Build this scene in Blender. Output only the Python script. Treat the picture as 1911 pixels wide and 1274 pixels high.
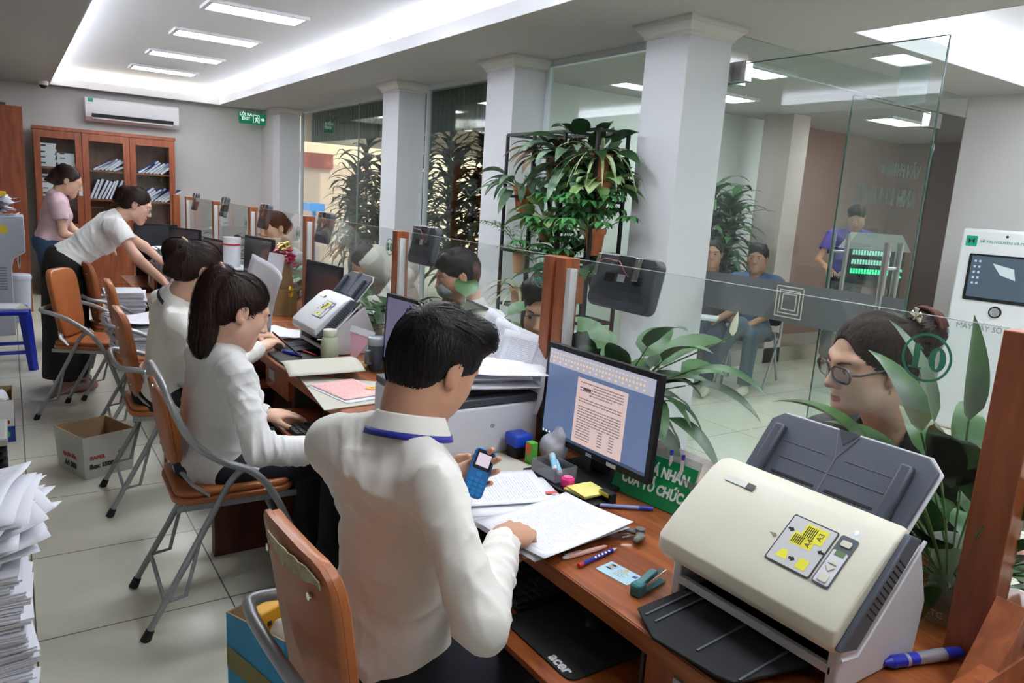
import bpy, bmesh, math, random
import numpy as np
import openvdb as vdb
from mathutils import Vector, Matrix, Euler
for o in list(bpy.data.objects): bpy.data.objects.remove(o)
S = bpy.context.scene
C = S.collection
rnd = random.Random(7)
# ---------------- camera ----------------
CAMH = 1.5
YAW, PITCH, ROLL, FPX = 0.601947, 0.188249, 0.0657012, 1374.8
_f = Vector((math.sin(YAW)*math.cos(PITCH), math.cos(YAW)*math.cos(PITCH), -math.sin(PITCH)))
_r = Vector((math.cos(YAW), -math.sin(YAW), 0)); _u = _r.cross(_f)
_c, _s = math.cos(ROLL), math.sin(ROLL)
R_, U_ = _c*_r + _s*_u, -_s*_r + _c*_u
cam = bpy.data.cameras.new('camera'); cam.sensor_width = 36; cam.lens = 36*FPX/1911; cam.clip_start = 0.05
co = bpy.data.objects.new('camera', cam); C.objects.link(co)
co.matrix_world = Matrix(((R_.x, U_.x, -_f.x, 0), (R_.y, U_.y, -_f.y, 0), (R_.z, U_.z, -_f.z, CAMH), (0, 0, 0, 1)))
S.camera = co
# ---------------- world and exposure ----------------
w = bpy.data.worlds.new('sky'); S.world = w; w.use_nodes = True
w.node_tree.nodes['Background'].inputs[0].default_value = (0.93, 0.95, 1.0, 1)
w.node_tree.nodes['Background'].inputs[1].default_value = 1.3
S.view_settings.view_transform = 'Standard'; S.view_settings.look = 'None'
S.view_settings.gamma = 1; S.view_settings.use_curve_mapping = False
S.view_settings.exposure = 0.97
PANEL_E = 20.0; COVE_E = 5.0
sun = bpy.data.lights.new('sun', 'SUN'); sun.energy = 1.5; sun.angle = 0.02; sun.color = (1, .93, .82)
so = bpy.data.objects.new('sun', sun); C.objects.link(so); so.rotation_euler = (math.radians(52), 0, math.radians(20))

# ---------------- materials ----------------
_M = {}
def sock(n, *names):
    for k in names:
        if k in n.inputs: return n.inputs[k]
def mat(name, col=(.8, .8, .8), rough=.5, metal=0., spec=.5, emit=None, estr=0., alpha=1, bump=0, bscale=50, sheen=0, sss=0, var=0, vscale=5, coat=0, trans=0):
    if name in _M: return _M[name]
    m = bpy.data.materials.new(name); m.use_nodes = True; nt = m.node_tree; b = nt.nodes['Principled BSDF']
    b.inputs['Base Color'].default_value = (*col, 1); b.inputs['Roughness'].default_value = rough
    b.inputs['Metallic'].default_value = metal; b.inputs['Specular IOR Level'].default_value = spec
    if emit: b.inputs['Emission Color'].default_value = (*emit, 1); b.inputs['Emission Strength'].default_value = estr
    if sheen: b.inputs['Sheen Weight'].default_value = sheen
    if coat: b.inputs['Coat Weight'].default_value = coat; b.inputs['Coat Roughness'].default_value = .15
    if trans: b.inputs['Transmission Weight'].default_value = trans
    if sss: b.inputs['Subsurface Weight'].default_value = sss; b.inputs['Subsurface Radius'].default_value = (.02, .007, .004); b.inputs['Subsurface Scale'].default_value = .5
    if alpha < 1: b.inputs['Alpha'].default_value = alpha
    tc = None
    if bump or var: tc = nt.nodes.new('ShaderNodeTexCoord')
    if bump:
        n = nt.nodes.new('ShaderNodeTexNoise'); n.inputs['Scale'].default_value = bscale; n.inputs['Detail'].default_value = 3
        bp = nt.nodes.new('ShaderNodeBump'); bp.inputs['Strength'].default_value = bump; bp.inputs['Distance'].default_value = .01
        nt.links.new(tc.outputs['Object'], n.inputs['Vector']); nt.links.new(n.outputs[0], bp.inputs['Height']); nt.links.new(bp.outputs[0], b.inputs['Normal'])
    if var:
        n = nt.nodes.new('ShaderNodeTexNoise'); n.inputs['Scale'].default_value = vscale; n.inputs['Detail'].default_value = 4
        mx = nt.nodes.new('ShaderNodeMix'); mx.data_type = 'RGBA'
        mx.inputs[6].default_value = (*[c*(1-var) for c in col], 1); mx.inputs[7].default_value = (*[min(1, c*(1+var)) for c in col], 1)
        nt.links.new(tc.outputs['Object'], n.inputs['Vector']); nt.links.new(n.outputs[0], mx.inputs[0]); nt.links.new(mx.outputs[2], b.inputs['Base Color'])
    _M[name] = m; return m
def woodmat(name, c1, c2, rough=.35, stretch=(1, 14, 14), scale=3.0, coat=.2):
    if name in _M: return _M[name]
    m = mat(name, c1, rough, coat=coat); nt = m.node_tree; b = nt.nodes['Principled BSDF']
    tc = nt.nodes.new('ShaderNodeTexCoord'); mp = nt.nodes.new('ShaderNodeMapping'); mp.inputs['Scale'].default_value = stretch
    n = nt.nodes.new('ShaderNodeTexNoise'); n.inputs['Scale'].default_value = scale; n.inputs['Detail'].default_value = 6; n.inputs['Distortion'].default_value = .6
    r = nt.nodes.new('ShaderNodeValToRGB'); r.color_ramp.elements[0].position = .32; r.color_ramp.elements[1].position = .7
    r.color_ramp.elements[0].color = (*c2, 1); r.color_ramp.elements[1].color = (*c1, 1)
    L = nt.links.new; L(tc.outputs['Object'], mp.inputs[0]); L(mp.outputs[0], n.inputs['Vector']); L(n.outputs[0], r.inputs[0]); L(r.outputs[0], b.inputs['Base Color'])
    return m
def glassmat(name, tint=(.93, .97, .95), refl=1.0, ior=1.5, opac=0.0, ocol=(.7, .8, .78)):
    """clear pane: straight-through transparency plus a fresnel mirror (real thin sheet glass)"""
    if name in _M: return _M[name]
    m = bpy.data.materials.new(name); m.use_nodes = True; nt = m.node_tree; nt.nodes.clear(); L = nt.links.new
    out = nt.nodes.new('ShaderNodeOutputMaterial'); t = nt.nodes.new('ShaderNodeBsdfTransparent'); t.inputs[0].default_value = (*tint, 1)
    g = nt.nodes.new('ShaderNodeBsdfGlossy'); g.inputs['Roughness'].default_value = 0.02; g.inputs[0].default_value = (refl, refl, refl, 1)
    lw = nt.nodes.new('ShaderNodeLayerWeight'); lw.inputs[0].default_value = .5
    pw = nt.nodes.new('ShaderNodeMath'); pw.operation = 'POWER'; pw.inputs[1].default_value = 5.0
    fr = nt.nodes.new('ShaderNodeMath'); fr.operation = 'MULTIPLY_ADD'; f0 = ((ior-1)/(ior+1))**2; fr.inputs[1].default_value = .85-f0; fr.inputs[2].default_value = f0
    L(lw.outputs['Facing'], pw.inputs[0]); L(pw.outputs[0], fr.inputs[0])
    mx = nt.nodes.new('ShaderNodeMixShader'); L(fr.outputs[0], mx.inputs[0]); L(t.outputs[0], mx.inputs[1]); L(g.outputs[0], mx.inputs[2])
    last = mx
    if opac:
        d = nt.nodes.new('ShaderNodeBsdfDiffuse'); d.inputs[0].default_value = (*ocol, 1)
        m2 = nt.nodes.new('ShaderNodeMixShader'); m2.inputs[0].default_value = opac; L(mx.outputs[0], m2.inputs[1]); L(d.outputs[0], m2.inputs[2]); last = m2
    L(last.outputs[0], out.inputs[0]); _M[name] = m; return m
def emis(name, col, e):
    return mat(name, (.02, .02, .02), .35, emit=col, estr=e)

# ---------------- mesh helpers ----------------
def V(*a): return Vector(a)
def frame(o, x, y, z):
    return Matrix(((x[0], y[0], z[0], o[0]), (x[1], y[1], z[1], o[1]), (x[2], y[2], z[2], o[2]), (0, 0, 0, 1)))
def xf(loc=(0, 0, 0), rz=0, rx=0, ry=0): return Matrix.Translation(Vector(loc)) @ Euler((rx, ry, rz)).to_matrix().to_4x4()
class MB:
    def __init__(s, m=None): s.v = []; s.f = []; s.mi = []; s.m = m or Matrix.Identity(4); s.cur = 0
    def add(s, vs, fs, m=None):
        n = len(s.v); mm = s.m @ m if m is not None else s.m
        s.v += [tuple(mm @ Vector(a)) for a in vs]; s.f += [tuple(i+n for i in f) for f in fs]; s.mi += [s.cur]*len(fs); return s
    def box(s, c, d, m=None):
        x, y, z = c; a, b, h = d[0]/2, d[1]/2, d[2]/2
        vs = [(x+i*a, y+j*b, z+k*h) for i in (-1, 1) for j in (-1, 1) for k in (-1, 1)]
        return s.add(vs, [(0, 1, 3, 2), (4, 6, 7, 5), (0, 4, 5, 1), (2, 3, 7, 6), (0, 2, 6, 4), (1, 5, 7, 3)], m)
    def bb(s, lo, hi, m=None): return s.box([(a+b)/2 for a, b in zip(lo, hi)], [abs(b-a) for a, b in zip(lo, hi)], m)
    def tube(s, pts, r, n=8, cap=True, m=None, flat=1.0):
        pts = [Vector(p) for p in pts]; N = len(pts); rs = r if isinstance(r, (list, tuple)) else [r]*N
        T = []
        for i in range(N):
            t = (pts[min(i+1, N-1)]-pts[max(i-1, 0)]); T.append(t.normalized() if t.length > 1e-9 else Vector((0, 0, 1)))
        up = Vector((0, 0, 1)) if abs(T[0].z) < .9 else Vector((1, 0, 0)); a = T[0].cross(up).normalized(); vs = []
        for i in range(N):
            a = (a - T[i]*a.dot(T[i])).normalized(); b = T[i].cross(a)
            for k in range(n):
                th = 2*math.pi*k/n; vs.append(tuple(pts[i]+rs[i]*(math.cos(th)*a+flat*math.sin(th)*b)))
        fs = [(i*n+k, i*n+(k+1) % n, (i+1)*n+(k+1) % n, (i+1)*n+k) for i in range(N-1) for k in range(n)]
        if cap: fs += [tuple(range(n))[::-1], tuple((N-1)*n+k for k in range(n))]
        return s.add(vs, fs, m)
    def cyl(s, a, b, r0, r1=None, n=20, m=None): return s.tube([a, b], [r0, r0 if r1 is None else r1], n, True, m)
    def lathe(s, prof, n=24, m=None, closed=False):
        vs = []
        for r, z in prof:
            for k in range(n): th = 2*math.pi*k/n; vs.append((r*math.cos(th), r*math.sin(th), z))
        N = len(prof); fs = [(i*n+k, i*n+(k+1) % n, (i+1)*n+(k+1) % n, (i+1)*n+k) for i in range(N-1) for k in range(n)]
        if prof[0][0] > 1e-6: fs.append(tuple(range(n))[::-1])
        if closed and prof[-1][0] > 1e-6: fs.append(tuple((N-1)*n+k for k in range(n)))
        return s.add(vs, fs, m)
    def prism(s, poly, h, m=None, z0=0):
        """polygon in local XY extruded along local Z from z0 to z0+h"""
        n = len(poly); vs = [(x, y, z0) for x, y in poly]+[(x, y, z0+h) for x, y in poly]
        fs = [tuple(range(n))[::-1], tuple(range(n, 2*n))]+[(i, (i+1) % n, n+(i+1) % n, n+i) for i in range(n)]
        return s.add(vs, fs, m)
    def grid(s, fn, nu, nv, m=None):
        vs = [fn(i/nu, j/nv) for i in range(nu+1) for j in range(nv+1)]
        return s.add(vs, [(i*(nv+1)+j, (i+1)*(nv+1)+j, (i+1)*(nv+1)+j+1, i*(nv+1)+j+1) for i in range(nu) for j in range(nv)], m)
    def build(s, name, mats, parent=None, smooth=False, bevel=0, seg=2, solid=0, sub=0, world=True):
        me = bpy.data.meshes.new(name); me.from_pydata(s.v, [], s.f)
        mats = mats if isinstance(mats, (list, tuple)) else [mats]
        for mm in mats: me.materials.append(mm)
        me.polygons.foreach_set('material_index', s.mi)
        bm = bmesh.new(); bm.from_mesh(me); bmesh.ops.recalc_face_normals(bm, faces=bm.faces); bm.to_mesh(me); bm.free()
        if smooth: me.shade_smooth()
        o = bpy.data.objects.new(name, me); C.objects.link(o)
        if parent is not None:
            o.parent = parent
            if world: me.transform(wm(parent).inverted())
        if solid: q = o.modifiers.new('solid', 'SOLIDIFY'); q.thickness = solid; q.offset = 0
        if bevel: q = o.modifiers.new('bevel', 'BEVEL'); q.width = bevel; q.segments = seg; q.limit_method = 'ANGLE'; q.angle_limit = .6
        if sub: q = o.modifiers.new('sub', 'SUBSURF'); q.levels = sub; q.render_levels = sub
        if bevel and not smooth: me.shade_smooth(); [setattr(p, 'use_smooth', False) for p in ()]; me.set_sharp_from_angle(angle=.6)
        elif smooth and smooth != 'all': me.set_sharp_from_angle(angle=.9)
        return o
def wm(o):
    m = o.matrix_basis.copy()
    if o.parent: m = wm(o.parent) @ o.matrix_parent_inverse @ m
    return m
def E(name, label, cat, loc=(0, 0, 0), rz=0, group=None, m=None):
    o = bpy.data.objects.new(name, None); C.objects.link(o); o.empty_display_size = .05
    if m is not None: o.matrix_basis = m
    else: o.location = loc; o.rotation_euler = (0, 0, rz); o.matrix_basis = xf(loc, rz)
    return T(o, label, cat, group)
def T(o, label, cat, group=None, kind=None):
    o['label'] = label; o['category'] = cat
    if group: o['group'] = group
    if kind: o['kind'] = kind
    return o
def ST(o): o['kind'] = 'structure'; return o
def dup(root, m, label=None, group=None):
    r = root.copy(); C.objects.link(r); r.matrix_basis = m
    if label: r['label'] = label
    if group: r['group'] = group
    for ch in list(root.children):
        c = ch.copy(); C.objects.link(c); c.parent = r
        for g in ch.children:
            d = g.copy(); C.objects.link(d); d.parent = c
    return r
def text(name, body, size, m, material, parent=None, ext=.0006, bold=0.0, align='CENTER', sx=1, cy='CENTER'):
    cu = bpy.data.curves.new(name, 'FONT'); cu.body = body; cu.size = size; cu.extrude = ext; cu.offset = bold
    cu.align_x = align; cu.align_y = cy; cu.resolution_u = 3
    t = bpy.data.objects.new('tmp', cu); C.objects.link(t)
    dg = bpy.context.evaluated_depsgraph_get(); dg.update()
    me = bpy.data.meshes.new_from_object(t.evaluated_get(dg)); bpy.data.objects.remove(t)
    me.transform(Matrix.Diagonal((sx, 1, 1, 1))); me.transform(m)
    if sx < 0: me.flip_normals()
    me.materials.clear(); me.materials.append(material); me.name = name
    o = bpy.data.objects.new(name, me); C.objects.link(o)
    if parent is not None: o.parent = parent; me.transform(wm(parent).inverted())
    return o
def rrect(w, h, r, n=5, cx=0, cy=0):
    out = []
    for qx, qy, a0 in ((1, 1, 0), (-1, 1, 90), (-1, -1, 180), (1, -1, 270)):
        for i in range(n+1):
            a = math.radians(a0+90*i/n); out.append((cx+qx*(w/2-r)+r*math.cos(a), cy+qy*(h/2-r)+r*math.sin(a)))
    return out

# common materials
WALL = mat('wall_paint', (.62, .60, .59), .85, bump=.03, bscale=40)
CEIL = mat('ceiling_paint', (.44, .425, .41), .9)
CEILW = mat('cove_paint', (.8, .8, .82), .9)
COLW = mat('column_paint', (.66, .67, .70), .8)
WOOD = woodmat('desk_wood', (.40, .115, .028), (.17, .038, .009), stretch=(9, 1.2, 9), scale=4)
WOODV = woodmat('post_wood', (.42, .12, .04), (.24, .06, .02), stretch=(9, 9, 1.2), scale=4, coat=.1)
WOODC = woodmat('cabinet_wood', (.36, .095, .035), (.20, .045, .018), stretch=(8, 8, 1), scale=3, coat=.1)
WOODD = woodmat('dark_panel_wood', (.13, .035, .018), (.07, .018, .01), stretch=(8, 8, 1), scale=3, coat=.1)
EDGE = mat('edge_band_wood', (.62, .30, .12), .35)
BLACK = mat('black_plastic', (.010, .010, .012), .42, spec=.3)
BLACKM = mat('matte_black', (.01, .01, .011), .8)
DGREY = mat('dark_grey_plastic', (.05, .055, .065), .45)
WHITEP = mat('white_plastic', (.72, .72, .76), .35)
PAPER = mat('paper_white', (.72, .72, .78), .8)
METAL = mat('brushed_metal', (.6, .6, .6), .25, metal=1)
CHROME = mat('chrome', (.8, .8, .8), .08, metal=1)
GREYP = mat('grey_painted_steel', (.36, .37, .38), .35, metal=.3)
GREEN = mat('sticker_green', (.0, .30, .15), .5)
CLEAR = glassmat('clear_glass', (.95, .975, .965))
WGLASS = glassmat('window_glass', (.86, .91, .88), refl=1.0, ior=1.55)
DGLASS = glassmat('door_glass', (.92, .96, .94), ior=1.5)
# ---------------- room shell ----------------
def slab(name, lo, hi, m, bevel=0): return ST(MB().bb(lo, hi).build(name, m, bevel=bevel))
# floor with square tiles
fm = mat('floor_tile', (.5, .5, .44), .28); nt = fm.node_tree; b = nt.nodes['Principled BSDF']; L = nt.links.new
tc = nt.nodes.new('ShaderNodeTexCoord'); mp = nt.nodes.new('ShaderNodeMapping'); mp.inputs['Location'].default_value = (0, -2.60, 0)
br = nt.nodes.new('ShaderNodeTexBrick'); br.offset = 0; br.squash = 1; br.inputs['Scale'].default_value = 1; br.inputs['Mortar Size'].default_value = .0028; br.inputs['Mortar Smooth'].default_value = .1
br.inputs['Brick Width'].default_value = .6; br.inputs['Row Height'].default_value = .62; br.inputs['Bias'].default_value = 0
br.inputs['Color1'].default_value = (.72, .70, .58, 1); br.inputs['Color2'].default_value = (.76, .74, .62, 1); br.inputs['Mortar'].default_value = (.09, .08, .065, 1)
ns = nt.nodes.new('ShaderNodeTexNoise'); ns.inputs['Scale'].default_value = 3; ns.inputs['Detail'].default_value = 6
mx = nt.nodes.new('ShaderNodeMix'); mx.data_type = 'RGBA'; mx.blend_type = 'MULTIPLY'; mx.inputs[0].default_value = .14
L(tc.outputs['Object'], mp.inputs[0]); L(mp.outputs[0], br.inputs['Vector']); L(tc.outputs['Object'], ns.inputs['Vector'])
L(br.outputs['Color'], mx.inputs[6]); L(ns.outputs[0], mx.inputs[7]); L(mx.outputs[2], b.inputs['Base Color'])
slab('floor', (-3, -3, -.1), (9.5, 26, 0), fm)
Z1, Z2 = 2.52, 2.72
# walls
slab('wall_back', (-3, 11.1, 0), (3.05, 11.3, 2.8), WALL)
slab('wall_left', (-3.1, -3, 0), (-3, 11.3, 2.8), WALL)
slab('wall_front', (-3, -3.1, 0), (9.5, -3, 2.8), WALL)
slab('wall_right', (6.27, -3, 0), (6.37, 3.05, 2.8), WALL)
slab('wall_corridor', (3.45, 5.35, 0), (9.5, 5.5, 2.8), mat('corridor_paint', (.66, .69, .66), .85))
slab('wall_corridor_end', (9.4, 3.0, 0), (9.5, 5.4, 2.8), mat('corridor_brown', (.30, .20, .17), .8))
slab('wall_outside_far', (3.2, 17.0, 0), (14, 17.2, 5), mat('outside_cream', (.75, .62, .45), .8))
# lower ceiling around the two recesses
RX0, RX1, RY0, RY1 = .47, 2.43, -1.2, 10.88
QX0, QX1, QY0, QY1 = 3.86, 6.0, -2.0, 2.54
cb = MB()
for lo, hi in (((-3, -3), (RX0, 11.1)), ((RX0, RY1), (RX1, 11.1)), ((RX0, -3), (RX1, RY0)), ((RX1, -3), (QX0, 11.1)),
               ((QX0, QY1), (QX1, 5.4)), ((QX0, -3), (QX1, QY0)), ((QX1, -3), (9.5, 5.4))):
    cb.bb((*lo, Z1), (*hi, Z1+.085))
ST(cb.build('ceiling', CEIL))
# white lips round the recess openings
tb = MB()
for x0, x1, y0, y1 in ((RX0, RX1, RY0, RY1), (QX0, QX1, QY0, QY1)):
    t = .006
    tb.bb((x0, y0, Z1-.002), (x0+t, y1, Z1+.09)).bb((x1-t, y0, Z1-.002), (x1, y1, Z1+.09)).bb((x0+t, y0, Z1-.002), (x1-t, y0+t, Z1+.09)).bb((x0+t, y1-t, Z1-.002), (x1-t, y1, Z1+.09))
ST(tb.build('trim_1', CEILW))
ub = MB()
for x0, x1, y0, y1 in ((RX0-.22, RX1+.22, RY0-.2, RY1+.2), (QX0-.22, QX1+.22, QY0-.2, QY1+.2)):
    ub.bb((x0, y0, Z2), (x1, y1, Z2+.05))
    ub.bb((x0-.05, y0, Z1+.085), (x0, y1, Z2+.05)).bb((x1, y0, Z1+.085), (x1+.05, y1, Z2+.05)).bb((x0, y0-.05, Z1+.085), (x1, y0, Z2+.05)).bb((x0, y1, Z1+.085), (x1, y1+.05, Z2+.05))
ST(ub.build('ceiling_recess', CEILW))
# LED strips hidden on the cove ledges
LED = emis('cove_led', (.86, .9, 1.0), COVE_E*6); LEDW = emis('cove_led_warm', (1.0, .96, .80), COVE_E*7)
def strip(lo, hi, m, label):
    T(MB().bb(lo, hi).build('cove_light_strip', m), label, 'light strip')
zs = Z1+.086
strip((RX0-.16, RY0, zs), (RX0-.13, RY1, zs+.012), LED, 'cool white light strip glowing along the left ledge of the long ceiling recess')
strip((RX1+.13, RY0, zs), (RX1+.16, RY1, zs+.012), LED, 'cool white light strip glowing along the right ledge of the long ceiling recess')
strip((RX0, RY1+.12, zs), (RX1, RY1+.15, zs+.012), LEDW, 'warm white light strip along the far ledge of the long ceiling recess')
strip((QX0-.16, QY0, zs), (QX0-.13, QY1, zs+.012), LED, 'light strip along the left ledge of the recess over the waiting area')
strip((QX1+.13, QY0, zs), (QX1+.16, QY1, zs+.012), LED, 'light strip along the right ledge of the recess over the waiting area')
strip((QX0, QY1+.12, zs), (QX1, QY1+.15, zs+.012), LED, 'light strip along the far ledge of the recess over the waiting area')
# ceiling light panels
PAN = emis('panel_diffuser', (.90, .95, 1.0), PANEL_E)
def panel(x, y, z, wx, wy, label, group='ceiling light panels'):
    e = E('ceiling_light', label, 'ceiling light', (x, y, z), group=group)
    fr = MB()
    for lo, hi in (((-wx/2-.03, -wy/2-.03), (wx/2+.03, -wy/2)), ((-wx/2-.03, wy/2), (wx/2+.03, wy/2+.03)), ((-wx/2-.03, -wy/2), (-wx/2, wy/2)), ((wx/2, -wy/2), (wx/2+.03, wy/2))):
        fr.bb((*lo, -.022), (*hi, 0))
    fr.build('light_frame', mat('light_frame_white', (.75, .75, .77), .5), e, world=False)
    MB().bb((-wx/2, -wy/2, -.012), (wx/2, wy/2, -.002)).build('diffuser', PAN, e, world=False)
nm = ['farthest of the four', 'third nearest of the four', 'second nearest of the four', 'nearest of the four']
for i, y in enumerate((9.68, 8.38, 7.05, 5.80)): panel(1.55, y, Z2, .64, .25, 'rectangular ceiling light panel in the long recess, %s' % nm[i])
for y in (4.5, 3.2, 1.9, .6, -.7): panel(1.55, y, Z2, .64, .25, 'rectangular ceiling light panel of the long recess overhead, out of the frame', 'panels overhead')
for y in (1.5, .0): panel(4.95, y, Z2, 1.1, .25, 'rectangular ceiling light panel over the waiting area, out of the frame', 'panels over the waiting area')
panel(4.42, 3.62, Z1, .5, .25, 'bright light panel seen through the glass door top')
panel(5.2, 4.6, Z1, .6, .25, 'added light panel brightening the corridor over the seated people')  # extra source added to brighten the corridor round the sitters
panel(7.3, 4.2, Z1, .6, .25, 'added light panel brightening the corridor behind the glass doors')  # another added source, lifts the corridor brightness behind the doors
# columns with small cornices
def column(i, x0, x1, y0, y1, label):
    e = E('column', label, 'column', ((x0+x1)/2, (y0+y1)/2, 0)); e['kind'] = 'structure'
    MB().bb((x0, y0, 0), (x1, y1, Z1)).build('shaft', COLW, e, bevel=.004)
    c = MB(); prof = [(0, Z1-.085), (.012, Z1-.078), (.012, Z1-.065), (.045, Z1-.03), (.052, Z1-.03), (.06, Z1-.012), (.06, Z1)]
    vs = []; n = 4
    for d, z in prof: vs += [(x0-d, y0-d, z), (x1+d, y0-d, z), (x1+d, y1+d, z), (x0-d, y1+d, z)]
    fs = [(i*4+k, i*4+(k+1) % 4, (i+1)*4+(k+1) % 4, (i+1)*4+k) for i in range(len(prof)-1) for k in range(4)]+[(0, 3, 2, 1)]
    c.add(vs, fs).build('cornice', mat('cornice_paint', (.6, .58, .55), .8), e)
column(1, 3.05, 3.39, 2.96, 3.29, 'nearest white square column beside the glass door')
column(2, 3.05, 3.34, 4.63, 5.0, 'second nearest white square column, left of the plant rack')
column(3, 3.05, 3.33, 6.55, 6.91, 'third white square column, between the two dark plant windows')
column(4, 3.05, 3.33, 10.25, 10.56, 'farthest white square column beside the exit sign')
slab('wall_right_far', (3.05, 10.56, 0), (3.33, 11.3, 2.8), WALL)
# windows between the columns
FR = mat('window_frame_white', (.62, .66, .70), .4)
def window(i, y0, y1, joints=()):
    w = E('window_%d' % i, '', '', (3.34, (y0+y1)/2, 0)); del w['label'], w['category']; w['kind'] = 'structure'
    MB().bb((3.355, y0, .1), (3.363, y1, Z1-.03)).build('pane', WGLASS, w)
    f = MB().bb((3.335, y0, 0), (3.385, y1, .1)).bb((3.335, y0, Z1-.045), (3.385, y1, Z1)).bb((3.335, y0, .1), (3.375, y0+.035, Z1-.045)).bb((3.335, y1-.035, .1), (3.375, y1, Z1-.045))
    f.build('frame', FR, w)
    if joints:
        j = MB()
        for y in joints: j.bb((3.35, y-.004, .1), (3.368, y+.004, Z1-.045))
        j.build('joint', mat('joint_grey', (.25, .3, .28), .3), w)
window(1, 3.29, 4.63); window(2, 5.0, 6.55, (6.52,)); window(3, 6.91, 10.25, (8.25,))
# glass wall with double doors at the end of the waiting area
g = E('window_4', '', '', (4.8, 3.05, 0)); del g['label'], g['category']; g['kind'] = 'structure'
MB().bb((3.39, 3.045, 2.37), (6.27, 3.055, Z1)).build('transom_pane', DGLASS, g)
MB().bb((5.88, 3.045, .01), (6.27, 3.055, 2.36)).build('side_pane', glassmat('grey_side_glass', (.55, .56, .55), ior=1.5), g)
MB().bb((3.39, 3.04, 2.362), (6.27, 3.06, 2.37)).build('joint', mat('joint_grey', (.25, .3, .28), .3), g)
BAND = glassmat('frosted_band', (.55, .57, .58), opac=.45, ocol=(.25, .27, .28))
def doorleaf(name, m, wdt, band):
    d = bpy.data.objects.new(name, None); C.objects.link(d); d.matrix_basis = m; d['kind'] = 'structure'
    # local x from hinge to free edge, y thickness
    MB().bb((0, -.005, .02), (wdt, .005, 2.34)).build('glass_leaf', DGLASS, d, world=False)
    e = MB().bb((-.0015, -.0055, .02), (.0015, .0055, 2.34)).bb((wdt-.0015, -.0055, .02), (wdt+.002, .0055, 2.34)).bb((0, -.0055, 2.338), (wdt, .0055, 2.342))
    e.build('glass_edge', mat('glass_edge_green', (.03, .09, .07), .2), d, world=False)
    MB().bb((-.01, -.03, 2.24), (.16, .03, 2.35)).build('hinge_patch', METAL, d, world=False, bevel=.004)
    for zz in (0,):
        h = MB()
        for sgn in (-1, 1):
            h.cyl((wdt-.1, sgn*.055, .72), (wdt-.1, sgn*.055, 1.42), .016, n=14)
        for z in (.84, 1.3): h.cyl((wdt-.1, -.055, z), (wdt-.1, .055, z), .009, n=10)
        h.build('pull_handle', METAL, d, world=False, smooth=True)
    if band: 
        MB().bb((0, -.0075, .95), (wdt, -.0055, 1.165)).build('frosted_band', BAND, d, world=False)
        q = MB(); cx = .62; cz = 1.06
        for k, s_ in enumerate((.085, .065, .045)):
            t = .006
            for lo, hi in (((cx-s_, cz-s_), (cx+s_, cz-s_+t)), ((cx-s_, cz+s_-t), (cx+s_, cz+s_)), ((cx-s_, cz-s_), (cx-s_+t, cz+s_)), ((cx+s_-t, cz-s_), (cx+s_, cz+s_))):
                q.bb((lo[0], .006, lo[1]), (hi[0], .007, hi[1]))
                q.bb((lo[0], -.009, lo[1]), (hi[0], -.008, hi[1]))
        q.build('square_emblem', mat('emblem_cream', (.6, .58, .48), .6), d, world=False)
    return d
D1 = doorleaf('door_1', frame((3.47, 3.05, 0), (0, -1, 0), (1, 0, 0), (0, 0, 1)), 1.24, True)
D2 = doorleaf('door_2', frame((5.86, 3.05, 0), (-1, 0, 0), (0, -1, 0), (0, 0, 1)), 1.12, False)
MB().bb((3.39, 3.01, 2.24), (3.6, 3.09, 2.42)).build('hinge_patch_plate', CHROME, D1, bevel=.004)
# ---------------- desks ----------------
DX0, DX1, DZ = .917, 1.76, .75
YB = [.50, 1.775, 2.96, 4.11, 5.31, 6.42, 7.60]
nth = ['nearest', 'second nearest', 'third nearest', 'fourth nearest', 'second farthest', 'farthest']
for i in range(6):
    y0, y1 = YB[i]+.004, YB[i+1]-.004
    if i == 0: y0 = .30
    e = E('counter_desk', 'reddish wooden counter desk, %s of the row along the glass screens' % nth[i], 'desk', ((DX0+DX1)/2, (y0+y1)/2, 0), group='counter desks in one row')
    t = MB().bb((DX0, y0, DZ-.04), (DX1, y1, DZ)); t.build('desk_top', WOOD, e, bevel=.002)
    MB().bb((DX0-.003, y0, DZ-.038), (DX0, y1, DZ-.002)).build('edge_band', WOODV if 0 else WOOD, e)
    for yy in (y0, y1-.02):
        p = MB(); p.prism([(.62, 0), (DX1-.05, 0), (DX1-.05, DZ-.04), (DX0+.03, DZ-.04), (DX0+.03, .30), (.62, .30)], .02, frame((0, yy+.02, 0), (1, 0, 0), (0, 0, 1), (0, -1, 0))).build('side_panel', WOODD, e)
    MB().bb((DX1-.25, y0+.02, .12), (DX1-.23, y1-.02, DZ-.04)).build('modesty_panel', WOODC, e)
    dy0 = .52 if i == 0 else y0+.02
    dw = .33
    d = MB().bb((DX0+.012, dy0, .61), (DX0+.45, dy0+dw, DZ-.041)).build('drawer', WOODC, e, bevel=.002)
    MB().bb((DX0+.006, dy0+dw*.55, .655), (DX0+.012, dy0+dw*.78, .70)).build('drawer_label', mat('label_grey', (.4, .4, .42), .5), d)
    MB().cyl((DX0+.012, dy0+dw*.62, .64), (DX0-.008, dy0+dw*.62, .64), .006).build('lock_key', CHROME, d, smooth=True)
    MB().bb((DX0-.11, dy0+dw+.01, .585), (DX0+.33, y1-.03, .60)).build('keyboard_tray', WOOD, e, bevel=.002)
    for yy in (dy0+dw+.012, y1-.04): MB().bb((DX0+.02, yy, .60), (DX0+.33, yy+.008, .71)).build('tray_bracket', mat('dark_bracket', (.03, .03, .03), .5), e)
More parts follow.
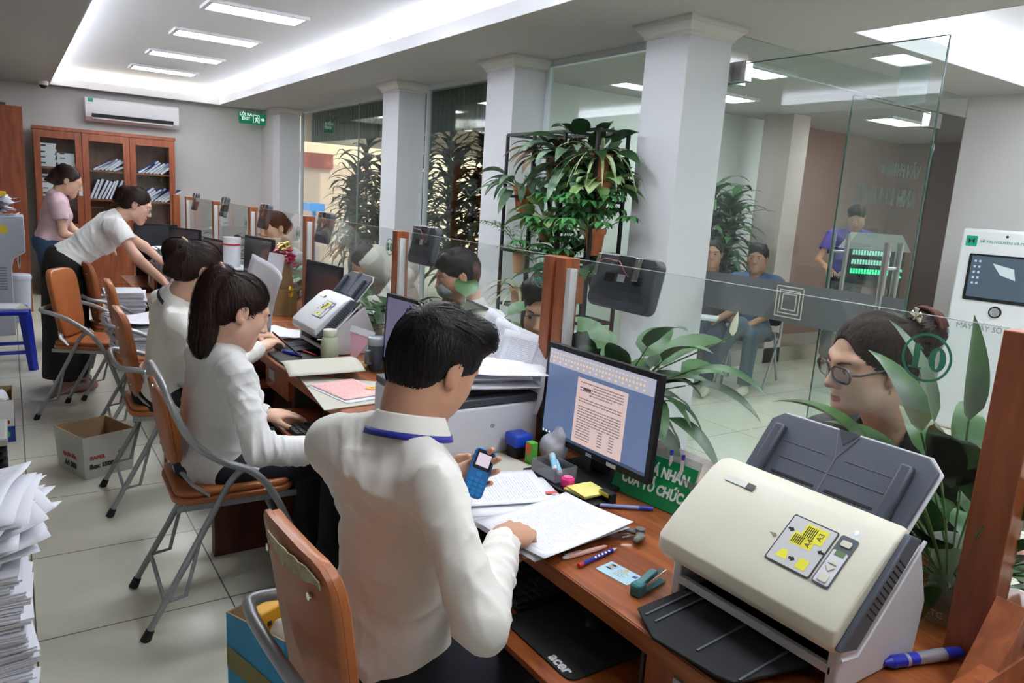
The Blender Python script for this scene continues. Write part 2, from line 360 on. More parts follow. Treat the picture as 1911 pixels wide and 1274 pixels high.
# wooden piece closing the near end of the row, bottom right of the view
e = E('end_board', 'reddish wooden board standing along the near end of the counter', 'board', (1.45, .44, DZ))
MB().bb((1.12, .425, DZ), (1.9, .455, DZ+.05)).build('board', WOODV, e, bevel=.002)

# ---------------- glass screens and posts ----------------
PXX = 1.40; PT = 1.342
FOAM = mat('white_foam', (.75, .75, .73), .8)
def post(y0, y1, label, foam=0, group=None, x0=1.37, x1=1.425):
    e = E('wooden_post', label, 'post', ((x0+x1)/2, (y0+y1)/2, DZ), group=group)
    MB().bb((x0, y0, DZ), (x1, y1, PT)).build('shaft', WOODV, e, bevel=.002)
    if foam: MB().bb((x0+.004, y0-.022, DZ+.01), (x0+.03, y0-.001, PT-.03)).build('foam_strip', FOAM, e)
    return e
def ring(R, r, n=40, t=.001):
    m = MB(); vs = []; 
    for k in range(n):
        a = 2*math.pi*k/n; vs += [(R*math.cos(a), R*math.sin(a), 0), (r*math.cos(a), r*math.sin(a), 0), (R*math.cos(a), R*math.sin(a), t), (r*math.cos(a), r*math.sin(a), t)]
    fs = []
    for k in range(n):
        i, j = 4*k, 4*((k+1) % n); fs += [(i, j, j+1, i+1), (i+2, i+3, j+3, j+2), (i, i+2, j+2, j), (i+1, j+1, j+3, i+3)]
    return m.add(vs, fs)
def ell(rx, ry, n=28, cx=0, cy=0): return [(cx+rx*math.cos(2*math.pi*k/n), cy+ry*math.sin(2*math.pi*k/n)) for k in range(n)]
def digit_mesh(q, d, cx, mm, s=1.0):
    def P(p): q.prism([(cx+x*s, y*s) for x, y in p], .001, mm)
    if d == '0':
        n = 28; O = ell(.021, .031, n); I = ell(.0055, .024, n); vs = []
        for k in range(n): vs += [(cx+O[k][0]*s, O[k][1]*s, 0), (cx+I[k][0]*s, I[k][1]*s, 0), (cx+O[k][0]*s, O[k][1]*s, .001), (cx+I[k][0]*s, I[k][1]*s, .001)]
        fs = []
        for k in range(n):
            i, j = 4*k, 4*((k+1) % n); fs += [(i, j, j+1, i+1), (i+2, i+3, j+3, j+2), (i, i+2, j+2, j), (i+1, j+1, j+3, i+3)]
        q.add(vs, fs, mm)
    elif d == '1':
        P([(-.007, -.031), (.009, -.031), (.009, .031), (-.001, .031), (-.014, .02), (-.014, .017), (-.007, .02)]); P([(-.016, -.031), (.018, -.031), (.018, -.027), (-.016, -.027)])
    elif d == '2':
        P([(-.018, -.031), (.018, -.031), (.018, -.018), (-.004, -.018), (-.018, -.026)]); P([(-.018, -.026), (-.004, -.018), (.018, .006), (.018, .018), (.003, .031), (.003, .02), (.003, .006)]); P(ell(.013, .011, 16, -.004, .019))
    elif d == '3':
        P(ell(.016, .014, 20, .003, .016)); P(ell(.018, .016, 20, .002, -.014)); P(ell(.006, .006, 12, -.014, .02)); P(ell(.006, .006, 12, -.014, -.019))
    elif d == '4':
        P([(.0, -.031), (.014, -.031), (.014, .031), (.004, .031), (-.02, -.01), (-.02, -.016), (.0, -.016)]); P([(.0, -.016), (.02, -.016), (.02, -.01), (.0, -.01)])
    else:
        P([(-.015, .0), (-.015, .031), (.016, .031), (.016, .021), (-.004, .021), (-.004, .008)]); P(ell(.018, .016, 20, .0, -.014))
def screen(y0, y1, label, num=None, ny=None, nz=1.25, R=.062):
    e = E('glass_screen', label, 'glass screen', (PXX, (y0+y1)/2, DZ), group='clear glass screens along the counter')
    p = MB().bb((PXX-.003, y0, DZ+.003), (PXX+.003, y1, PT)).build('pane', CLEAR, e)
    ed = MB().bb((PXX-.003, y0, PT), (PXX+.003, y1, PT+.0012)).build('polished_edge', mat('glass_edge_bright', (.55, .62, .60), .2), e)
    if num:
        # numerals face the customers, so from the staff side they read backwards
        mm = frame((PXX+.0035, ny, nz), (0, 1, 0), (0, 0, 1), (1, 0, 0))
        rr = ring(R, R*.9); rr.v = [tuple(mm @ Vector(v)) for v in rr.v]; 
        for k, ch in enumerate(num): digit_mesh(rr, ch, (-.027, .024)[k]*R/.062, mm, R/.062)
        rr.build('number_sticker', GREEN, e)
    return e
OR = ['nearest', 'second', 'third', 'fourth', 'fifth', 'sixth']
# px of the stickers: 01 (1730,665) 02 (1010,510) 03 (724,456)
e = post(.480, .546, 'wooden screen post at the right edge, beside the big beige scanner')
MB().prism([(1.25, .751), (1.315, .751), (1.36, .80), (1.402, .868), (1.368, .892), (1.32, .83)], .05, frame((0, .478, 0), (1, 0, 0), (0, 0, 1), (0, -1, 0))).build('brace', WOODV, e, bevel=.002)
screen(.549, 1.735, 'clear glass screen with sticker 01 behind the monitor and the big scanner', '01', .678, 1.263, .046)
post(1.738, 1.785, 'nearer wooden post of the pair left of the large black display back', 1); post(1.800, 1.848, 'farther wooden post of the pair, touching the screen with sticker 02')
screen(1.85, 2.94, 'clear glass screen with sticker 02 in front of the young man', '02', 1.905, 1.268, .036)
scr = [(2.94, 4.075, '03', 3.06, 1.262), (4.135, 5.25, '04', 4.34, 1.23), (5.31, 6.36, '05', 5.52, 1.22), (6.42, 7.55, None, 0, 0)]
pn = ['wooden screen post between screens 02 and 03', 'wooden screen post left of screen 03', 'third farthest wooden screen post', 'second farthest wooden screen post', 'farthest thin wooden screen post by the glazed cabinet']
for k, (a, b, n, ny, nz) in enumerate(scr):
    post(a-.03, a+.02, pn[k], 1)
    screen(a+.022, b-.03, 'clear glass screen, %s of the row counted from the beige scanner' % OR[k+2], n, ny, nz, .038)
post(7.52, 7.57, pn[4], 1)
e = E('wooden_post', 'tall reddish wooden end post in front of the glazed cabinet', 'post', (1.4, 8.2, 0)); MB().bb((1.37, 8.15, 0), (1.43, 8.25, PT)).build('shaft', WOODV, e, bevel=.002)
# ---------------- speaker-like display backs hanging on the screens ----------------
def display(y0, y1, z1, h, label, x=1.425, tilt=.22, group='black display boxes clipped on the glass screens'):
    w = y1-y0
    e = E('counter_display', label, 'display', group=group, m=frame((x, (y0+y1)/2, z1), (0, -1, 0), (math.cos(tilt), 0, -math.sin(tilt)), (math.sin(tilt), 0, math.cos(tilt))) if 0 else xf((x, (y0+y1)/2, z1), 0, 0, tilt))
    b = MB(); b.prism(rrect(w, h, .025, 5, 0, -h/2), .035, frame((0, 0, 0), (0, 1, 0), (0, 0, 1), (1, 0, 0)))
    b.build('housing', DGREY, e, bevel=.006, seg=2, world=False)
    k = MB()
    for cy in (-w*.25, w*.2):
        for i in range(7): k.bb((-.001, cy+(i-3)*.006-.0015, -h*.52), (.0005, cy+(i-3)*.006+.0015, -h*.36))
    k.build('speaker_slots', BLACKM, e, world=False)
    MB().bb((-.0015, -.012, -h*.5), (0, .017, -h*.36)).build('rating_label', mat('label_grey', (.4, .4, .42), .5), e, world=False)
    MB().bb((-.001, -.03, -.028), (.0, .03, -.004)).build('recessed_grip', BLACKM, e, world=False)
    for yy in (w*.42, -w*.2, -w*.25): MB().bb((-.008, yy-.006, -.07), (-.001, yy+.006, -.005)).build('hook', CHROME, e, world=False, bevel=.001)
    MB().tube([(-.006, w*.44, -.035), (-.012, w*.3, -.02), (-.012, w*.05, -.022), (-.006, -w*.05, -.05), (-.002, -w*.1, -.06)], .0018).build('power_cable', mat('cable_red', (.25, .05, .04), .4), e, smooth=True, world=False)
display(1.405, 1.66, 1.372, .155, 'large dark grey display back hanging on the nearest glass screen')
display(2.66, 2.86, 1.375, .16, 'dark display back hanging near the sticker 03 post')
display(3.86, 4.03, 1.375, .17, 'dark display back hanging over the white papers by screen 03')
display(5.02, 5.19, 1.375, .17, 'dark display back behind the pink flower wreath')
display(6.18, 6.30, 1.385, .16, 'dark display back, second farthest on the screens')
display(7.30, 7.42, 1.385, .16, 'dark display back, farthest on the screens')

# ---------------- folding chairs ----------------
LEA = mat('chair_leatherette', (.42, .125, .032), .42, var=.16, vscale=9, coat=.15)
LEAB = mat('chair_back_board', (.38, .11, .03), .45, var=.2, vscale=6, coat=.1)
TUBE = mat('chair_tube_grey', (.34, .35, .36), .35, metal=.4)
RUB = mat('black_rubber', (.01, .01, .01), .7)
def smooth_pts(P, k=6):
    P = [Vector(p) for p in P]; out = []
    for i in range(len(P)-1):
        p0, p1, p2, p3 = P[max(i-1, 0)], P[i], P[i+1], P[min(i+2, len(P)-1)]
        for j in range(k):
            t = j/k; out.append(.5*((2*p1)+(p2-p0)*t+(2*p0-5*p1+4*p2-p3)*t*t+(3*p1-p0-3*p2+p3)*t*t*t))
    return out+[P[-1]]
def chair(label, x, y, rz, high=False, group='brown folding chairs behind the counter', worn=False):
    e = E('folding_chair', label, 'chair', (x, y, 0), rz, group)
    W = .205
    if high: side = [(-.225, .10, .865), (-.22, .165, .85), (-.205, W, .80), (-.15, W+.005, .68), (-.06, W+.008, .60), (.05, W+.008, .54), (.13, W+.005, .42), (.22, W, .2), (.30, W, .02)]
    else: side = [(-.25, .08, .685), (-.245, .15, .685), (-.225, W, .68), (-.14, W+.012, .662), (-.04, W+.015, .62), (.06, W+.01, .545), (.14, W+.005, .42), (.22, W, .2), (.30, W, .02)]
    pts = [(a, b, c) for a, b, c in side][::-1]+[(a, -b, c) for a, b, c in side]
    MB().tube(smooth_pts(pts, 5), .0125, 10).build('front_frame', TUBE, e, smooth=True, world=False)
    for s in (1, -1):
        MB().tube(smooth_pts([(-.29, s*(W-.015), .02), (-.17, s*(W-.02), .24), (-.07, s*(W-.02), .43), (-.02, s*(W-.018), .52), (.03, s*(W-.01), .56), (.06, s*W, .545)], 5), .011, 10).build('rear_leg', TUBE, e, smooth=True, world=False)
        for xx, yy in ((-.293, s*(W-.015)), (.303, s*W)):
            sg = 1 if xx > 0 else -1
            MB().cyl((xx+sg*.004, yy, 0), (xx-sg*.012, yy, .035), .017, .014, 12).build('rubber_foot', RUB, e, smooth=True, world=False)
    MB().cyl((-.235, W-.018, .12), (-.235, -W+.018, .12), .007, n=10).build('stretcher', TUBE, e, smooth=True, world=False); MB().cyl((.255, W, .12), (.255, -W, .12), .007, n=10).build('stretcher', TUBE, e, smooth=True, world=False)
    for s in (1, -1):
        MB().tube([(-.12, s*(W-.02), .335), (-.17, s*(W-.02), .13), (-.235, s*(W-.02), .12)], .007).build('brace_rod', TUBE, e, smooth=True, world=False)
        MB().bb((-.19, s*(W-.03)-.004, .425), (.2, s*(W-.03)+.004, .445)).build('seat_rail', TUBE, e, world=False)
    MB().prism(rrect(.40, .37, .07, 6, .0, 0), .022, None, .445).build('seat', LEAB, e, smooth=False, bevel=.006, world=False)
    MB().prism(rrect(.385, .355, .06, 6, .0, 0), .026, None, .465).build('seat_pad', LEA, e, bevel=.011, seg=3, world=False)
    # back: board + padded front, both curved a little
    hw, z0, z1 = .165, .50, .915
    if high: hw, z0, z1 = .15, .56, .83
    def outline(u):  # polygon param, rounded top and narrower bottom
        return None
    n = 26; poly = []
    for k in range(n):
        a = 2*math.pi*k/n; ca, sa = math.cos(a), math.sin(a); p = 2.0/5.2
        px = math.copysign(abs(ca)**p, ca)*hw; pz = math.copysign(abs(sa)**p, sa)*.5
        zz = z0+(z1-z0)*(pz+.5); px *= .86+.14*(pz+.5); poly.append((px, zz))
    def bent(th, off, sc=1.0):
        m = MB(); c0 = (0, (z0+z1)/2)
        rings = [(1.0, 0), (1.0, th*.7), (.96, th), (.5, th*1.25 if th > 0 else th), (0.0, th*1.3)]; vs = []
        rr = [(.0, 0), (.6, 0)]+rings
        for s_, d in rr:
            for px, pz in poly:
                yy = px*s_*sc; zz = c0[1]+(pz-c0[1])*s_*sc
                xx = -.20-(zz-.5)*.16+off+d - .9*(yy*yy)*-.9
                vs.append((xx, yy, zz))
        fs = [(i*n+k, i*n+(k+1) % n, (i+1)*n+(k+1) % n, (i+1)*n+k) for i in range(len(rr)-1) for k in range(n)]
        return m.add(vs, fs)
    off = .035 if not high else .02
    bb = bent(-.014, off).build('back_board', LEAB, e, smooth=True, world=False)
    bent(.02, off+.002, .985).build('back_pad', LEA, e, smooth=True, world=False)
    for yy in (-.1, .1):
        for zz in (.58, .84): MB().cyl((-.20-(zz-.5)*.16+off-.02+.008, yy, zz), (-.20-(zz-.5)*.16+off-.008, yy, zz), .007, n=10).build('screw', CHROME, bb, smooth=True, world=False)
    for s in (1, -1): MB().tube([(-.09, s*(W-.03), .47), (-.14, s*.165, .51), (-.165, s*.12, .54)], .016, 8, flat=.3).build('back_bracket', TUBE, e, smooth=True, world=False)
    if worn:
        m = MB(); N_ = 22; A, B = [], []; r_ = random.Random(2)
        for i in range(N_+1):
            y = .045-.185*i/N_; zt = (z0+z1)/2+.5*(z1-z0)*max(0, 1-(abs(y)/hw)**5.2)**(1/5.2)-.010; hgt = (.012+.026*math.sin(math.pi*i/N_))*(.7+.6*r_.random())
            for L_, z in ((A, zt-.004*r_.random()), (B, zt-hgt)): L_.append((-.20-(z-.5)*.16+off-.0205+.81*y*y-(0.001 if abs(y) < .1 else -.002), y, z))
        m.add(A+B, [(i, i+1, N_+2+i, N_+1+i) for i in range(N_)]); m.build('torn_patch', mat('torn_cover', (.40, .36, .24), .95, var=.5, vscale=70), bb, world=False, solid=.002)
    return e
chair('brown folding chair with a torn back cover behind the man with the blue phone', .60, 1.20, .05, worn=True)
chair('brown folding chair with a grey tube hoop round its back, under the ponytailed woman', .60, 2.63, -.03, high=True)
chair('brown folding chair behind the woman with the bun, in front of the white carton', .60, 3.70, -.02)
chair('brown folding chair nearest the standing woman in white, turned towards the desk', .42, 5.20, -.5)
chair('brown folding chair carrying a pile of white documents', .66, 4.72, -.05)
chair('brown folding chair mostly hidden behind the chair with documents', .62, 5.75, .1)

# ---------------- cabinets at the back wall ----------------
def cabinet():
    X0, X1, Y0, Y1, ZT = .27, 1.80, 10.55, 11.0, 2.01
    e = E('glazed_cabinet', 'tall reddish wooden cabinet with three glass doors full of files', 'cabinet', ((X0+X1)/2, Y0, 0))
    b = MB().bb((X0, Y0+.02, 0), (X0+.03, Y1, ZT)).bb((X1-.03, Y0+.02, 0), (X1, Y1, ZT)).bb((X0, Y1-.02, 0), (X1, Y1, ZT)).bb((X0-.01, Y0, ZT-.04), (X1+.01, Y1, ZT))
    b.bb((X0+.03, Y0+.05, 0), (X1-.03, Y1, .08)).bb((.735, Y0+.03, .08), (.755, Y1-.02, ZT-.04))
    b.build('carcass', WOODC, e)
    sh = MB()
    for z in (.46, .82, 1.17, 1.52): sh.bb((X0+.03, Y0+.035, z), (X1-.03, Y1-.02, z+.02))
    sh.build('shelf', WOODC, e)
    for k, (a, c) in enumerate(((X0+.0, .76), (.765, 1.275), (1.28, X1))):
        d = MB(); r = .068
        d.bb((a, Y0, .82), (a+r, Y0+.02, ZT-.045)).bb((c-r, Y0, .82), (c, Y0+.02, ZT-.045)).bb((a+r, Y0, .82), (c-r, Y0+.02, .88)).bb((a+r, Y0, ZT-.13), (c-r, Y0+.02, ZT-.045))
        dd = d.build('glass_door', WOODC, e, bevel=.002)
        MB().bb((a+r, Y0+.009, .88), (c-r, Y0+.012, ZT-.13)).build('glass', CLEAR, dd)
        hx = (c-.03) if k < 2 else a+.03
        MB().bb((hx-.02, Y0-.012, 1.22), (hx+.02, Y0, 1.34)).build('handle', mat('label_light', (.65, .65, .66), .4), dd, bevel=.003)
        l = MB().bb((a, Y0, .08), (c, Y0+.02, .81)).build('lower_door', WOODC, e, bevel=.002)
    return e
cabinet()
w_ = E('wardrobe', 'plain tall reddish wooden wardrobe at the left edge, nearer than the glazed cabinet', 'wardrobe', (-.4, 9.6, 0))
MB().bb((-1.0, 9.32, 0), (.155, 9.85, 2.12)).build('carcass', WOODC, w_, bevel=.002)
MB().bb((-1.0, 9.3, .05), (-.42, 9.32, 2.1)).build('door', WOODC, w_, bevel=.003)
T(MB().bb((-.6, 9.4, 2.12), (.02, 9.8, 2.15)).build('flat_box', mat('dark_card', (.08, .05, .05), .7)), 'thin dark flat box lying on top of the plain wardrobe', 'box')
# files in the cabinet
FB = mat('file_blue', (.03, .05, .30), .5); FK = mat('file_dark', (.02, .025, .03), .6)
def files(x0, x1, z, n, lean, g, lab, hmax=.27):
    for k in range(n):
        x = x0+(x1-x0)*(k+.5)/n; th = (x1-x0)/n*rnd.uniform(.45, .7); h = hmax*rnd.uniform(.85, 1)
        m = MB(); mm = xf((x, 10.60, z+.001), 0, 0, lean*rnd.uniform(.85, 1.1))
        m.bb((-th/2, 0, 0), (th/2, .27, h), mm); m.cur = 1; m.bb((-th/2-.002, -.001, 0), (-th/2, .27, h), mm).bb((th/2, -.001, 0), (th/2+.002, .27, h), mm)
        T(m.build('document_file', [PAPER, FB]), lab, 'file', g)
files(.86, 1.12, 1.545, 6, 1.05, 'files leaning on the middle upper shelf', 'blue and white file leaning low on the upper shelf behind the middle glass door', .25)
files(1.36, 1.66, 1.545, 7, .95, 'files leaning on the right upper shelf', 'blue and white file leaning low on the upper shelf behind the right glass door', .25)
files(.82, 1.2, 1.195, 9, .42, 'files leaning on the middle second shelf', 'blue and white file leaning on the second shelf behind the middle glass door', .27)
files(1.33, 1.7, 1.195, 9, .9, 'files leaning on the right second shelf', 'blue and white file leaning on the second shelf behind the right glass door', .26)
def flatpile(x0, x1, z, n, g, lab):
    zz = z+.001
    for k in range(n):
        t = rnd.uniform(.014, .03); dx = rnd.uniform(-.012, .012)
        m = MB().bb((x0+dx, 10.60, zz), (x1+dx, 10.92, zz+t)); m.cur = 1
        if k % 3 == 1: m.bb((x0+dx+.03, 10.597, zz+.002), (x0+dx+.08, 10.6, zz+t-.002))
        T(m.build('document_file', [PAPER, FK]), lab, 'file', g); zz += t+.001
flatpile(.31, .49, 1.545, 12, 'bundles piled on the upper left shelf, left pile', 'flat white document bundle in the left pile on the cabinet upper left shelf')
flatpile(.51, .69, 1.545, 8, 'bundles piled on the upper left shelf, right pile', 'flat white document bundle in the right pile on the cabinet upper left shelf')
flatpile(.31, .47, 1.195, 12, 'bundles piled on the second left shelf', 'flat white document bundle piled on the cabinet second left shelf')
flatpile(.31, .47, .845, 10, 'bundles piled on the third left shelf', 'flat white document bundle piled on the cabinet third left shelf')
# air conditioner, camera, exit sign
e = E('air_conditioner', 'white wall-mounted split air conditioner above the glazed cabinet', 'air conditioner', (1.39, 11.1, 2.14))
ac = MB(); mm = frame((.84, 11.1, 0), (0, -1, 0), (0, 0, 1), (1, 0, 0))
ac.prism([(0, 2.15), (.12, 2.14), (.19, 2.19), (.205, 2.25), (.20, 2.40), (.17, 2.425), (0, 2.43)], 1.08, frame((.84, 11.1, 0), (0, -1, 0), (0, 0, 1), (1, 0, 0)))
ac.build('housing', WHITEP, e, bevel=.006)
MB().bb((.91, 10.885, 2.195), (1.85, 10.94, 2.235)).build('air_outlet', BLACKM, e)
MB().bb((.92, 10.90, 2.172), (1.84, 10.925, 2.186)).build('louver', WHITEP, e)
MB().bb((.875, 10.893, 2.37), (.93, 10.897, 2.415)).build('energy_sticker', GREEN, e)
e = E('security_camera', 'small white dome camera with dark lens at the back of the ceiling', 'camera', (.40, 10.6, Z1))
MB().lathe([(.001, -.001), (.055, -.0), (.055, -.03), (.045, -.045), (.0, -.045)], 20, xf((.40, 10.6, Z1-.001))).build('base', WHITEP, e, smooth=True)
MB().lathe([(.04, -.045), (.036, -.065), (.02, -.08), (.0, -.084)], 20, xf((.40, 10.6, Z1))).build('dome', BLACK, e, smooth='all')
e = E('exit_sign', 'green LỐI RA EXIT sign hanging near the far column', 'sign', (2.88, 10.9, 2.38))
MB().bb((2.68, 10.88, 2.31), (3.04, 10.91, 2.455)).build('sign_box', emis('sign_green', (.0, .20, .09), .35), e, bevel=.003)
ws = emis('sign_white', (.7, .95, .8), .5)
text('lettering', 'LỐI RA\nEXIT', .055, frame((2.775, 10.878, 2.405), (1, 0, 0), (0, 0, 1), (0, -1, 0)), ws, e, bold=.002)
q = MB(); ff = frame((2.92, 10.878, 2.383), (1, 0, 0), (0, 0, 1), (0, -1, 0))
for lo, hi in (((-.05, -.055), (-.042, .055)), ((.03, -.055), (.038, .055)), ((-.05, .047), (.038, .055))): q.bb((*lo, 0), (*hi, .001), ff)
q.prism([(-.03, -.05), (-.02, -.05), (-.003, -.02), (.012, -.03), (.018, -.05), (.026, -.05), (.02, -.02), (.004, -.008), (.01, .012), (.024, .0), (.028, .006), (.01, .026), (-.012, .022), (-.026, .006), (-.02, .0), (-.01, .01), (-.012, -.01)], .001, ff)
q.prism(ell(.008, .008, 12, .006, .034), .001, ff)
q.prism([(.055, -.012), (.08, -.012), (.08, -.028), (.11, 0), (.08, .028), (.08, .012), (.055, .012)], .001, ff)
q.build('running_figure_pictogram', ws, e)
# ---------------- implicit-surface toolkit (bodies, clothes, hair) ----------------
class SDF:
    def __init__(s, lo, hi, vox):
        s.v = vox; s.lo = np.array(lo, float)-3*vox; n = np.ceil((np.array(hi)-s.lo)/vox).astype(int)+4
        s.n = n; s.F = np.full(n, .06, np.float32)
    def reg(s, lo, hi, pad):
        a = np.maximum(np.floor((np.array(lo)-pad-s.lo)/s.v).astype(int), 0); b = np.minimum(np.ceil((np.array(hi)+pad-s.lo)/s.v).astype(int)+1, s.n)
        if np.any(b <= a): return None
        ax = [s.lo[i]+s.v*np.arange(a[i], b[i]) for i in range(3)]
        return tuple(slice(a[i], b[i]) for i in range(3)), ax[0][:, None, None], ax[1][None, :, None], ax[2][None, None, :]
    def put(s, sl, d, k, sub=False):
        A = s.F[sl]
        if sub:
            if k > 0: h = np.maximum(k-np.abs(A+d), 0)/k; s.F[sl] = np.maximum(A, -d)+h*h*k*.25
            else: s.F[sl] = np.maximum(A, -d)
        else:
            if k > 0: h = np.maximum(k-np.abs(A-d), 0)/k; s.F[sl] = np.minimum(A, d)-h*h*k*.25
            else: s.F[sl] = np.minimum(A, d)
    def cap(s, a, b, ra, rb=None, k=.02, sub=False, flat=False, sq=None):
        """tapered capsule; sq=(axis, factor): squash the section along an axis"""
        rb = ra if rb is None else rb; a = np.array(a, float); b = np.array(b, float); R = max(ra, rb)
        r = s.reg(np.minimum(a, b)-R, np.maximum(a, b)+R, .055)
        if r is None: return s
        sl, X, Y, Z = r; d = b-a; L2 = max(d @ d, 1e-12)
        px, py, pz = X-a[0], Y-a[1], Z-a[2]
        t0 = (px*d[0]+py*d[1]+pz*d[2])/L2; t = np.clip(t0, 0, 1)
        qx, qy, qz = px-t*d[0], py-t*d[1], pz-t*d[2]
        if sq is not None:
            ax = np.array(sq[0], float); ax /= np.linalg.norm(ax); f = sq[1]; w = (qx*ax[0]+qy*ax[1]+qz*ax[2])*(1/f-1)
            qx, qy, qz = qx+w*ax[0], qy+w*ax[1], qz+w*ax[2]
        dist = np.sqrt(qx*qx+qy*qy+qz*qz)-(ra+(rb-ra)*t)
        if sq is not None: dist = dist*np.clip(sq[1]*1.1, .3, 1)
        if flat:
            L = math.sqrt(L2); dist = np.maximum(dist, np.maximum(-t0*L, (t0-1)*L))
        s.put(sl, dist.astype(np.float32), k, sub); return s
    def chain(s, P, R, k=.015, **kw):
        for i in range(len(P)-1): s.cap(P[i], P[i+1], R[i], R[i+1], k, **kw)
        return s
    def ell(s, c, r, M=None, k=.02, sub=False):
        c = np.array(c, float); r = np.array(r, float); R = r.max()
        g = s.reg(c-R, c+R, .055)
        if g is None: return s
        sl, X, Y, Z = g; x, y, z = X-c[0], Y-c[1], Z-c[2]
        if M is not None:
            M = np.array(M, float); x, y, z = (x*M[0][0]+y*M[0][1]+z*M[0][2], x*M[1][0]+y*M[1][1]+z*M[1][2], x*M[2][0]+y*M[2][1]+z*M[2][2])
        k0 = np.sqrt((x/r[0])**2+(y/r[1])**2+(z/r[2])**2); k1 = np.sqrt((x/r[0]**2)**2+(y/r[1]**2)**2+(z/r[2]**2)**2)
        s.put(sl, (k0*(k0-1)/np.maximum(k1, 1e-9)).astype(np.float32), k, sub); return s
    def half(s, p, n, k=0.0, keep=None):
        """remove everything on the +n side of the plane through p; keep=(centre, radius) limits it"""
        n = np.array(n, float); n /= np.linalg.norm(n); r = s.reg(s.lo, s.lo+s.v*s.n, 0)
        sl, X, Y, Z = r; d = (X-p[0])*n[0]+(Y-p[1])*n[1]+(Z-p[2])*n[2]
        if keep is not None:
            c, R = keep; q = np.sqrt((X-c[0])**2+(Y-c[1])**2+(Z-c[2])**2)-R; d = np.minimum(d, -q)
        s.F[sl] = np.maximum(s.F[sl], d.astype(np.float32)); return s
    def noise(s, amp, f, seed=0, aniso=(1, 1, 1), ridge=False):
        r = s.reg(s.lo, s.lo+s.v*s.n, 0); sl, X, Y, Z = r; q = np.random.RandomState(seed); n = 0
        wx = .6*np.sin(Y*f*.5+Z*f*.37+q.rand()*6); 
        for i in range(5):
            dx = q.randn(3); dx /= np.linalg.norm(dx); dx *= np.array(aniso); ff = f*(.6+.5*i)
            v = np.sin((X*dx[0]+Y*dx[1]+Z*dx[2])*ff+q.rand()*6.28+wx*(1+.5*i)+1.2*np.sin((X*dx[1]-Y*dx[2]+Z*dx[0])*ff*.45+q.rand()*6))
            n = n+(1-np.abs(v)*2 if ridge else v)/(1+.7*i)
        s.F[sl] = s.F[sl]+(amp*n/2.2).astype(np.float32); return s
    def strands(s, amp, axis, f, seed=0, c=(0, 0, 0)):
        """fine grooves running along AXIS"""
        r = s.reg(s.lo, s.lo+s.v*s.n, 0); sl, X, Y, Z = r; a = Vector(axis).normalized(); u = a.orthogonal().normalized(); v = a.cross(u)
        x, y, z = X-c[0], Y-c[1], Z-c[2]; A = np.arctan2(x*v.x+y*v.y+z*v.z, x*u.x+y*u.y+z*u.z); t = x*a.x+y*a.y+z*a.z
        s.F[sl] = s.F[sl]+(amp*(np.sin(A*f+4*np.sin(t*30))+.5*np.sin(A*f*2.3+t*40+1)+.3*np.sin(A*f*.4+t*55))).astype(np.float32); return s
    def folds(s, amp, f, seed=0):
        r = s.reg(s.lo, s.lo+s.v*s.n, 0); sl, X, Y, Z = r; q = np.random.RandomState(seed); n = 0
        for i in range(4):
            dx = q.randn(3); dx[2] *= .7; dx /= np.linalg.norm(dx); e = q.randn(3); e /= np.linalg.norm(e); ff = f*(.7+.45*i)
            ph = (X*dx[0]+Y*dx[1]+Z*dx[2])*ff+q.rand()*6+1.6*np.sin((X*e[0]+Y*e[1]+Z*e[2])*ff*.33+q.rand()*6)
            mk = .5+.5*np.sin((X*e[1]+Y*e[2]-Z*e[0])*f*.5+q.rand()*6+i)
            n = n+(1-np.abs(np.sin(ph)))**2*mk*mk/(1+.35*i)
        s.F[sl] = s.F[sl]-(amp*(n-.35)).astype(np.float32); return s
    def joint(s, c, ax, amp, wl, R, seed=0):
        c = np.array(c, float); a = np.array(ax, float); a /= np.linalg.norm(a); r = s.reg(c, c, R*2)
        if r is None: return s
        sl, X, Y, Z = r; x, y, z = X-c[0], Y-c[1], Z-c[2]; t = x*a[0]+y*a[1]+z*a[2]; d2 = x*x+y*y+z*z
        v = np.sin(np.pi*t/wl+2.2*np.sin((x-y*.7+z*.4)*13+seed)+.8*np.sin((x+y-z)*31+seed)+seed); s.F[sl] = s.F[sl]-(amp*(1-np.abs(v))**1.6*(.5+.5*np.sin((x*.5+y-z)*28+seed*2))*np.exp(-d2/(R*R))).astype(np.float32); return s
    def mesh(s):
        g = vdb.FloatGrid(.06); g.copyFromArray(np.ascontiguousarray(s.F)); P, Q = g.convertToQuads(0.0)
        P = np.asarray(P, float)*s.v+s.lo; return P, np.asarray(Q)[:, ::-1]
def mesh_obj(name, parts, mats, parent=None, mfun=None, smooth_it=0):
    """join several polygonised pieces into ONE mesh object"""
    vs, fs, n = [], [], 0
    for s in parts:
        P, Q = s.mesh() if isinstance(s, SDF) else s
        vs.append(P); fs.append(Q+n); n += len(P)
    P = np.concatenate(vs); Q = np.concatenate(fs); me = bpy.data.meshes.new(name)
    me.vertices.add(len(P)); me.vertices.foreach_set('co', P.astype(np.float32).ravel())
    me.loops.add(len(Q)*4); me.loops.foreach_set('vertex_index', Q.astype(np.int32).ravel())
    me.polygons.add(len(Q)); me.polygons.foreach_set('loop_start', np.arange(0, len(Q)*4, 4, dtype=np.int32))
    me.update(calc_edges=True); me.validate()
    for m in (mats if isinstance(mats, (list, tuple)) else [mats]): me.materials.append(m)
    if mfun is not None:
        c = P[Q].mean(1); me.polygons.foreach_set('material_index', mfun(c).astype(np.int32))
    me.shade_smooth(); o = bpy.data.objects.new(name, me); C.objects.link(o)
    if smooth_it: q = o.modifiers.new('relax', 'SMOOTH'); q.factor = .5; q.iterations = smooth_it
    if parent is not None: o.parent = parent; me.transform(wm(parent).inverted())
    return o
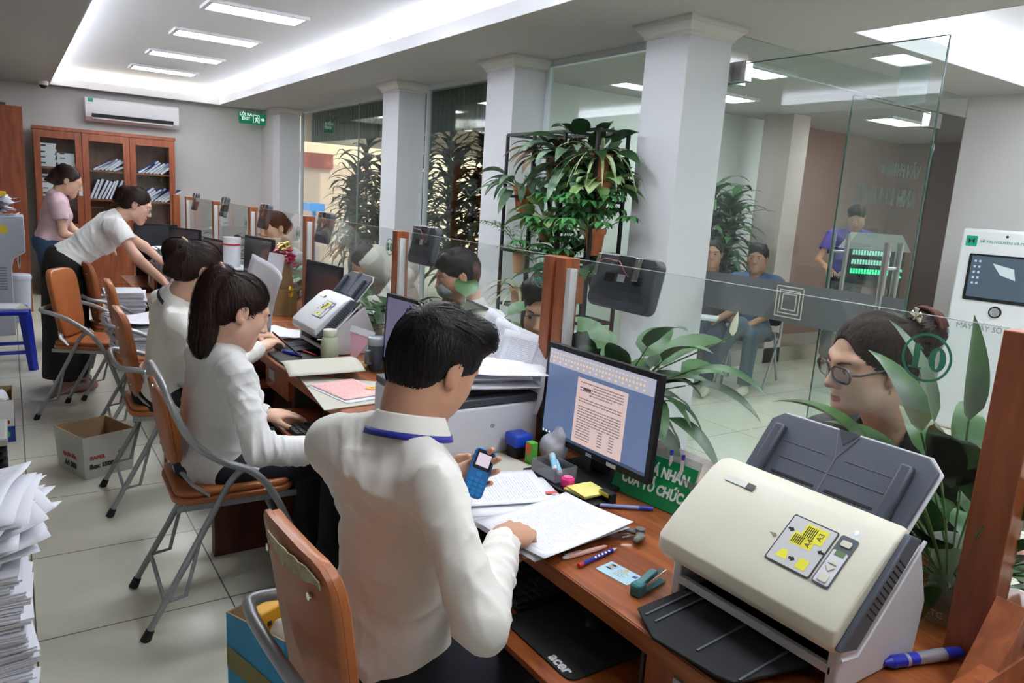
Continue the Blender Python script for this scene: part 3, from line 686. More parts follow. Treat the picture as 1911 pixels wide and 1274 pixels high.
def nv(v): v = np.array(v, float); return v/np.linalg.norm(v)
def hframe(fwd, up):
    """rows: left, forward, up"""
    f = nv(fwd); u = np.array(up, float); u = nv(u-f*(u @ f)); l = np.cross(u, f); return np.array([l, f, u])
class Head:
    def __init__(s, c, fwd, up=(0, 0, 1), k=1.0): s.c = np.array(c, float); s.M = hframe(fwd, up); s.k = k
    def w(s, x, y, z): return s.c+s.k*(x*s.M[0]+y*s.M[1]+z*s.M[2])
    def loc(s, P): return ((P-s.c) @ s.M.T)/s.k
SKIN = mat('skin', (.56, .30, .19), .5, sss=.25, bump=.02, bscale=300)
SKIN2 = mat('skin_light', (.70, .42, .30), .45, sss=.25, bump=.02, bscale=300)
SKIN3 = mat('skin_tan', (.36, .17, .095), .5, sss=.2, bump=.02, bscale=300)
LIP = mat('lips', (.50, .075, .07), .4, sss=.1); LIPM = mat('lips_natural', (.42, .15, .12), .5)
def hairmat(name, col, col2):
    m = mat(name, col, .45, spec=.22); nt = m.node_tree; b = nt.nodes['Principled BSDF']; L = nt.links.new
    tc = nt.nodes.new('ShaderNodeTexCoord'); mp = nt.nodes.new('ShaderNodeMapping'); mp.inputs['Scale'].default_value = (120, 120, 14)
    n = nt.nodes.new('ShaderNodeTexNoise'); n.inputs['Scale'].default_value = 1.6; n.inputs['Detail'].default_value = 3; n.inputs['Distortion'].default_value = .4
    r = nt.nodes.new('ShaderNodeValToRGB'); r.color_ramp.elements[0].position = .4; r.color_ramp.elements[1].position = .68; r.color_ramp.elements[0].color = (*col, 1); r.color_ramp.elements[1].color = (*col2, 1)
    bp = nt.nodes.new('ShaderNodeBump'); bp.inputs['Strength'].default_value = .55; bp.inputs['Distance'].default_value = .004
    L(tc.outputs['Object'], mp.inputs[0]); L(mp.outputs[0], n.inputs['Vector']); L(n.outputs[0], r.inputs[0]); L(r.outputs[0], b.inputs['Base Color']); L(n.outputs[0], bp.inputs['Height']); L(bp.outputs[0], b.inputs['Normal'])
    return m
HBLK = hairmat('hair_black', (.006, .005, .006), (.022, .018, .017)); HBRN = hairmat('hair_dark_brown', (.012, .006, .005), (.05, .022, .015)); HRED = hairmat('hair_red_brown', (.05, .012, .008), (.12, .03, .02))
EYEW = mat('eye_white', (.7, .68, .66), .2); IRIS = mat('iris_dark', (.015, .008, .005), .15)
def head_sdf(S_, h, fem=True, ears=True):
    k = h.k; w = h.w; M = h.M
    def e(c, r, kk=.02, sub=False, MM=None): S_.ell(w(*c), [q*k for q in r], M if MM is None else MM, kk*k, sub)
    def c_(a, b, ra, rb, kk=.012, sub=False): S_.cap(w(*a), w(*b), ra*k, rb*k, kk*k, sub)
    e((0, -.012, .032), (.073, .092, .082)); e((0, .028, -.02), (.062, .058, .08), .03)
    jw = .044 if fem else .05
    for s_ in (1, -1):
        c_((s_*jw, .0, -.062), (s_*.012, .066, -.098), .017, .014, .035)
        e((s_*.040, .052, -.022), (.023, .022, .024), .03)
        c_((s_*.046, .066 if fem else .068, .030), (s_*.012, .080 if fem else .084, .026), .006, .007, .022)
        e((s_*.045, .03, -.06), (.02, .03, .03), .03)
    e((0, .070, -.100), (.017, .014, .015), .025)
    e((0, .062, -.065), (.03, .024, .03), .03)
    for s_ in (1, -1): e((s_*.032, .095, .006), (.019, .015, .011), .012, True)
    for s_ in (1, -1): e((s_*.032, .0745, .006), (.0155, .0145, .0145), .005)
    c_((0, .084, .018), (0, .103, -.024), .0065, .0095, .014); e((0, .104, -.03), (.0115, .0115, .0095), .008)
    for s_ in (1, -1): e((s_*.0125, .093, -.034), (.0075, .009, .007), .006)
    for s_ in (1, -1): e((s_*.007, .103, -.040), (.003, .004, .003), .002, True)
    c_((-.019, .080, -.0635), (0, .093, -.0595), .0042, .0062, .006); c_((.019, .080, -.0635), (0, .093, -.0595), .0042, .0062, .006)
    c_((-.016, .079, -.0715), (.016, .079, -.0715), .0045, .0045, .006); c_((-.008, .0875, -.0715), (.008, .0875, -.0715), .0062, .0062, .006)
    c_((-.02, .09, -.0662), (.02, .09, -.0662), .0014, .0014, .002, True)
    # eyelid slit
    for s_ in (1, -1): S_.cap(w(s_*.021, .090, .0035), w(s_*.043, .086, .0055), .0038*k, .0028*k, .002, True)
    if ears:
        for s_ in (1, -1):
            e((s_*.076, -.012, -.004), (.007, .019, .031), .006); e((s_*.083, -.008, .0), (.005, .011, .019), .003, True); e((s_*.074, -.002, -.026), (.007, .008, .01), .006)
            c_((s_*.079, -.002, -.008), (s_*.079, -.002, .002), .003, .003, .003)
def head_mf(h, lip=True):
    def f(c):
        q = h.loc(c); x, y, z = q[:, 0], q[:, 1], q[:, 2]; out = np.zeros(len(c), int)
        lm = (np.abs(x) < .021-.004*np.abs(z+.067)/.01) & (y > .0795) & (z < -.0575-np.abs(x)*.18) & (z > -.0775+np.abs(x)*.2) & (y < .12)
        out[lm] = 1; return out
    return f
def eyes(h, body):
    for s_ in (1, -1):
        m = MB(); n = 16; vs = []; c = h.w(s_*.032, .0745, .006); Mw = Matrix(((h.M[0][0], h.M[1][0], h.M[2][0], c[0]), (h.M[0][1], h.M[1][1], h.M[2][1], c[1]), (h.M[0][2], h.M[1][2], h.M[2][2], c[2]), (0, 0, 0, 1)))
        k = h.k; R = .0139*k
        prof = [(0.0, R)]+[(R*math.sin(a), R*math.cos(a)) for a in [math.radians(d) for d in (12, 24, 30, 45, 60, 80, 110, 150)]]
        mm = Mw @ Matrix(((1, 0, 0, 0), (0, 0, 1, 0), (0, -1, 0, 0), (0, 0, 0, 1)))
        m.lathe(prof, 16, mm)
        for i in range(len(m.f)):
            if i < 16*3: m.mi[i] = 1
        m.build('eye', [EYEW, IRIS], body, smooth='all')
def brows(h, body, mt, lift=0):
    m = MB()
    for s_ in (1, -1):
        P = [h.w(s_*.014, .0925, .022+lift), h.w(s_*.026, .0895, .0265+lift), h.w(s_*.04, .080, .028+lift), h.w(s_*.052, .068, .022+lift)]
        m.tube([tuple(p) for p in P], [.002*h.k, .003*h.k, .0026*h.k, .001*h.k], 6)
    m.build('eyebrows', mt, body, smooth='all')
def hand_sdf(S_, wr, d, nrm, side, curl=(.3, .35, .4, .45), thumb=None, k=1.0, spread=.09, tcurl=.3):
    """wr wrist, d direction of the palm, nrm back-of-hand normal, side unit vector towards the thumb; curl per finger (radians per joint)"""
    wr = np.array(wr, float); d = nv(d); nrm = nv(np.array(nrm)-d*(np.array(nrm) @ d)); side = nv(np.array(side)-d*(np.array(side) @ d)-nrm*(np.array(side) @ nrm))
    Mh = np.array([side, d, nrm]); P = lambda x, y, z: wr+k*(x*side+y*d+z*nrm)
    S_.cap(P(0, -.03, 0), P(0, .02, 0), .026*k, .026*k, .012, sq=(nrm, .74))
    S_.ell(P(0, .05, 0), (.040*k, .048*k, .0155*k), Mh, .014); S_.ell(P(.022, .035, -.004), (.020*k, .032*k, .017*k), Mh, .014); S_.ell(P(-.024, .035, -.003), (.016*k, .034*k, .015*k), Mh, .014)
    xs = (.030, .010, -.010, -.029); ys = (.088, .092, .088, .080); Ls = ((.040, .025, .020), (.044, .028, .021), (.041, .026, .021), (.032, .020, .018)); rs = (.0088, .009, .0086, .0076)
    for i in range(4):
        p = P(xs[i], ys[i], 0); a = 0; sp = (1.5-i)*spread
        S_.cap(P(xs[i]*.75, ys[i]-.035, .001), p, .010*k, (rs[i]+.001)*k, .008)
        c3 = curl[i] if isinstance(curl[i], (tuple, list)) else (curl[i], curl[i]*1.15, curl[i]*.8)
        for j in range(3):
            a += c3[j]; dr = math.cos(a)*(math.cos(sp)*d+math.sin(sp)*side)-math.sin(a)*nrm
            q = p+k*Ls[i][j]*dr; S_.cap(p, q, (rs[i]-.0006*j)*k, (rs[i]-.0006*(j+1))*k, .003); p = q
    if thumb is None: thumb = (.75, -.35)
    a = thumb[0]; b_ = thumb[1]; p = P(.026, .018, -.006)
    dr = math.cos(a)*d+math.sin(a)*side+b_*nrm; dr = nv(dr); q = p+k*.044*dr; S_.cap(p, q, .0135*k, .0108*k, .010); p = q
    dr = nv(dr+tcurl*(d*.6-side*.5-nrm*.2)); q = p+k*.032*dr; S_.cap(p, q, .0106*k, .0098*k, .004); p = q
    dr = nv(dr+tcurl*(d*.6-side*.5-nrm*.2)); q = p+k*.026*dr; S_.cap(p, q, .0098*k, .008*k, .004)
from mathutils.kdtree import KDTree
def comb(hm, n, dirf, ln=.06, steps=7, width=.0014, lift=(.0006, .003), seed=0, keep=None):
    """lay N fine locks over the polygonised surface HM=(P,Q), following the direction field"""
    P, Q = hm; rr = np.random.RandomState(seed); e1 = P[Q[:, 1]]-P[Q[:, 0]]; e2 = P[Q[:, 2]]-P[Q[:, 0]]; fn = np.cross(e1, e2); fc = P[Q].mean(1)
    fn /= np.maximum(np.linalg.norm(fn, axis=1)[:, None], 1e-12); cen = P.mean(0)
    kd = KDTree(len(fc))
    for i, p in enumerate(fc): kd.insert(p, i)
    kd.balance(); vs, fs = [], []; idx = rr.randint(0, len(fc), n)
    sgn = 1.0 if np.mean(np.sum(fn*(fc-cen), 1)) > 0 else -1.0; fn = fn*sgn
    for i in idx:
        p = fc[i]; 
        if keep is not None and not keep(p): continue
        L_ = ln*rr.uniform(.6, 1.2); lf = rr.uniform(*lift); w_ = width*rr.uniform(.6, 1.3); a = rr.uniform(-.12, .12); base = len(vs); k = 0
        for st in range(steps+1):
            _, j, _ = kd.find(p); nn = fn[j]; d = np.array(dirf(p), float); d = d-nn*(d @ nn); L2 = np.linalg.norm(d)
            if L2 < 1e-6: break
            d = d/L2; sd = np.cross(nn, d); d = d+a*sd; t = st/steps; prof = math.sin(math.pi*min(.98, .12+t*.86))**.6
            q = fc[j]+nn*(lf*math.sin(math.pi*min(1, .15+t*.8))); q = q+((p-q) @ sd)*sd
            vs += [tuple(q-sd*w_*prof), tuple(q+sd*w_*prof+nn*.0004)]; p = q+d*L_/steps; k += 1
        for st in range(k-1): b_ = base+2*st; fs.append((b_, b_+1, b_+3, b_+2))
    return np.array(vs), np.array(fs)
def bounds(pts, pad): A = np.array([np.array(p, float) for p in pts]); return A.min(0)-pad, A.max(0)+pad
def lerp(a, b, t): return np.array(a, float)*(1-t)+np.array(b, float)*t
LAST = {}
def person(label, J, h, fem=True, skin=SKIN2, lip=LIP, sleeve=1.0, shirt=None, trousers=None, hands=None, vox=.006, hvox=.004, legs=True, neckr=.05, bulk=1.0, collar=True, wr_amp=.004, shoe=None, group='people', shirt_len=.0, eye=True, brow=True, seed=1, cuff=None):
    """J: joints pel neck shL shR elL elR wrL wrR hipL hipR knL knR anL anR (world). One continuous body; clothes are children."""
    pel = np.array(J['pel'], float); nk = np.array(J['neck'], float); shL, shR = (np.array(J[q], float) for q in ('shL', 'shR'))
    upv = nv(nk-pel); lft = nv(shL-shR); fw = np.cross(lft, upv); fw = nv(fw); lft = np.cross(upv, fw); T_ = np.array([lft, fw, upv]); B = bulk
    shm = (shL+shR)/2; H = nk-pel; hl = np.linalg.norm(H)
    def torso(S_, g=0.0, lo=0):
        S_.ell(pel+upv*hl*.62+fw*.01, ((.150+g)*B, (.095+g)*B, .19+g), T_, .05)
        S_.ell(pel+upv*hl*.32+fw*.012, ((.135+g)*B, (.092+g)*B, .18+g), T_, .05)
        S_.ell(pel+upv*.02, ((.160+g)*B, (.112+g)*B, .12+g), T_, .05)
        if fem:
            for q in (1, -1): S_.ell(pel+upv*hl*.60+fw*.075+lft*.065*q, ((.055+g), (.05+g), .055+g), T_, .04)
        for a in (shL, shR): S_.cap(lerp(a, shm, .6)-upv*.03, a-upv*.012, (.056+g)*B, (.042+g)*B, .04)
        for a in (shL, shR): S_.cap(nk-upv*.02-fw*.01, lerp(nk, a, .8), .046+g, .04+g, .04)
    pts = [pel, nk, shL, shR]+[J[q] for q in ('elL', 'elR', 'wrL', 'wrR') if q in J]+([J[q] for q in ('knL', 'knR', 'anL', 'anR', 'hipL', 'hipR') if q in J] if legs else [])
    lo, hi = bounds(pts, .2); b = SDF(lo, hi, vox); torso(b, -.022)
    hw = h.w
    nb = hw(0, -.028, -.055)
    b.cap(nk-upv*.03, nb, neckr*1.1, neckr*h.k, .03)
    for sd in 'LR':
        if 'el'+sd in J: b.chain([J['sh'+sd], J['el'+sd], J['wr'+sd]], [.036*B, .033*B, .024], .02)
        if legs and 'kn'+sd in J: b.chain([J['hip'+sd], J['kn'+sd], J['an'+sd]], [.075, .05, .034], .03)
    lo2, hi2 = bounds([h.c], .15*h.k+.02); hd = SDF(lo2, hi2, hvox); head_sdf(hd, h, fem)
    hd.cap(hw(0, -.018, -.03), lerp(nb, nk, .55), neckr*.98*h.k, neckr*1.03, .03); hd.cap(nk-upv*.03, nb, neckr*1.1, neckr*h.k, .03)
    parts = [b, hd]
    for sd, kw in (hands or {}).items():
        wv = np.array(J['wr'+sd], float); kw = dict(kw); kw.setdefault('d', wv-np.array(J['el'+sd], float))
        lo3, hi3 = bounds([wv, wv+nv(kw['d'])*.1], .13); hs = SDF(lo3, hi3, kw.pop('vox', .003)); hand_sdf(hs, wv, **kw)
        hs.cap(lerp(wv, J['el'+sd], .35), wv, .029, .0245, .012); parts.append(hs)
    hmf = head_mf(h)
    body = mesh_obj('person', parts, [skin, lip], None, hmf)
    T(body, label, 'person', group)
    if eye: eyes(h, body)
    if shirt is not None:
        lo, hi = bounds([q for q in [pel-upv*(.1+shirt_len), nk, shL, shR]+[J[q] for q in ('elL', 'elR', 'wrL', 'wrR') if q in J]], .2)
        c = SDF(lo, hi, vox*.85); torso(c, .006)
        for sd in 'LR':
            if 'el'+sd not in J: continue
            a, m_, z = (np.array(J[q+sd], float) for q in ('sh', 'el', 'wr'))
            if sleeve >= 1:
                c.cap(a, m_, .052*B, .050*B, .035); c.cap(m_, lerp(m_, z, .93), .050*B, .036, .02, flat=False)
                c.cap(lerp(m_, z, .86), lerp(m_, z, .98), .037, .036, .004, flat=True)
            else:
                e_ = lerp(a, m_, sleeve); c.cap(a, e_, .060*B, .060*B, .03, flat=True); c.cap(a, lerp(a, m_, sleeve*.6), .060*B, .058*B, .04)
        c.noise(wr_amp*.7, 16, seed); c.folds(wr_amp*2.1, 21, seed+5); c.folds(wr_amp*.9, 44, seed+9)
        for sd in 'LR':
            if 'el'+sd in J and sleeve >= 1:
                a, m_, z = (np.array(J[q+sd], float) for q in ('sh', 'el', 'wr'))
                c.joint(m_, z-m_, wr_amp*2.9, .034, .085, seed); c.joint(lerp(m_, z, .55), z-m_, wr_amp*2.0, .03, .07, seed+1); c.joint(lerp(a, m_, .45), (m_-a)+.5*(z-m_), wr_amp*1.3, .05, .10, seed+2); c.joint(a, (m_-a), wr_amp*1.3, .05, .08, seed+3)
        c.joint(pel+upv*.1, upv, wr_amp*1.8, .05, .16, seed+4)
        dn = nv(-upv); c.half(pel-upv*(.085+shirt_len), -upv, keep=(pel-upv*(.25+shirt_len), .34) if 'wrL' in J else None)
        # neck hole
        c.cap(nk-upv*.035+fw*.012, nk+(nb-nk)*1.6+fw*.02, neckr*1.12, neckr*1.35, .004, sub=True)
        c.half(nk+upv*.035, nv(nb-nk+upv*.3), keep=(nk+upv*.14, .2))
        for sd in 'LR':
            if 'el'+sd in J and sleeve < 1:
                a, m_ = np.array(J['sh'+sd], float), np.array(J['el'+sd], float); e_ = lerp(a, m_, sleeve)
                c.cap(e_-nv(m_-a)*.012, m_, .052*B, .052*B, 0, sub=True, flat=True)
            elif 'el'+sd in J:
                m_, z = np.array(J['el'+sd], float), np.array(J['wr'+sd], float); c.cap(lerp(m_, z, .955), lerp(m_, z, 1.15), .031, .031, 0, sub=True)
        LAST['shirt'] = c; sh = mesh_obj('shirt', [c], shirt, body, smooth_it=1)
        if collar:
            cs = SDF(*bounds([nk], .14), .0025); ax = nv(nb-nk)
            base = nk+fw*.004-ax*.012; rt = neckr+.016
            cs.cap(base, base+ax*.040, rt+.008, rt, 0, flat=True); cs.cap(base-ax*.01, base+ax*.07, rt-.001, rt-.010, .0, sub=True)
            cs.cap(base+fw*.09+ax*.05, base+fw*.06-ax*.03, .05, .004, .004, sub=True)
            LAST['collar'] = (base, ax, rt, fw)
            # folded flap
            f2 = SDF(*bounds([nk], .15), .0025); f2.cap(base+ax*.002, base+ax*.040, rt+.021, rt+.003, 0, flat=True); f2.cap(base-ax*.012, base+ax*.06, rt+.013, rt-.005, .0, sub=True); f2.cap(base+fw*.10+ax*.07, base+fw*.075-ax*.04, .05, .012, .004, sub=True)
            mesh_obj('collar', [cs, f2], shirt, sh, smooth_it=1)
    if trousers is not None and 'knL' in J:
        lo, hi = bounds([J[q] for q in ('hipL', 'hipR', 'knL', 'knR', 'anL', 'anR')]+[pel], .2); t_ = SDF(lo, hi, vox)
        t_.ell(pel+upv*.0, (.168*B, .122*B, .115), T_, .05)
        for sd in 'LR':
            hp, kn, an = (np.array(J[q+sd], float) for q in ('hip', 'kn', 'an')); t_.cap(hp, kn, .092*B, .066, .05); t_.cap(kn, an, .066, .056, .03, flat=False); t_.cap(lerp(kn, an, .8), an, .06, .058, .01, flat=True)
            t_.cap(an-nv(kn-an)*.0, an-nv(kn-an)*.12, .075, .075, 0, sub=True, flat=True)
        t_.noise(.004, 20, seed+2)
        mesh_obj('trousers', [t_], trousers, body, smooth_it=2)
    if shoe is not None:
        for sd in 'LR':
            a = np.array(J['an'+sd], float); td = nv(J['toe'+sd]) if 'toe'+sd in J else nv((fw[0], fw[1], 0)); s_ = SDF(*bounds([a, a+td*.2], .09), .005)
            un = np.array((0, 0, 1.)); un = nv(un-td*(un @ td)); base = a-un*.055
            s_.cap(base-td*.035, base+td*.14, .036, .034, .02, sq=(un, .8)); s_.ell(base+td*.09+un*.012, (.04, .08, .034), hframe(td, un), .02); s_.cap(a-un*.02, base, .036, .038, .03)
            mesh_obj('shoe', [s_], shoe, body)
    return body
def lanyard(body, h, nk, fw, lft, upv, mt, hgt=.0215, w=.012):
    """ribbon round the collar, laid on the shirt surface"""
    base, ax, rt, fw = LAST['collar']; q = MB(); vs = []; lft = np.cross(ax, fw); lft = nv(lft); fr_ = np.cross(lft, ax); n = 44; R0 = rt+hgt
    for k in range(n+1):
        t = math.radians(-150+300*k/n); d = lft*math.sin(t)-fr_*math.cos(t)
        for z in (.004, .004-w): vs.append(tuple(base+ax*z+d*(R0+(.004 if z < 0 else 0))))
    q.add(vs, [(2*i, 2*i+2, 2*i+3, 2*i+1) for i in range(n)]); return q.build('lanyard', mt, body, smooth='all', solid=.0022)
# ---------------- people ----------------
SHW = mat('shirt_white', (.80, .79, .78), .75, sheen=.2, bump=.05, bscale=180); SHI = mat('shirt_ivory', (.80, .77, .72), .7, sheen=.3, bump=.04, bscale=160)
NAVY = mat('trousers_navy', (.008, .009, .018), .85); BLK = mat('trousers_black', (.006, .006, .007), .85)
BLUEL = mat('lanyard_blue', (.01, .02, .28), .5); NAVYL = mat('lanyard_navy', (.01, .02, .06), .5)
# --- man with the blue phone (nearest, seen from behind)
J = dict(pel=(.60, 1.27, .53), neck=(.665, 1.33, 1.025), shR=(.645, 1.165, .955), shL=(.55, 1.455, .965), elR=(.66, 1.00, .76), wrR=(.815, 1.165, .812), elL=(.66, 1.56, .78), wrL=(.825, 1.47, .815),
         hipR=(.66, 1.18, .52), hipL=(.62, 1.36, .52), knR=(.98, 1.22, .50), knL=(.96, 1.44, .50), anR=(.90, 1.22, .10), anL=(.9, 1.46, .10))
hd1 = Head((.735, 1.355, 1.145), (.80, .20, -.50), (.42, .05, .9), 1.02)
p1 = person('man in a white long-sleeved shirt with short black hair holding a blue phone', J, hd1, fem=False, skin=SKIN, lip=LIPM, shirt=SHI, trousers=NAVY,
    hands=dict(R=dict(nrm=(-.25, -.2, .95), side=(-.35, .9, .3), d=(.85, .5, -.12), curl=((.55, .9, .5), (.9, 1.0, .6), (1.0, 1.1, .7), (1.1, 1.1, .7)), thumb=(.35, -.5), k=1.0),
               L=dict(nrm=(.35, .85, -.45), side=(-.4, .1, .9), d=(.80, -.42, .35), curl=((.35, .42, .3), (.38, .45, .3), (.42, .48, .3), (.45, .5, .3)), thumb=(.5, -.85), tcurl=.5, k=.98)), vox=.006, hvox=.003, neckr=.053, wr_amp=.005, seed=3, bulk=1.0, shoe=BLK)
def hair_short(h, body, mt, n_=1200):
    s = SDF(*bounds([h.c], .17), .003); w = h.w; M = h.M; k = h.k
    s.ell(w(0, -.014, .042), (.081*k, .101*k, .086*k), M, .01)
    s.ell(w(0, -.05, .01), (.074*k, .064*k, .08*k), M, .02)
    s.cap(w(-.03, .055, .10), w(.045, .075, .085), .026*k, .022*k, .03); s.cap(w(-.045, .04, .095), w(.05, .04, .10), .03*k, .028*k, .03)
    s.noise(.0025, 60, 4)
    # face opening, ear notch, nape
    s.ell(w(0, .118, -.03), (.074*k, .080*k, .108*k), M, .006, True)
    for q in (1, -1): s.ell(w(q*.085, .02, -.04), (.026*k, .036*k, .052*k), M, .004, True)
    s.ell(w(0, -.045, -.03), (.060*k, .048*k, .062*k), M, .015); s.half(w(0, -.06, -.082), -M[2]*.85-M[1]*.25)
    hm = s.mesh(); wh = w(.01, -.075, .10)
    def df(p):
        q = h.loc(np.array(p)); out = (np.array(p)-wh); out = out/max(1e-6, np.linalg.norm(out))
        if q[2] > .06: return out*.5+M[1]*1.0+M[0]*.35
        return out*.3-M[2]*1.0+M[1]*(.25 if q[1] > -.02 else -.05)
    parts = [hm]
    if n_: parts.append(comb(hm, n_, df, .05*k, 6, .0011*k, (.0003, .0032), 3)); parts.append(comb(hm, n_//6, df, .07*k, 7, .0014*k, (.003, .009), 4, keep=lambda p: h.loc(np.array(p))[2] > .075))
    mesh_obj('hair', parts, mt, body)
L1_ = LAST['shirt']
hair_short(hd1, p1, HBLK, 7000); brows(hd1, p1, HBLK)
T1 = hframe((.95, .3, -.15), (.12, .1, 1)); lanyard(p1, hd1, (.665, 1.33, 1.022), T1[1], T1[0], T1[2], BLUEL, .0215, .013)
# --- woman with the ponytail
J = dict(pel=(.54, 2.65, .53), neck=(.545, 2.455, .985), shR=(.565, 2.32, .915), shL=(.52, 2.62, .935), elR=(.60, 2.22, .69), wrR=(.765, 2.235, .665), elL=(.70, 2.72, .72), wrL=(.715, 2.62, .70),
         hipR=(.60, 2.56, .52), hipL=(.58, 2.74, .52), knR=(.98, 2.50, .52), knL=(.97, 2.76, .50), anR=(.95, 2.5, .1), anL=(.95, 2.78, .1))
J['elL'] = (.62, 2.74, .70); J['wrL'] = (.755, 2.69, .655)
hd2 = Head((.598, 2.435, 1.095), (.88, .05, -.42), (.38, .0, .9), .98)
p2 = person('woman with a long brown ponytail and white blouse typing at the desk', J, hd2, fem=True, skin=SKIN2, shirt=SHW, trousers=NAVY,
    hands=dict(R=dict(nrm=(.05, -.1, 1), side=(-.1, 1, .1), d=(1, .1, -.08), curl=(.3, .3, .32, .35), k=.92), L=dict(nrm=(.05, -.1, 1), side=(.1, -1, .1), d=(1, .05, -.05), curl=(.28, .28, .3, .3), k=.92)), vox=.006, hvox=.003, neckr=.045, wr_amp=.007, seed=11, bulk=.93, shoe=BLK)
def hair_pulled(h, body, mt, tail=None, tailr=None, bun=None, seed=0, clip=None, k2=1.0, name='hair', n_=1500):
    s = SDF(*bounds([h.c]+([h.w(*t) for t in tail] if tail else []), .17), .0035); w = h.w; M = h.M; k = h.k
    s.ell(w(0, -.016, .036), (.080*k, .099*k, .087*k), M, .01); s.ell(w(0, -.05, -.01), (.070*k, .055*k, .07*k), M, .02)
    if bun:
        for c, r in bun: s.ell(w(*c), [q*k for q in r], M, .02)
    s.noise(.0018, 50, seed)
    s.ell(w(0, .118, -.014), (.080*k, .078*k, .118*k), M, .006, True)
    for q in (1, -1): s.ell(w(q*.085, .012, -.045), (.024*k, .034*k, .052*k), M, .004, True)
    s.half(w(0, -.06, -.07), -M[2])
    hm = s.mesh(); parts = [hm]; tp = w(*(tail[0] if tail else (bun[0][0] if bun else (0, -.1, .04))))
    if bun:
        bc = [w(*b_[0]) for b_ in bun]
    def df(p):
        p = np.array(p); q = h.loc(p)
        if bun and min(np.linalg.norm(p-c) for c in bc) < .05: return np.cross(p-bc[0], M[0]+.3*M[2])
        return tp-p
    if n_: parts.append(comb(hm, n_, df, .075*k, 8, .0011*k, (.0003, .0028), seed)); parts.append(comb(hm, n_//8, df, .06*k, 7, .0008*k, (.002, .008), seed+1))
    if tail:
        t = SDF(*bounds([w(*q) for q in tail], .08), .0035); P = smooth_pts([tuple(w(*q)) for q in tail], 4); R = np.interp(np.linspace(0, 1, len(P)), np.linspace(0, 1, len(tailr)), tailr)
        t.chain([np.array(p) for p in P], [float(r)*k for r in R], .01); a = nv(np.array(P[-1])-np.array(P[0]))
        t.noise(.003, 50, seed); tm_ = t.mesh(); parts.append(tm_); PA = np.array([tuple(p) for p in P])
        def tf(p):
            i = int(np.argmin(np.sum((PA-np.array(p))**2, 1))); return PA[min(i+1, len(PA)-1)]-PA[max(i-1, 0)]
        parts.append(comb(tm_, n_, tf, .10*k, 8, .0014*k, (.0005, .005), seed+2)); parts.append(comb(tm_, n_//5, tf, .09*k, 8, .001*k, (.003, .012), seed+3))
    mesh_obj(name, parts, mt, body)
    if clip is not None:
        MB().tube([tuple(w(*q)) for q in clip[0]], clip[1], 8).build('hair_tie', clip[2], body, smooth=True)
hair_pulled(hd2, p2, HBRN, tail=[(0, -.075, .082), (0, -.098, .088), (.0, -.116, .062), (.0, -.114, .01), (-.005, -.100, -.04), (-.01, -.084, -.09), (-.01, -.07, -.135), (-.012, -.06, -.165)], tailr=[.018, .024, .031, .034, .036, .037, .033, .014], seed=5, n_=4500,
    clip=([(-.022, -.098, .088), (-.018, -.112, .108), (.0, -.118, .115), (.018, -.112, .108), (.022, -.098, .088)], .007, mat('scrunchie_pink', (.6, .35, .32), .7)))
brows(hd2, p2, HBRN)
# --- woman with the clipped bun
J = dict(pel=(.54, 3.66, .53), neck=(.585, 3.41, 1.0), shR=(.555, 3.275, .925), shL=(.555, 3.60, .955), elR=(.70, 3.17, .72), wrR=(.90, 3.3, .78), elL=(.78, 3.7, .78), wrL=(.96, 3.6, .78),
         hipR=(.60, 3.57, .52), hipL=(.58, 3.74, .52), knR=(.95, 3.5, .5), knL=(.95, 3.75, .5), anR=(.93, 3.5, .1), anL=(.93, 3.78, .1))
hd3 = Head((.665, 3.36, 1.125), (.93, .15, -.33), (.32, .0, .95), .98)
p3 = person('woman with clipped-up dark hair and navy lanyard seated behind the ponytailed woman', J, hd3, fem=True, skin=SKIN2, shirt=SHI, trousers=BLK, hands=dict(R=dict(nrm=(0, 0, 1), side=(0, 1, 0), k=.92), L=dict(nrm=(0, 0, 1), side=(0, -1, 0), k=.92)), vox=.007, hvox=.004, neckr=.045, wr_amp=.004, seed=21, bulk=1.0)
hair_pulled(hd3, p3, HBRN, bun=[((0, -.10, .055), (.05, .05, .05)), ((0.0, -.125, .03), (.055, .04, .055)), ((0, -.10, -.03), (.05, .045, .06)), ((0, -.13, .07), (.03, .035, .022)), ((.0, -.16, .045), (.02, .02, .03))], seed=8, n_=3500,
    clip=([(-.035, -.085, .075), (-.02, -.105, .10), (.0, -.115, .105), (.02, -.105, .10), (.035, -.085, .075)], .006, mat('hair_claw_beige', (.55, .35, .18), .4)))
T3 = hframe((.95, .1, -.2), (.2, 0, 1)); lanyard(p3, hd3, (.585, 3.41, 1.0), T3[1], T3[0], T3[2], NAVYL, .0215, .015)
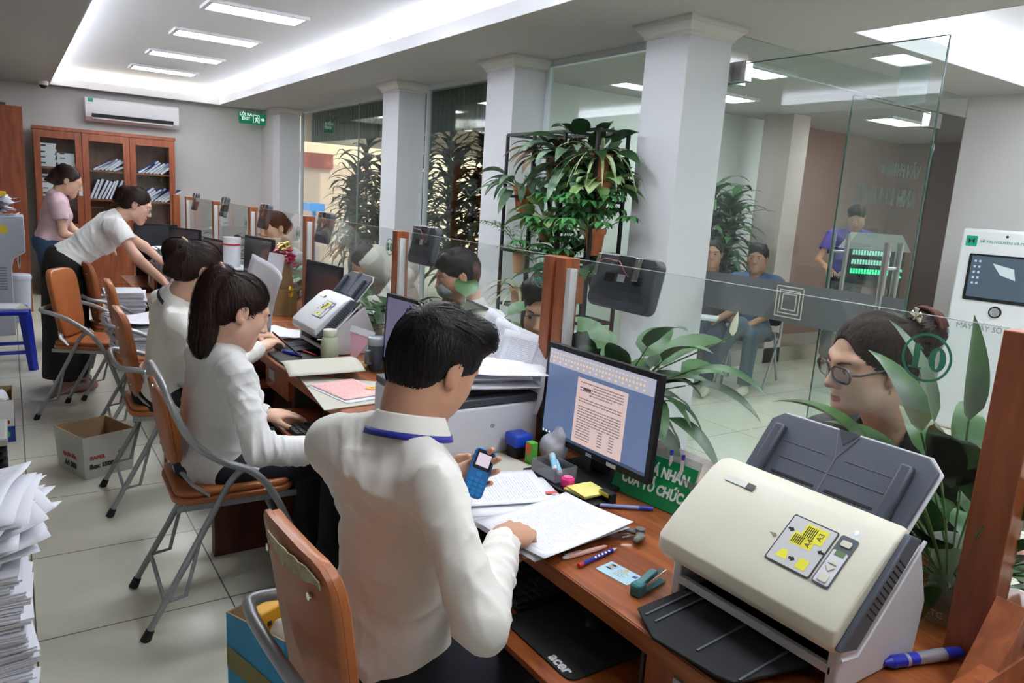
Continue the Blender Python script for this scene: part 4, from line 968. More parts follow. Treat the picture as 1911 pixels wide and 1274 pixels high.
# --- standing woman in white leaning over the desk
J = dict(pel=(.29, 5.86, .90), neck=(.62, 5.82, 1.215), shR=(.585, 5.66, 1.16), shL=(.56, 5.98, 1.18), elR=(.70, 5.58, .96), wrR=(.86, 5.60, .80), elL=(.80, 6.0, 1.0), wrL=(.95, 5.98, .86),
         hipR=(.29, 5.77, .86), hipL=(.27, 5.95, .86), knR=(.30, 5.76, .46), knL=(.27, 5.98, .46), anR=(.28, 5.76, .09), anL=(.26, 6.0, .09))
hd4 = Head((.735, 5.80, 1.30), (.88, -.12, -.42), (.42, 0, .9), .98)
p4 = person('standing woman in a white short-sleeved blouse and black trousers bending over the desk', J, hd4, fem=True, skin=SKIN2, shirt=SHW, trousers=BLK, sleeve=.5, hands=dict(R=dict(nrm=(.2, -.2, 1), side=(-.1, 1, 0), k=.95, vox=.004), L=dict(nrm=(0, 0, 1), side=(0, -1, 0), k=.92, vox=.004)), vox=.008, hvox=.005, neckr=.046, seed=31, bulk=1.02, shoe=mat('shoe_pink', (.5, .25, .2), .5), collar=False, shirt_len=.07)
t_ = SDF((.05, 5.6, .02), (.55, 6.15, .95), .009)
for y in (5.78, 5.97): t_.cap((.29, y, .8), (.27, y, .12), .12, .125, .08, flat=True)
t_.cap((.29, 5.87, .9), (.27, 5.87, .10), .13, .14, .05, flat=True); t_.noise(.006, 18, 3)
mesh_obj('wide_trouser_legs', [t_], BLK, p4, smooth_it=2)
hair_pulled(hd4, p4, HBRN, bun=[((0, -.105, .045), (.045, .045, .05)), ((0, -.12, .0), (.04, .035, .05))], seed=9)
# --- woman in the pink blouse
J = dict(pel=(.26, 7.40, .90), neck=(.34, 7.38, 1.31), shR=(.33, 7.22, 1.24), shL=(.31, 7.54, 1.25), elR=(.36, 7.2, .99), wrR=(.56, 7.25, .92), elL=(.45, 7.55, 1.0), wrL=(.66, 7.5, .9),
         hipR=(.26, 7.31, .86), hipL=(.26, 7.49, .86), knR=(.27, 7.3, .46), knL=(.27, 7.5, .46), anR=(.26, 7.3, .09), anL=(.26, 7.5, .09))
hd5 = Head((.425, 7.37, 1.42), (.9, -.12, -.38), (.38, 0, .9), 1.0)
p5 = person('woman with glasses, pink blouse and blue jeans standing by the cabinet', J, hd5, fem=True, skin=SKIN2, shirt=mat('blouse_pink', (.72, .50, .55), .7), trousers=mat('jeans_blue', (.03, .07, .14), .8), sleeve=.55, hands=dict(R=dict(nrm=(0, 0, 1), side=(0, 1, 0), k=.92, vox=.005), L=dict(nrm=(0, 0, 1), side=(0, -1, 0), k=.92, vox=.005)), vox=.009, hvox=.006, neckr=.046, seed=41, collar=False, shoe=BLK)
hair_pulled(hd5, p5, HBRN, bun=[((0, -.10, .0), (.06, .05, .07)), ((0, -.115, -.07), (.065, .05, .06)), ((.01, -.09, -.13), (.055, .04, .05)), ((0, -.06, .07), (.07, .06, .05))], seed=10)
def glasses(h, body, mt, y0=.101, w_=.026, hh=.018, lens=True, rr=.0013):
    f = MB(); ln = MB()
    for q in (1, -1):
        out = []
        for i in range(20):
            a = 2*math.pi*i/20; px = math.copysign(abs(math.cos(a))**.6, math.cos(a))*w_; pz = math.copysign(abs(math.sin(a))**.7, math.sin(a))*hh
            out.append(h.w(q*.0335+px, y0-abs(q*.0335+px)*.16, .0+pz))
        f.tube([tuple(p) for p in out+[out[0]]], rr*h.k, 6); ln.add([tuple(p) for p in out], [tuple(range(20))])
        f.tube([tuple(h.w(q*.060, y0-.010, .006)), tuple(h.w(q*.073, y0-.025, .006)), tuple(h.w(q*.078, 0.0, .01)), tuple(h.w(q*.077, -.02, -.002))], rr*h.k, 6)
    f.tube([tuple(h.w(-.009, y0-.001, .004)), tuple(h.w(0, y0+.001, .008)), tuple(h.w(.009, y0-.001, .004))], rr*h.k, 6)
    g_ = f.build('glasses', mt, body, smooth=True)
    ln.build('lenses', glassmat('lens_glass', (.97, .98, 1), ior=1.3), g_)
GLS = mat('glasses_black', (.01, .01, .012), .3)
glasses(hd4, p4, mat('glasses_gold', (.4, .25, .15), .3, metal=.7)); glasses(hd5, p5, mat('glasses_gold', (.4, .25, .15), .3, metal=.7))
# --- customers
J = dict(pel=(1.98, .86, .5), neck=(1.735, .905, 1.035), shR=(1.78, 1.07, .94), shL=(1.80, .735, .94), elR=(1.88, 1.2, .76), wrR=(1.8, 1.05, .78), elL=(1.9, .66, .76), wrL=(1.84, .78, .78))
hd6 = Head((1.655, .925, 1.178), (-.90, .40, -.20), (-.16, 0, 1), .98)
p6 = person('woman customer with black-rimmed glasses and pulled-back dark hair behind screen 01', J, hd6, fem=True, skin=SKIN2, shirt=mat('top_black', (.01, .01, .013), .8), sleeve=.5, hands=dict(R=dict(nrm=(0, 0, 1), side=(0, -1, 0), k=.92, vox=.005), L=dict(nrm=(0, 0, 1), side=(0, 1, 0), k=.92, vox=.005)), vox=.007, hvox=.0028, neckr=.047, collar=False, seed=51, legs=False)
hair_pulled(hd6, p6, HBRN, bun=[((0, -.12, .045), (.05, .045, .05)), ((0, -.15, .06), (.045, .038, .045))], seed=12, n_=4500); brows(hd6, p6, HBRN); glasses(hd6, p6, GLS, rr=.0027, w_=.0275, hh=.0185)
q = MB()
for i in range(3): q.tube([tuple(hd6.w(.052*math.cos(t)*(1-.12*i), -.148-.012*i, .065+.050*math.sin(t)*(1-.12*i))) for t in np.linspace(.2, 5.9, 22)], .006, 8)
q.build('hair_tie', HRED, p6, smooth=True)
q = MB()
for i in range(5): a = i*1.256; q.add([tuple(hd6.w(*c)) for c in ((.02, -.105, .105), (.02+.018*math.cos(a), -.108, .108+.018*math.sin(a)), (.02+.02*math.cos(a+.5), -.105, .108+.02*math.sin(a+.5)), (.02+.012*math.cos(a+1), -.112, .108+.012*math.sin(a+1)))], [(0, 1, 2, 3)])
q.build('hair_clip', mat('clip_cream', (.75, .7, .55), .5), p6, solid=.002)
er = MB()
for a in range(6): er.add([], []); er.tube([tuple(hd6.w(-.079+.0*a, .0, -.042)), tuple(hd6.w(-.082, .006*math.cos(a), -.048+.006*math.sin(a)))], [.004, .0035], 8)
er.tube([tuple(hd6.w(.079, .0, -.042)), tuple(hd6.w(.082, .004, -.05))], [.004, .0035], 8)
er.build('earring', mat('gold', (.8, .45, .2), .25, metal=1), p6, smooth=True)
J = dict(pel=(1.98, 2.18, .5), neck=(1.70, 2.17, .985), shR=(1.74, 2.34, .90), shL=(1.74, 2.0, .90), elR=(1.8, 2.42, .74), wrR=(1.62, 2.30, .78), elL=(1.82, 1.92, .74), wrL=(1.66, 2.05, .78))
hd7 = Head((1.61, 2.125, 1.105), (-.80, -.52, -.12), (-.1, 0, 1), 1.04)
p7 = person('young man in a light blue checked shirt looking through screen 02', J, hd7, fem=False, skin=SKIN, lip=LIPM, shirt=mat('shirt_light_blue', (.36, .48, .54), .8, var=.25, vscale=90), vox=.008, hvox=.004, neckr=.052, seed=61, legs=False)
hair_short(hd7, p7, HBLK); brows(hd7, p7, HBLK)
J = dict(pel=(1.98, 3.0, .5), neck=(1.80, 3.0, 1.0), shR=(1.83, 3.15, .93), shL=(1.85, 2.85, .93), elR=(1.75, 3.25, .76), wrR=(1.60, 3.1, .80), elL=(1.74, 2.76, .74), wrL=(1.60, 2.9, .78))
hd8 = Head((1.735, 3.02, 1.14), (-.9, .3, -.3), (-.28, 0, 1), 1.0)
p8 = person('masked customer in a white polo with a dark shoulder strap behind screen 03', J, hd8, fem=False, skin=SKIN, lip=LIPM, shirt=mat('polo_white', (.62, .60, .57), .8), sleeve=.75, hands=dict(L=dict(nrm=(0, 0, 1), side=(0, 1, 0), vox=.005)), vox=.008, hvox=.005, neckr=.052, seed=71, legs=False, bulk=1.08)
hair_short(hd8, p8, HBLK)
s = SDF(*bounds([hd8.c], .16), .005); s.ell(hd8.w(0, .05, -.05), (.066, .062, .052), hd8.M, .01); s.ell(hd8.w(0, .03, -.05), (.07, .05, .06), hd8.M, 0, True); mesh_obj('face_mask', [s], mat('mask_grey', (.3, .33, .36), .8), p8)
MB().tube([(1.745, 2.93, 1.035), (1.84, 2.86, .99), (1.93, 2.85, .90), (1.98, 2.9, .75)], .017, 8, flat=.3).build('shoulder_strap', mat('strap_black', (.01, .01, .015), .6), p8, smooth=True)
# seated people behind the glass door
def sitter(label, x, y, fx, fy, h, fem, shirt, tr, shoe, skin, gk=1.0, hands=None, crossed=False, sleeve=.6):
    f = Vector((fx, fy, 0)).normalized(); l = Vector((-f.y, f.x, 0)); P = lambda a, b_, z: tuple(Vector((x, y, 0))+f*a*gk+l*b_*gk+Vector((0, 0, z*gk)))
    J = dict(pel=P(0, 0, .50), neck=P(.02, 0, .98), shR=P(.02, -.17, .92), shL=P(.02, .17, .92), elR=P(.10, -.25, .70), wrR=P(.30, -.10, .62), elL=P(.10, .25, .70), wrL=P(.30, .10, .60),
             hipR=P(.03, -.09, .48), hipL=P(.03, .09, .48), knR=P(.43, -.11, .50), knL=P(.43, .12, .50), anR=P(.42, -.12, .09), anL=P(.48, .12, .09), toeR=(f.x, f.y, 0), toeL=(f.x, f.y, 0))
    if crossed: J['knR'] = P(.45, .02, .58); J['anR'] = P(.52, -.16, .24); J['toeR'] = (f.x, f.y, -.3)
    hd = Head(P(.05, 0, h), (fx, fy, -.05), (0, 0, 1), gk)
    b_ = person(label, J, hd, fem=fem, skin=skin, lip=LIPM, shirt=shirt, trousers=tr, sleeve=sleeve, shoe=shoe, hands=dict(R=dict(nrm=(0, 0, 1), side=(l.x, l.y, 0), vox=.005), L=dict(nrm=(0, 0, 1), side=(-l.x, -l.y, 0), vox=.005)), vox=.009, hvox=.0045, seed=int(x*10), collar=False, bulk=1.05)
    return b_, hd
SHOEC = mat('shoe_cream', (.62, .58, .46), .7)
b9, hd9 = sitter('seated man with cropped hair, blue shirt and grey trousers seen through the glass door', 5.50, 4.22, -.95, -.42, 1.12, False, mat('shirt_slate_blue', (.05, .10, .20), .8), mat('trousers_slate', (.07, .10, .13), .85), SHOEC, SKIN3, 1.02, crossed=True)
hair_short(hd9, b9, HBLK); brows(hd9, b9, HBLK)
b10, hd10 = sitter('older woman seated beside the cropped-haired man, partly behind the column', 5.13, 4.42, -.85, -.55, 1.16, True, mat('blouse_plum', (.05, .03, .05), .8), mat('trousers_navy2', (.02, .03, .07), .85), SHOEC, SKIN3, 1.0, crossed=True)
hair_pulled(hd10, b10, HBLK, bun=[((0, -.1, .0), (.05, .04, .05))]); brows(hd10, b10, HBLK)
# figure in purple, modelled in place of a reflection on the far leaf
J = dict(pel=(7.25, 4.45, .95), neck=(7.2, 4.4, 1.43), shR=(7.1, 4.57, 1.36), shL=(7.25, 4.22, 1.36), elR=(6.95, 4.6, 1.1), wrR=(6.8, 4.4, 1.05), elL=(7.1, 4.1, 1.1), wrL=(6.85, 4.15, 1.05),
         hipR=(7.2, 4.54, .9), hipL=(7.27, 4.37, .9), knR=(7.2, 4.54, .48), knL=(7.27, 4.36, .48), anR=(7.2, 4.54, .09), anL=(7.27, 4.36, .09))
hd11 = Head((7.17, 4.38, 1.56), (-.8, -.4, -.45), (-.3, 0, 1), 1.0)
p11 = person('person in a purple polo standing in for a reflection in the far glass door leaf', J, hd11, fem=False, skin=SKIN, lip=LIPM, shirt=mat('polo_purple', (.12, .09, .42), .8), trousers=BLK, sleeve=.6, hands=dict(L=dict(nrm=(0, 0, 1), side=(0, 1, 0), vox=.005), R=dict(nrm=(0, 0, 1), side=(0, -1, 0), vox=.005)), vox=.01, hvox=.006, seed=81, collar=False, shoe=BLK)
hair_short(hd11, p11, HBLK)
# customers at the far screens
J = dict(pel=(2.1, 6.1, .5), neck=(1.85, 6.02, 1.02), shR=(1.9, 6.18, .94), shL=(1.9, 5.86, .94))
hd12 = Head((1.73, 5.95, 1.165), (-.95, -.25, -.2), (-.2, 0, 1), 1.1)
p12 = person('customer with black hair leaning towards the fifth screen at the far end', J, hd12, fem=True, skin=SKIN2, shirt=mat('top_grey', (.35, .38, .4), .8), vox=.01, hvox=.006, seed=91, legs=False, collar=False)
hair_pulled(hd12, p12, HBLK, bun=[((0, -.1, .0), (.05, .04, .05))]); brows(hd12, p12, HBLK)
J = dict(pel=(2.35, 4.55, .5), neck=(2.05, 4.55, 1.03), shR=(2.12, 4.72, .97), shL=(2.12, 4.38, .97), elR=(1.95, 4.8, .80), wrR=(1.8, 4.7, .8), elL=(1.95, 4.3, .80), wrL=(1.8, 4.4, .8))
hd13 = Head((1.93, 4.55, 1.03), (-.8, .1, -.7), (-.6, 0, .8), 1.0)
p13 = person('customer in a beige hooded jacket bent down behind screen 04', J, hd13, fem=True, skin=SKIN2, shirt=mat('jacket_beige', (.42, .40, .36), .85), vox=.009, hvox=.006, seed=95, legs=False, collar=False, bulk=1.25)
hair_pulled(hd13, p13, HBLK, bun=[((0, -.1, .0), (.05, .04, .05))])
s = SDF(*bounds([(1.96, 4.55, 1.06), (2.1, 4.55, 1.0)], .24), .007); s.ell((1.99, 4.55, 1.04), (.15, .13, .12), None, .03); s.ell((2.12, 4.55, .99), (.16, .2, .13), None, .05); s.ell((1.86, 4.55, .98), (.09, .07, .085), None, .01, True); s.noise(.005, 25, 4)
mesh_obj('hood', [s], mat('jacket_beige', (.42, .40, .36), .85), p13, smooth_it=2)
# ---------------- things on the nearest desk ----------------
TX = math.pi
def papermat(name, kind='text', base=(.78, .79, .86), ink=(.54, .54, .60), s=120):
    """white sheet with procedural lines of print in the sheet's own plane"""
    if name in _M: return _M[name]
    m = mat(name, base, .8); nt = m.node_tree; b = nt.nodes['Principled BSDF']; L = nt.links.new
    tc = nt.nodes.new('ShaderNodeTexCoord'); sp = nt.nodes.new('ShaderNodeSeparateXYZ'); L(tc.outputs['UV'], sp.inputs[0])
    def mth(op, a, b_=None, c=None):
        n = nt.nodes.new('ShaderNodeMath'); n.operation = op
        for i, v in enumerate((a, b_, c)):
            if v is None: continue
            if isinstance(v, (int, float)): n.inputs[i].default_value = v
            else: L(v, n.inputs[i])
        return n.outputs[0]
    U, Vv = sp.outputs[0], sp.outputs[1]
    rows = 40
    r = mth('FRACT', mth('MULTIPLY', Vv, rows)); line = mth('LESS_THAN', mth('ABSOLUTE', mth('SUBTRACT', r, .5)), .22)
    ns = nt.nodes.new('ShaderNodeTexNoise'); ns.inputs['Scale'].default_value = 1; ns.inputs['Detail'].default_value = 2
    cb = nt.nodes.new('ShaderNodeCombineXYZ'); L(mth('MULTIPLY', U, s), cb.inputs[0]); L(mth('MULTIPLY', mth('FLOOR', mth('MULTIPLY', Vv, rows)), 7.3), cb.inputs[1]); L(cb.outputs[0], ns.inputs['Vector'])
    words = mth('GREATER_THAN', ns.outputs[0], .47)
    n2 = nt.nodes.new('ShaderNodeTexNoise'); n2.inputs['Scale'].default_value = 1; n2.inputs['Detail'].default_value = 0
    c2 = nt.nodes.new('ShaderNodeCombineXYZ'); L(mth('MULTIPLY', mth('FLOOR', mth('MULTIPLY', Vv, rows)), 3.1), c2.inputs[1]); L(c2.outputs[0], n2.inputs['Vector'])
    end = mth('LESS_THAN', U, mth('MULTIPLY_ADD', n2.outputs[0], .7, .45))
    mU = mth('MULTIPLY', mth('GREATER_THAN', U, .12), mth('LESS_THAN', U, .9)); mV = mth('MULTIPLY', mth('GREATER_THAN', Vv, .08), mth('LESS_THAN', Vv, .92))
    f = mth('MULTIPLY', mth('MULTIPLY', line, words), mth('MULTIPLY', mth('MULTIPLY', mU, mV), end))
    mx = nt.nodes.new('ShaderNodeMix'); mx.data_type = 'RGBA'; mx.inputs[6].default_value = (*base, 1); mx.inputs[7].default_value = (*ink, 1)
    L(f, mx.inputs[0]); L(mx.outputs[2], b.inputs['Base Color']); return m
PRINT = papermat('printed_sheet'); PRINTP = papermat('printed_sheet_warm', base=(.62, .52, .50), ink=(.2, .15, .16))
def sheetgrid(w, h, m, nu=8, nv=8, fn=None, th=.0004):
    q = MB(); q.grid(lambda u, v: tuple((m @ Vector(((u-.5)*w, (v-.5)*h, (fn(u, v) if fn else 0))))), nu, nv); q.uv = (nu, nv); return q
def build_sheet(q, name, mats, parent=None, solid=.0004):
    o = q.build(name, mats, parent, smooth='all'); me = o.data; nu, nv = q.uv; uv = me.uv_layers.new(name='UVMap')
    for li, l in enumerate(me.loops):
        vi = l.vertex_index; uv.data[li].uv = ((vi//(nv+1))/nu, (vi % (nv+1))/nv)
    if solid: s_ = o.modifiers.new('solid', 'SOLIDIFY'); s_.thickness = solid; s_.offset = -1
    return o
def sheet(name, label, c, rz, w=.21, h=.297, z=None, mt=None, curl=0, cat='paper', group=None, tilt=(0, 0), fn=None):
    m = xf(c, rz, tilt[0], tilt[1]); f = fn or (lambda u, v: curl*((u-.5)**2*2+(v-.5)**2))
    o = build_sheet(sheetgrid(w, h, m, 10, 10, f), name, mt or PRINT); T(o, label, cat, group); return o
# ---- big beige scanner: local x = screen-right (-Y world), y = away from the clerk (+X world), z up
def scanner(name, label, m, sc=1.0, col=(.66, .63, .52), far=False, W=.40):
    e = E(name, label, 'scanner', m=m @ Matrix.Scale(sc, 4) if sc != 1 else m)
    CR = mat('scanner_shell_'+name, col, .42, var=.06, vscale=7); SL = mat('scanner_slate', (.075, .085, .11), .45); WB = mat('scanner_base_white', (.66, .66, .70), .4)
    h = W/2
    # base: two side cheeks and a back, leaning body on top
    for s_ in (-1, 1):
        b = MB(); b.prism([(.055, 0), (.30, 0), (.31, .10), (.26, .22), (.09, .10), (.055, .075)], .02, frame((s_*(h-.03)-.01, 0, 0), (0, 1, 0), (0, 0, 1), (1, 0, 0)))
        b.build('base_cheek', WB, e, bevel=.004, world=False)
    MB().bb((-h+.03, .055, .030), (h-.03, .068, .046)).build('front_rail', WB, e, bevel=.002, world=False)
    MB().prism([(.13, 0), (.29, 0), (.30, .1), (.25, .20), (.13, .1)], W-.08, frame((-h+.04, 0, 0), (0, 1, 0), (0, 0, 1), (1, 0, 0))).build('inner_housing', BLACKM, e, world=False)
    # beige cover
    prof = [(.03, .085), (.018, .10), (.02, .125), (.05, .155), (.10, .20), (.16, .25), (.185, .262), (.20, .262), (.215, .24), (.19, .19), (.13, .12), (.08, .09)]
    c = MB(); n = len(prof); xs = [-h, -h+.006, -h+.016, h-.026, h-.018, h-.014]; sh = [.9, .97, 1, 1, .98, .94]; cy, cz = .115, .165; vs = []
    for x, s_ in zip(xs, sh):
        for y, z in prof: vs.append((x, cy+(y-cy)*s_, cz+(z-cz)*s_))
    fs = [(i*n+k, i*n+(k+1) % n, (i+1)*n+(k+1) % n, (i+1)*n+k) for i in range(len(xs)-1) for k in range(n)]+[tuple(range(n)), tuple((len(xs)-1)*n+k for k in range(n))[::-1]]
    cover = c.add(vs, fs).build('beige_cover', CR, e, smooth=True, bevel=.003, world=False)
    # dark right side strip with vents and white rim
    sp = MB(); P2 = [(.02, .095), (.185, .262), (.225, .245), (.07, .085)]
    sp.prism([(cy+(y-cy)*.97, cz+(z-cz)*.97) for y, z in P2], .012, frame((h-.0145, 0, 0), (0, 1, 0), (0, 0, 1), (1, 0, 0)))
    side = sp.build('side_strip', SL, e, bevel=.003, world=False)
    v = MB()
    for i in range(11):
        t = .28+i*.045; y, z = .035+t*.165, .10+t*.165
        v.tube([(h-.0025, y+.0, z+.002), (h-.0025, y+.022, z-.016)], .0016, 6)
    v.build('vent_slots', BLACKM, side, world=False)
    MB().tube([(h-.003, .028, .083), (h-.003, .072, .078), (h-.003, .232, .238)], .0035, 6).build('white_rim', WB, e, smooth=True, world=False)
    # feed tray
    tl = math.radians(52); o_ = (0, .195, .225); yv = (0, math.cos(tl), math.sin(tl)); zv = (0, -math.sin(tl), math.cos(tl)); fm_ = frame(o_, (1, 0, 0), yv, zv)
    Lt = .17; w2 = h-.035
    t = MB(); t.prism([(-w2, -.02), (w2, -.02), (w2+.01, Lt-.02), (w2-.015, Lt), (-w2+.02, Lt), (-w2, Lt-.02)], .008, fm_, -.008)
    tr = t.build('feed_tray', SL, e, bevel=.003, world=False)
    MB().prism([(-w2-.003, -.02), (w2+.005, -.02), (w2+.015, Lt-.02), (w2-.013, Lt+.005), (-w2+.02, Lt+.005), (-w2-.004, Lt-.02)], .004, fm_, -.0125).build('tray_rim_white', WB, tr, bevel=.001, world=False)
    for s_ in (-1, 1):
        MB().bb((s_*(w2-.035)-.012, .0, .0), (s_*(w2-.035)+.012, Lt-.03, .018), fm_).build('paper_guide', mat('guide_slate', (.055, .062, .085), .4), tr, bevel=.005, world=False)
    g = MB()
    g.bb((-w2+.06, .042, 0), (-.012, .047, .0012), fm_).bb((.012, .042, 0), (w2-.06, .047, .0012), fm_)
    g.build('tray_slots', BLACKM, tr, world=False)
    r = MB()
    r.bb((-w2+.055, .078, 0), (w2-.055, .0795, .001), fm_).bb((-w2+.05, .112, 0), (-.02, .1135, .001), fm_).bb((.02, .112, 0), (w2-.05, .1135, .001), fm_)
    r.tube([fm_ @ Vector(p) for p in [(0, -.01, .0005), (0, .112, .0005)]], .0014, 5); r.tube([fm_ @ Vector(p) for p in [(0, .112, .0005), (-.022, Lt-.005, .0005)]], .0014, 5); r.tube([fm_ @ Vector(p) for p in [(0, .112, .0005), (.022, Lt-.005, .0005)]], .0014, 5)
    r.build('tray_ribs', mat('rib_slate', (.12, .135, .17), .35), tr, world=False)
    MB().prism([(-.022, Lt+.001), (.022, Lt+.001), (0, Lt-.03)], .001, fm_, .0002).build('notch', mat('notch_dark', (.02, .024, .035), .5), tr, world=False)
    # control panel and stickers on the slanted cover face
    a = math.atan2(.095, .11); yv = (0, math.cos(a), math.sin(a)); zv = (0, -math.sin(a), math.cos(a)); f2 = frame((0, .105, .2045), (1, 0, 0), yv, zv)
    px = h-.152
    MB().prism(rrect(.088, .10, .004, 3, px+.012, -.008), .001, f2).build('sticker_frame', mat('sticker_dark_border', (.03, .03, .04), .5), cover, world=False)
    lab = MB().prism(rrect(.083, .095, .003, 3, px+.012, -.008), .0004, f2, .001).build('instruction_sticker', mat('sticker_grey', (.55, .55, .56), .5), cover, world=False)
    y_ = MB(); YL = mat('sticker_yellow', (.75, .70, .02), .5)
    y_.prism([(px+.0, .004), (px+.042, .004), (px+.042, .034), (px+.0, .034)], .0003, f2, .0015).prism([(px-.012, -.012), (px+.030, -.012), (px+.030, .012), (px-.012, .012)], .0002, f2, .0014)
    y_.prism([(px-.018, -.045), (px+.004, -.045), (px-.002, -.028), (px-.012, -.028)], .0003, f2, .0015).prism([(px+.024, -.05), (px+.042, -.05), (px+.042, -.03), (px+.024, -.03)], .0003, f2, .0015)
    y_.build('yellow_patches', YL, lab, world=False)
    bl = MB()
    for i in range(6): bl.bb((px+.004+i*.0035, .008, 0), (px+.0055+i*.0035, .03, .0003), f2 @ Matrix.Translation((0, 0, .0019)))
    for i in range(6): bl.bb((px-.009+i*.0035, -.009, 0), (px-.0075+i*.0035, .008, .0003), f2 @ Matrix.Translation((0, 0, .0019)))
    for (ax_, ay, d) in ((px-.02, .012, 1), (px+.048, -.006, -1), (px+.012, -.038, 1)):
        bl.prism([(ax_-d*.006, ay-.002), (ax_, ay-.002), (ax_, ay-.005), (ax_+d*.006, ay), (ax_, ay+.005), (ax_, ay+.002), (ax_-d*.006, ay+.002)][::d], .0003, f2, .0019)
    bl.build('printed_marks', BLACKM, lab, world=False)
    for s_, yy, xx in (('A3', .019, px+.033), ('A4', .0, px+.021)):
        text('sticker_text', s_, .014, (wm(e) @ f2) @ xf((xx, yy, .0019), math.pi/2), BLACKM, lab, ext=.0002)
    cp = MB().prism(rrect(.032, .10, .005, 3, px+.076, -.008), .0015, f2).build('button_panel', SL, cover, bevel=.0005, world=False)
    MB().prism(rrect(.027, .066, .003, 3, px+.076, -.022), .0006, f2, .0015).build('button_plate', WB, cp, world=False)
    for pl_, z_ in ((rrect(.018, .012, .003, 3, px+.076, .027), .0015), (rrect(.017, .015, .003, 3, px+.076, -.044), .002), ([(px+.068, -.016), (px+.084, -.016), (px+.076, -.006)], .002), ([(px+.068, -.021), (px+.084, -.021), (px+.076, -.031)][::-1], .002)):
        MB().prism(pl_, .002, f2, z_).build('button', CR, cp, bevel=.0005, world=False)
    MB().bb((px+.068, .001, .002), (px+.085, .012, .0025), f2).build('lcd', mat('lcd_green', (.12, .2, .08), .3), cp, world=False)
    MB().prism(ell(.003, .004, 12, px+.078, .055), .0005, f2, .0).build('status_light', emis('led_blue', (.1, .2, 1), 4), cp, world=False)
    MB().prism(rrect(.052, .013, .002, 2, -h+.075, .056), .0004, f2, .0005).build('maker_label', mat('label_silver', (.75, .75, .72), .3), cover, world=False)
    MB().prism(rrect(.018, .013, .001, 2, -h+.108, .056), .0004, f2, .0009).build('maker_label_dark', mat('label_darkgrey', (.08, .08, .07), .4), cover, world=False)
    MB().prism([(px-.052, -.01), (px-.04, -.008), (px-.036, -.012), (px-.038, -.016), (px-.046, -.012)], .0004, f2, .0).build('chip_mark', mat('chip_brown', (.25, .2, .13), .7), cover, world=False)
    # output tray on the desk
    ot = MB().prism([(-h+.05, -.115), (-h+.13, -.155), (h-.14, -.14), (h-.11, -.13), (h-.05, .06), (-h+.06, .06)], .006, xf((0, .05, .022), 0, .10))
    o2 = ot.build('output_tray', mat('tray_black', (.008, .008, .010), .6, spec=.2), e, bevel=.002, world=False)
    for x0 in (-h+.075, -.10, .0, .09): MB().bb((x0, -.12, .006), (x0+.004, .04, .0085), xf((0, .05, .022), 0, .10)).build('tray_ridge', DGREY, o2, world=False)
    return e
SCM = frame((1.005, .745, .75), (0, -1, 0), (1, 0, 0), (0, 0, 1))
scanner('document_scanner', 'big beige document scanner with slate paper tray at the right end of the counter', SCM)
def pen(name, label, a, b, r, mats, segs, clip=None, cat='pen', group=None, cap=None):
    """segs: list of (t0,t1,radius factor,material)"""
    a, b = Vector(a), Vector(b); e = E(name, label, cat, tuple((a+b)/2), group=group)
    for i, (t0, t1, f, mt) in enumerate(segs):
        p, q = a.lerp(b, t0), a.lerp(b, t1); n_ = ['tip', 'barrel', 'cap', 'end', 'band', 'band'][i] if i < 6 else 'band'
        f0, f1 = (f if isinstance(f, tuple) else (f, f)); MB().tube([p, q], [r*f0, r*f1], 14).build(n_, mt, e, smooth=True)
    if clip:
        t0, t1, mt = clip; p, q = a.lerp(b, t0), a.lerp(b, t1); up = Vector((0, 0, r*1.15)); MB().tube([p+up*.8, p+up*1.15, q+up*1.15, q+up*.9], r*.25, 6, flat=.5).build('clip', mt, e)
    return e
BLU = mat('marker_blue', (.02, .03, .42), .35); SIL = mat('silver_plastic', (.5, .5, .55), .3, metal=.6)
pen('marker_pen', 'thick blue marker with silver sleeve lying between the beige scanner and the right post', (1.205, .565, .763), (1.365, .515, .763), .011, None, [(0, .09, (.4, .9), BLU), (.09, .26, 1, BLU), (.26, .30, 1.05, SIL), (.30, .42, 1, BLU), (.42, .78, 1.02, SIL), (.78, 1, (1, .85), BLU)])
PNK = mat('pen_pink', (.75, .42, .36), .35); NAV = mat('pen_navy', (.02, .02, .22), .35); REDP = mat('pen_red', (.5, .02, .03), .35)
pen('pen', 'pale pink ballpoint pen on the desk below the documents', (.945, 1.13, .756), (1.07, 1.13, .756), .0055, None, [(0, .12, (.6, 1), WHITEP), (.12, .75, 1, PNK), (.75, .96, (1, .7), PNK), (.96, 1, (.5, .3), PNK)], clip=(.05, .4, WHITEP))
dp = pen('pen', 'navy pen with white dots and a red end beside the pale pink pen', (.955, 1.088, .756), (1.083, 1.113, .756), .0052, None, [(0, .1, (.9, 1), REDP), (.1, .88, 1, NAV), (.88, .95, (1, .4), WHITEP), (.95, 1, (.4, .2), WHITEP)])
dd = MB()
for i in range(5):
    c_ = Vector((.955, 1.088, .756)).lerp(Vector((1.083, 1.113, .756)), .42+i*.09); dd.prism(ell(.0032, .0026, 10), .0008, xf(tuple(c_+Vector((-.0012, -.0028, .0036))), .2, .45))
dd.build('white_dots', WHITEP, dp)
pen('pen', 'transparent blue-capped ballpoint lying in front of the green name board', (1.20, 1.315, .757), (1.315, 1.235, .757), .005, None, [(0, .06, (.4, .9), SIL), (.06, .75, 1, mat('pen_clear_blue', (.25, .3, .6), .2)), (.75, 1, 1.05, BLU)])
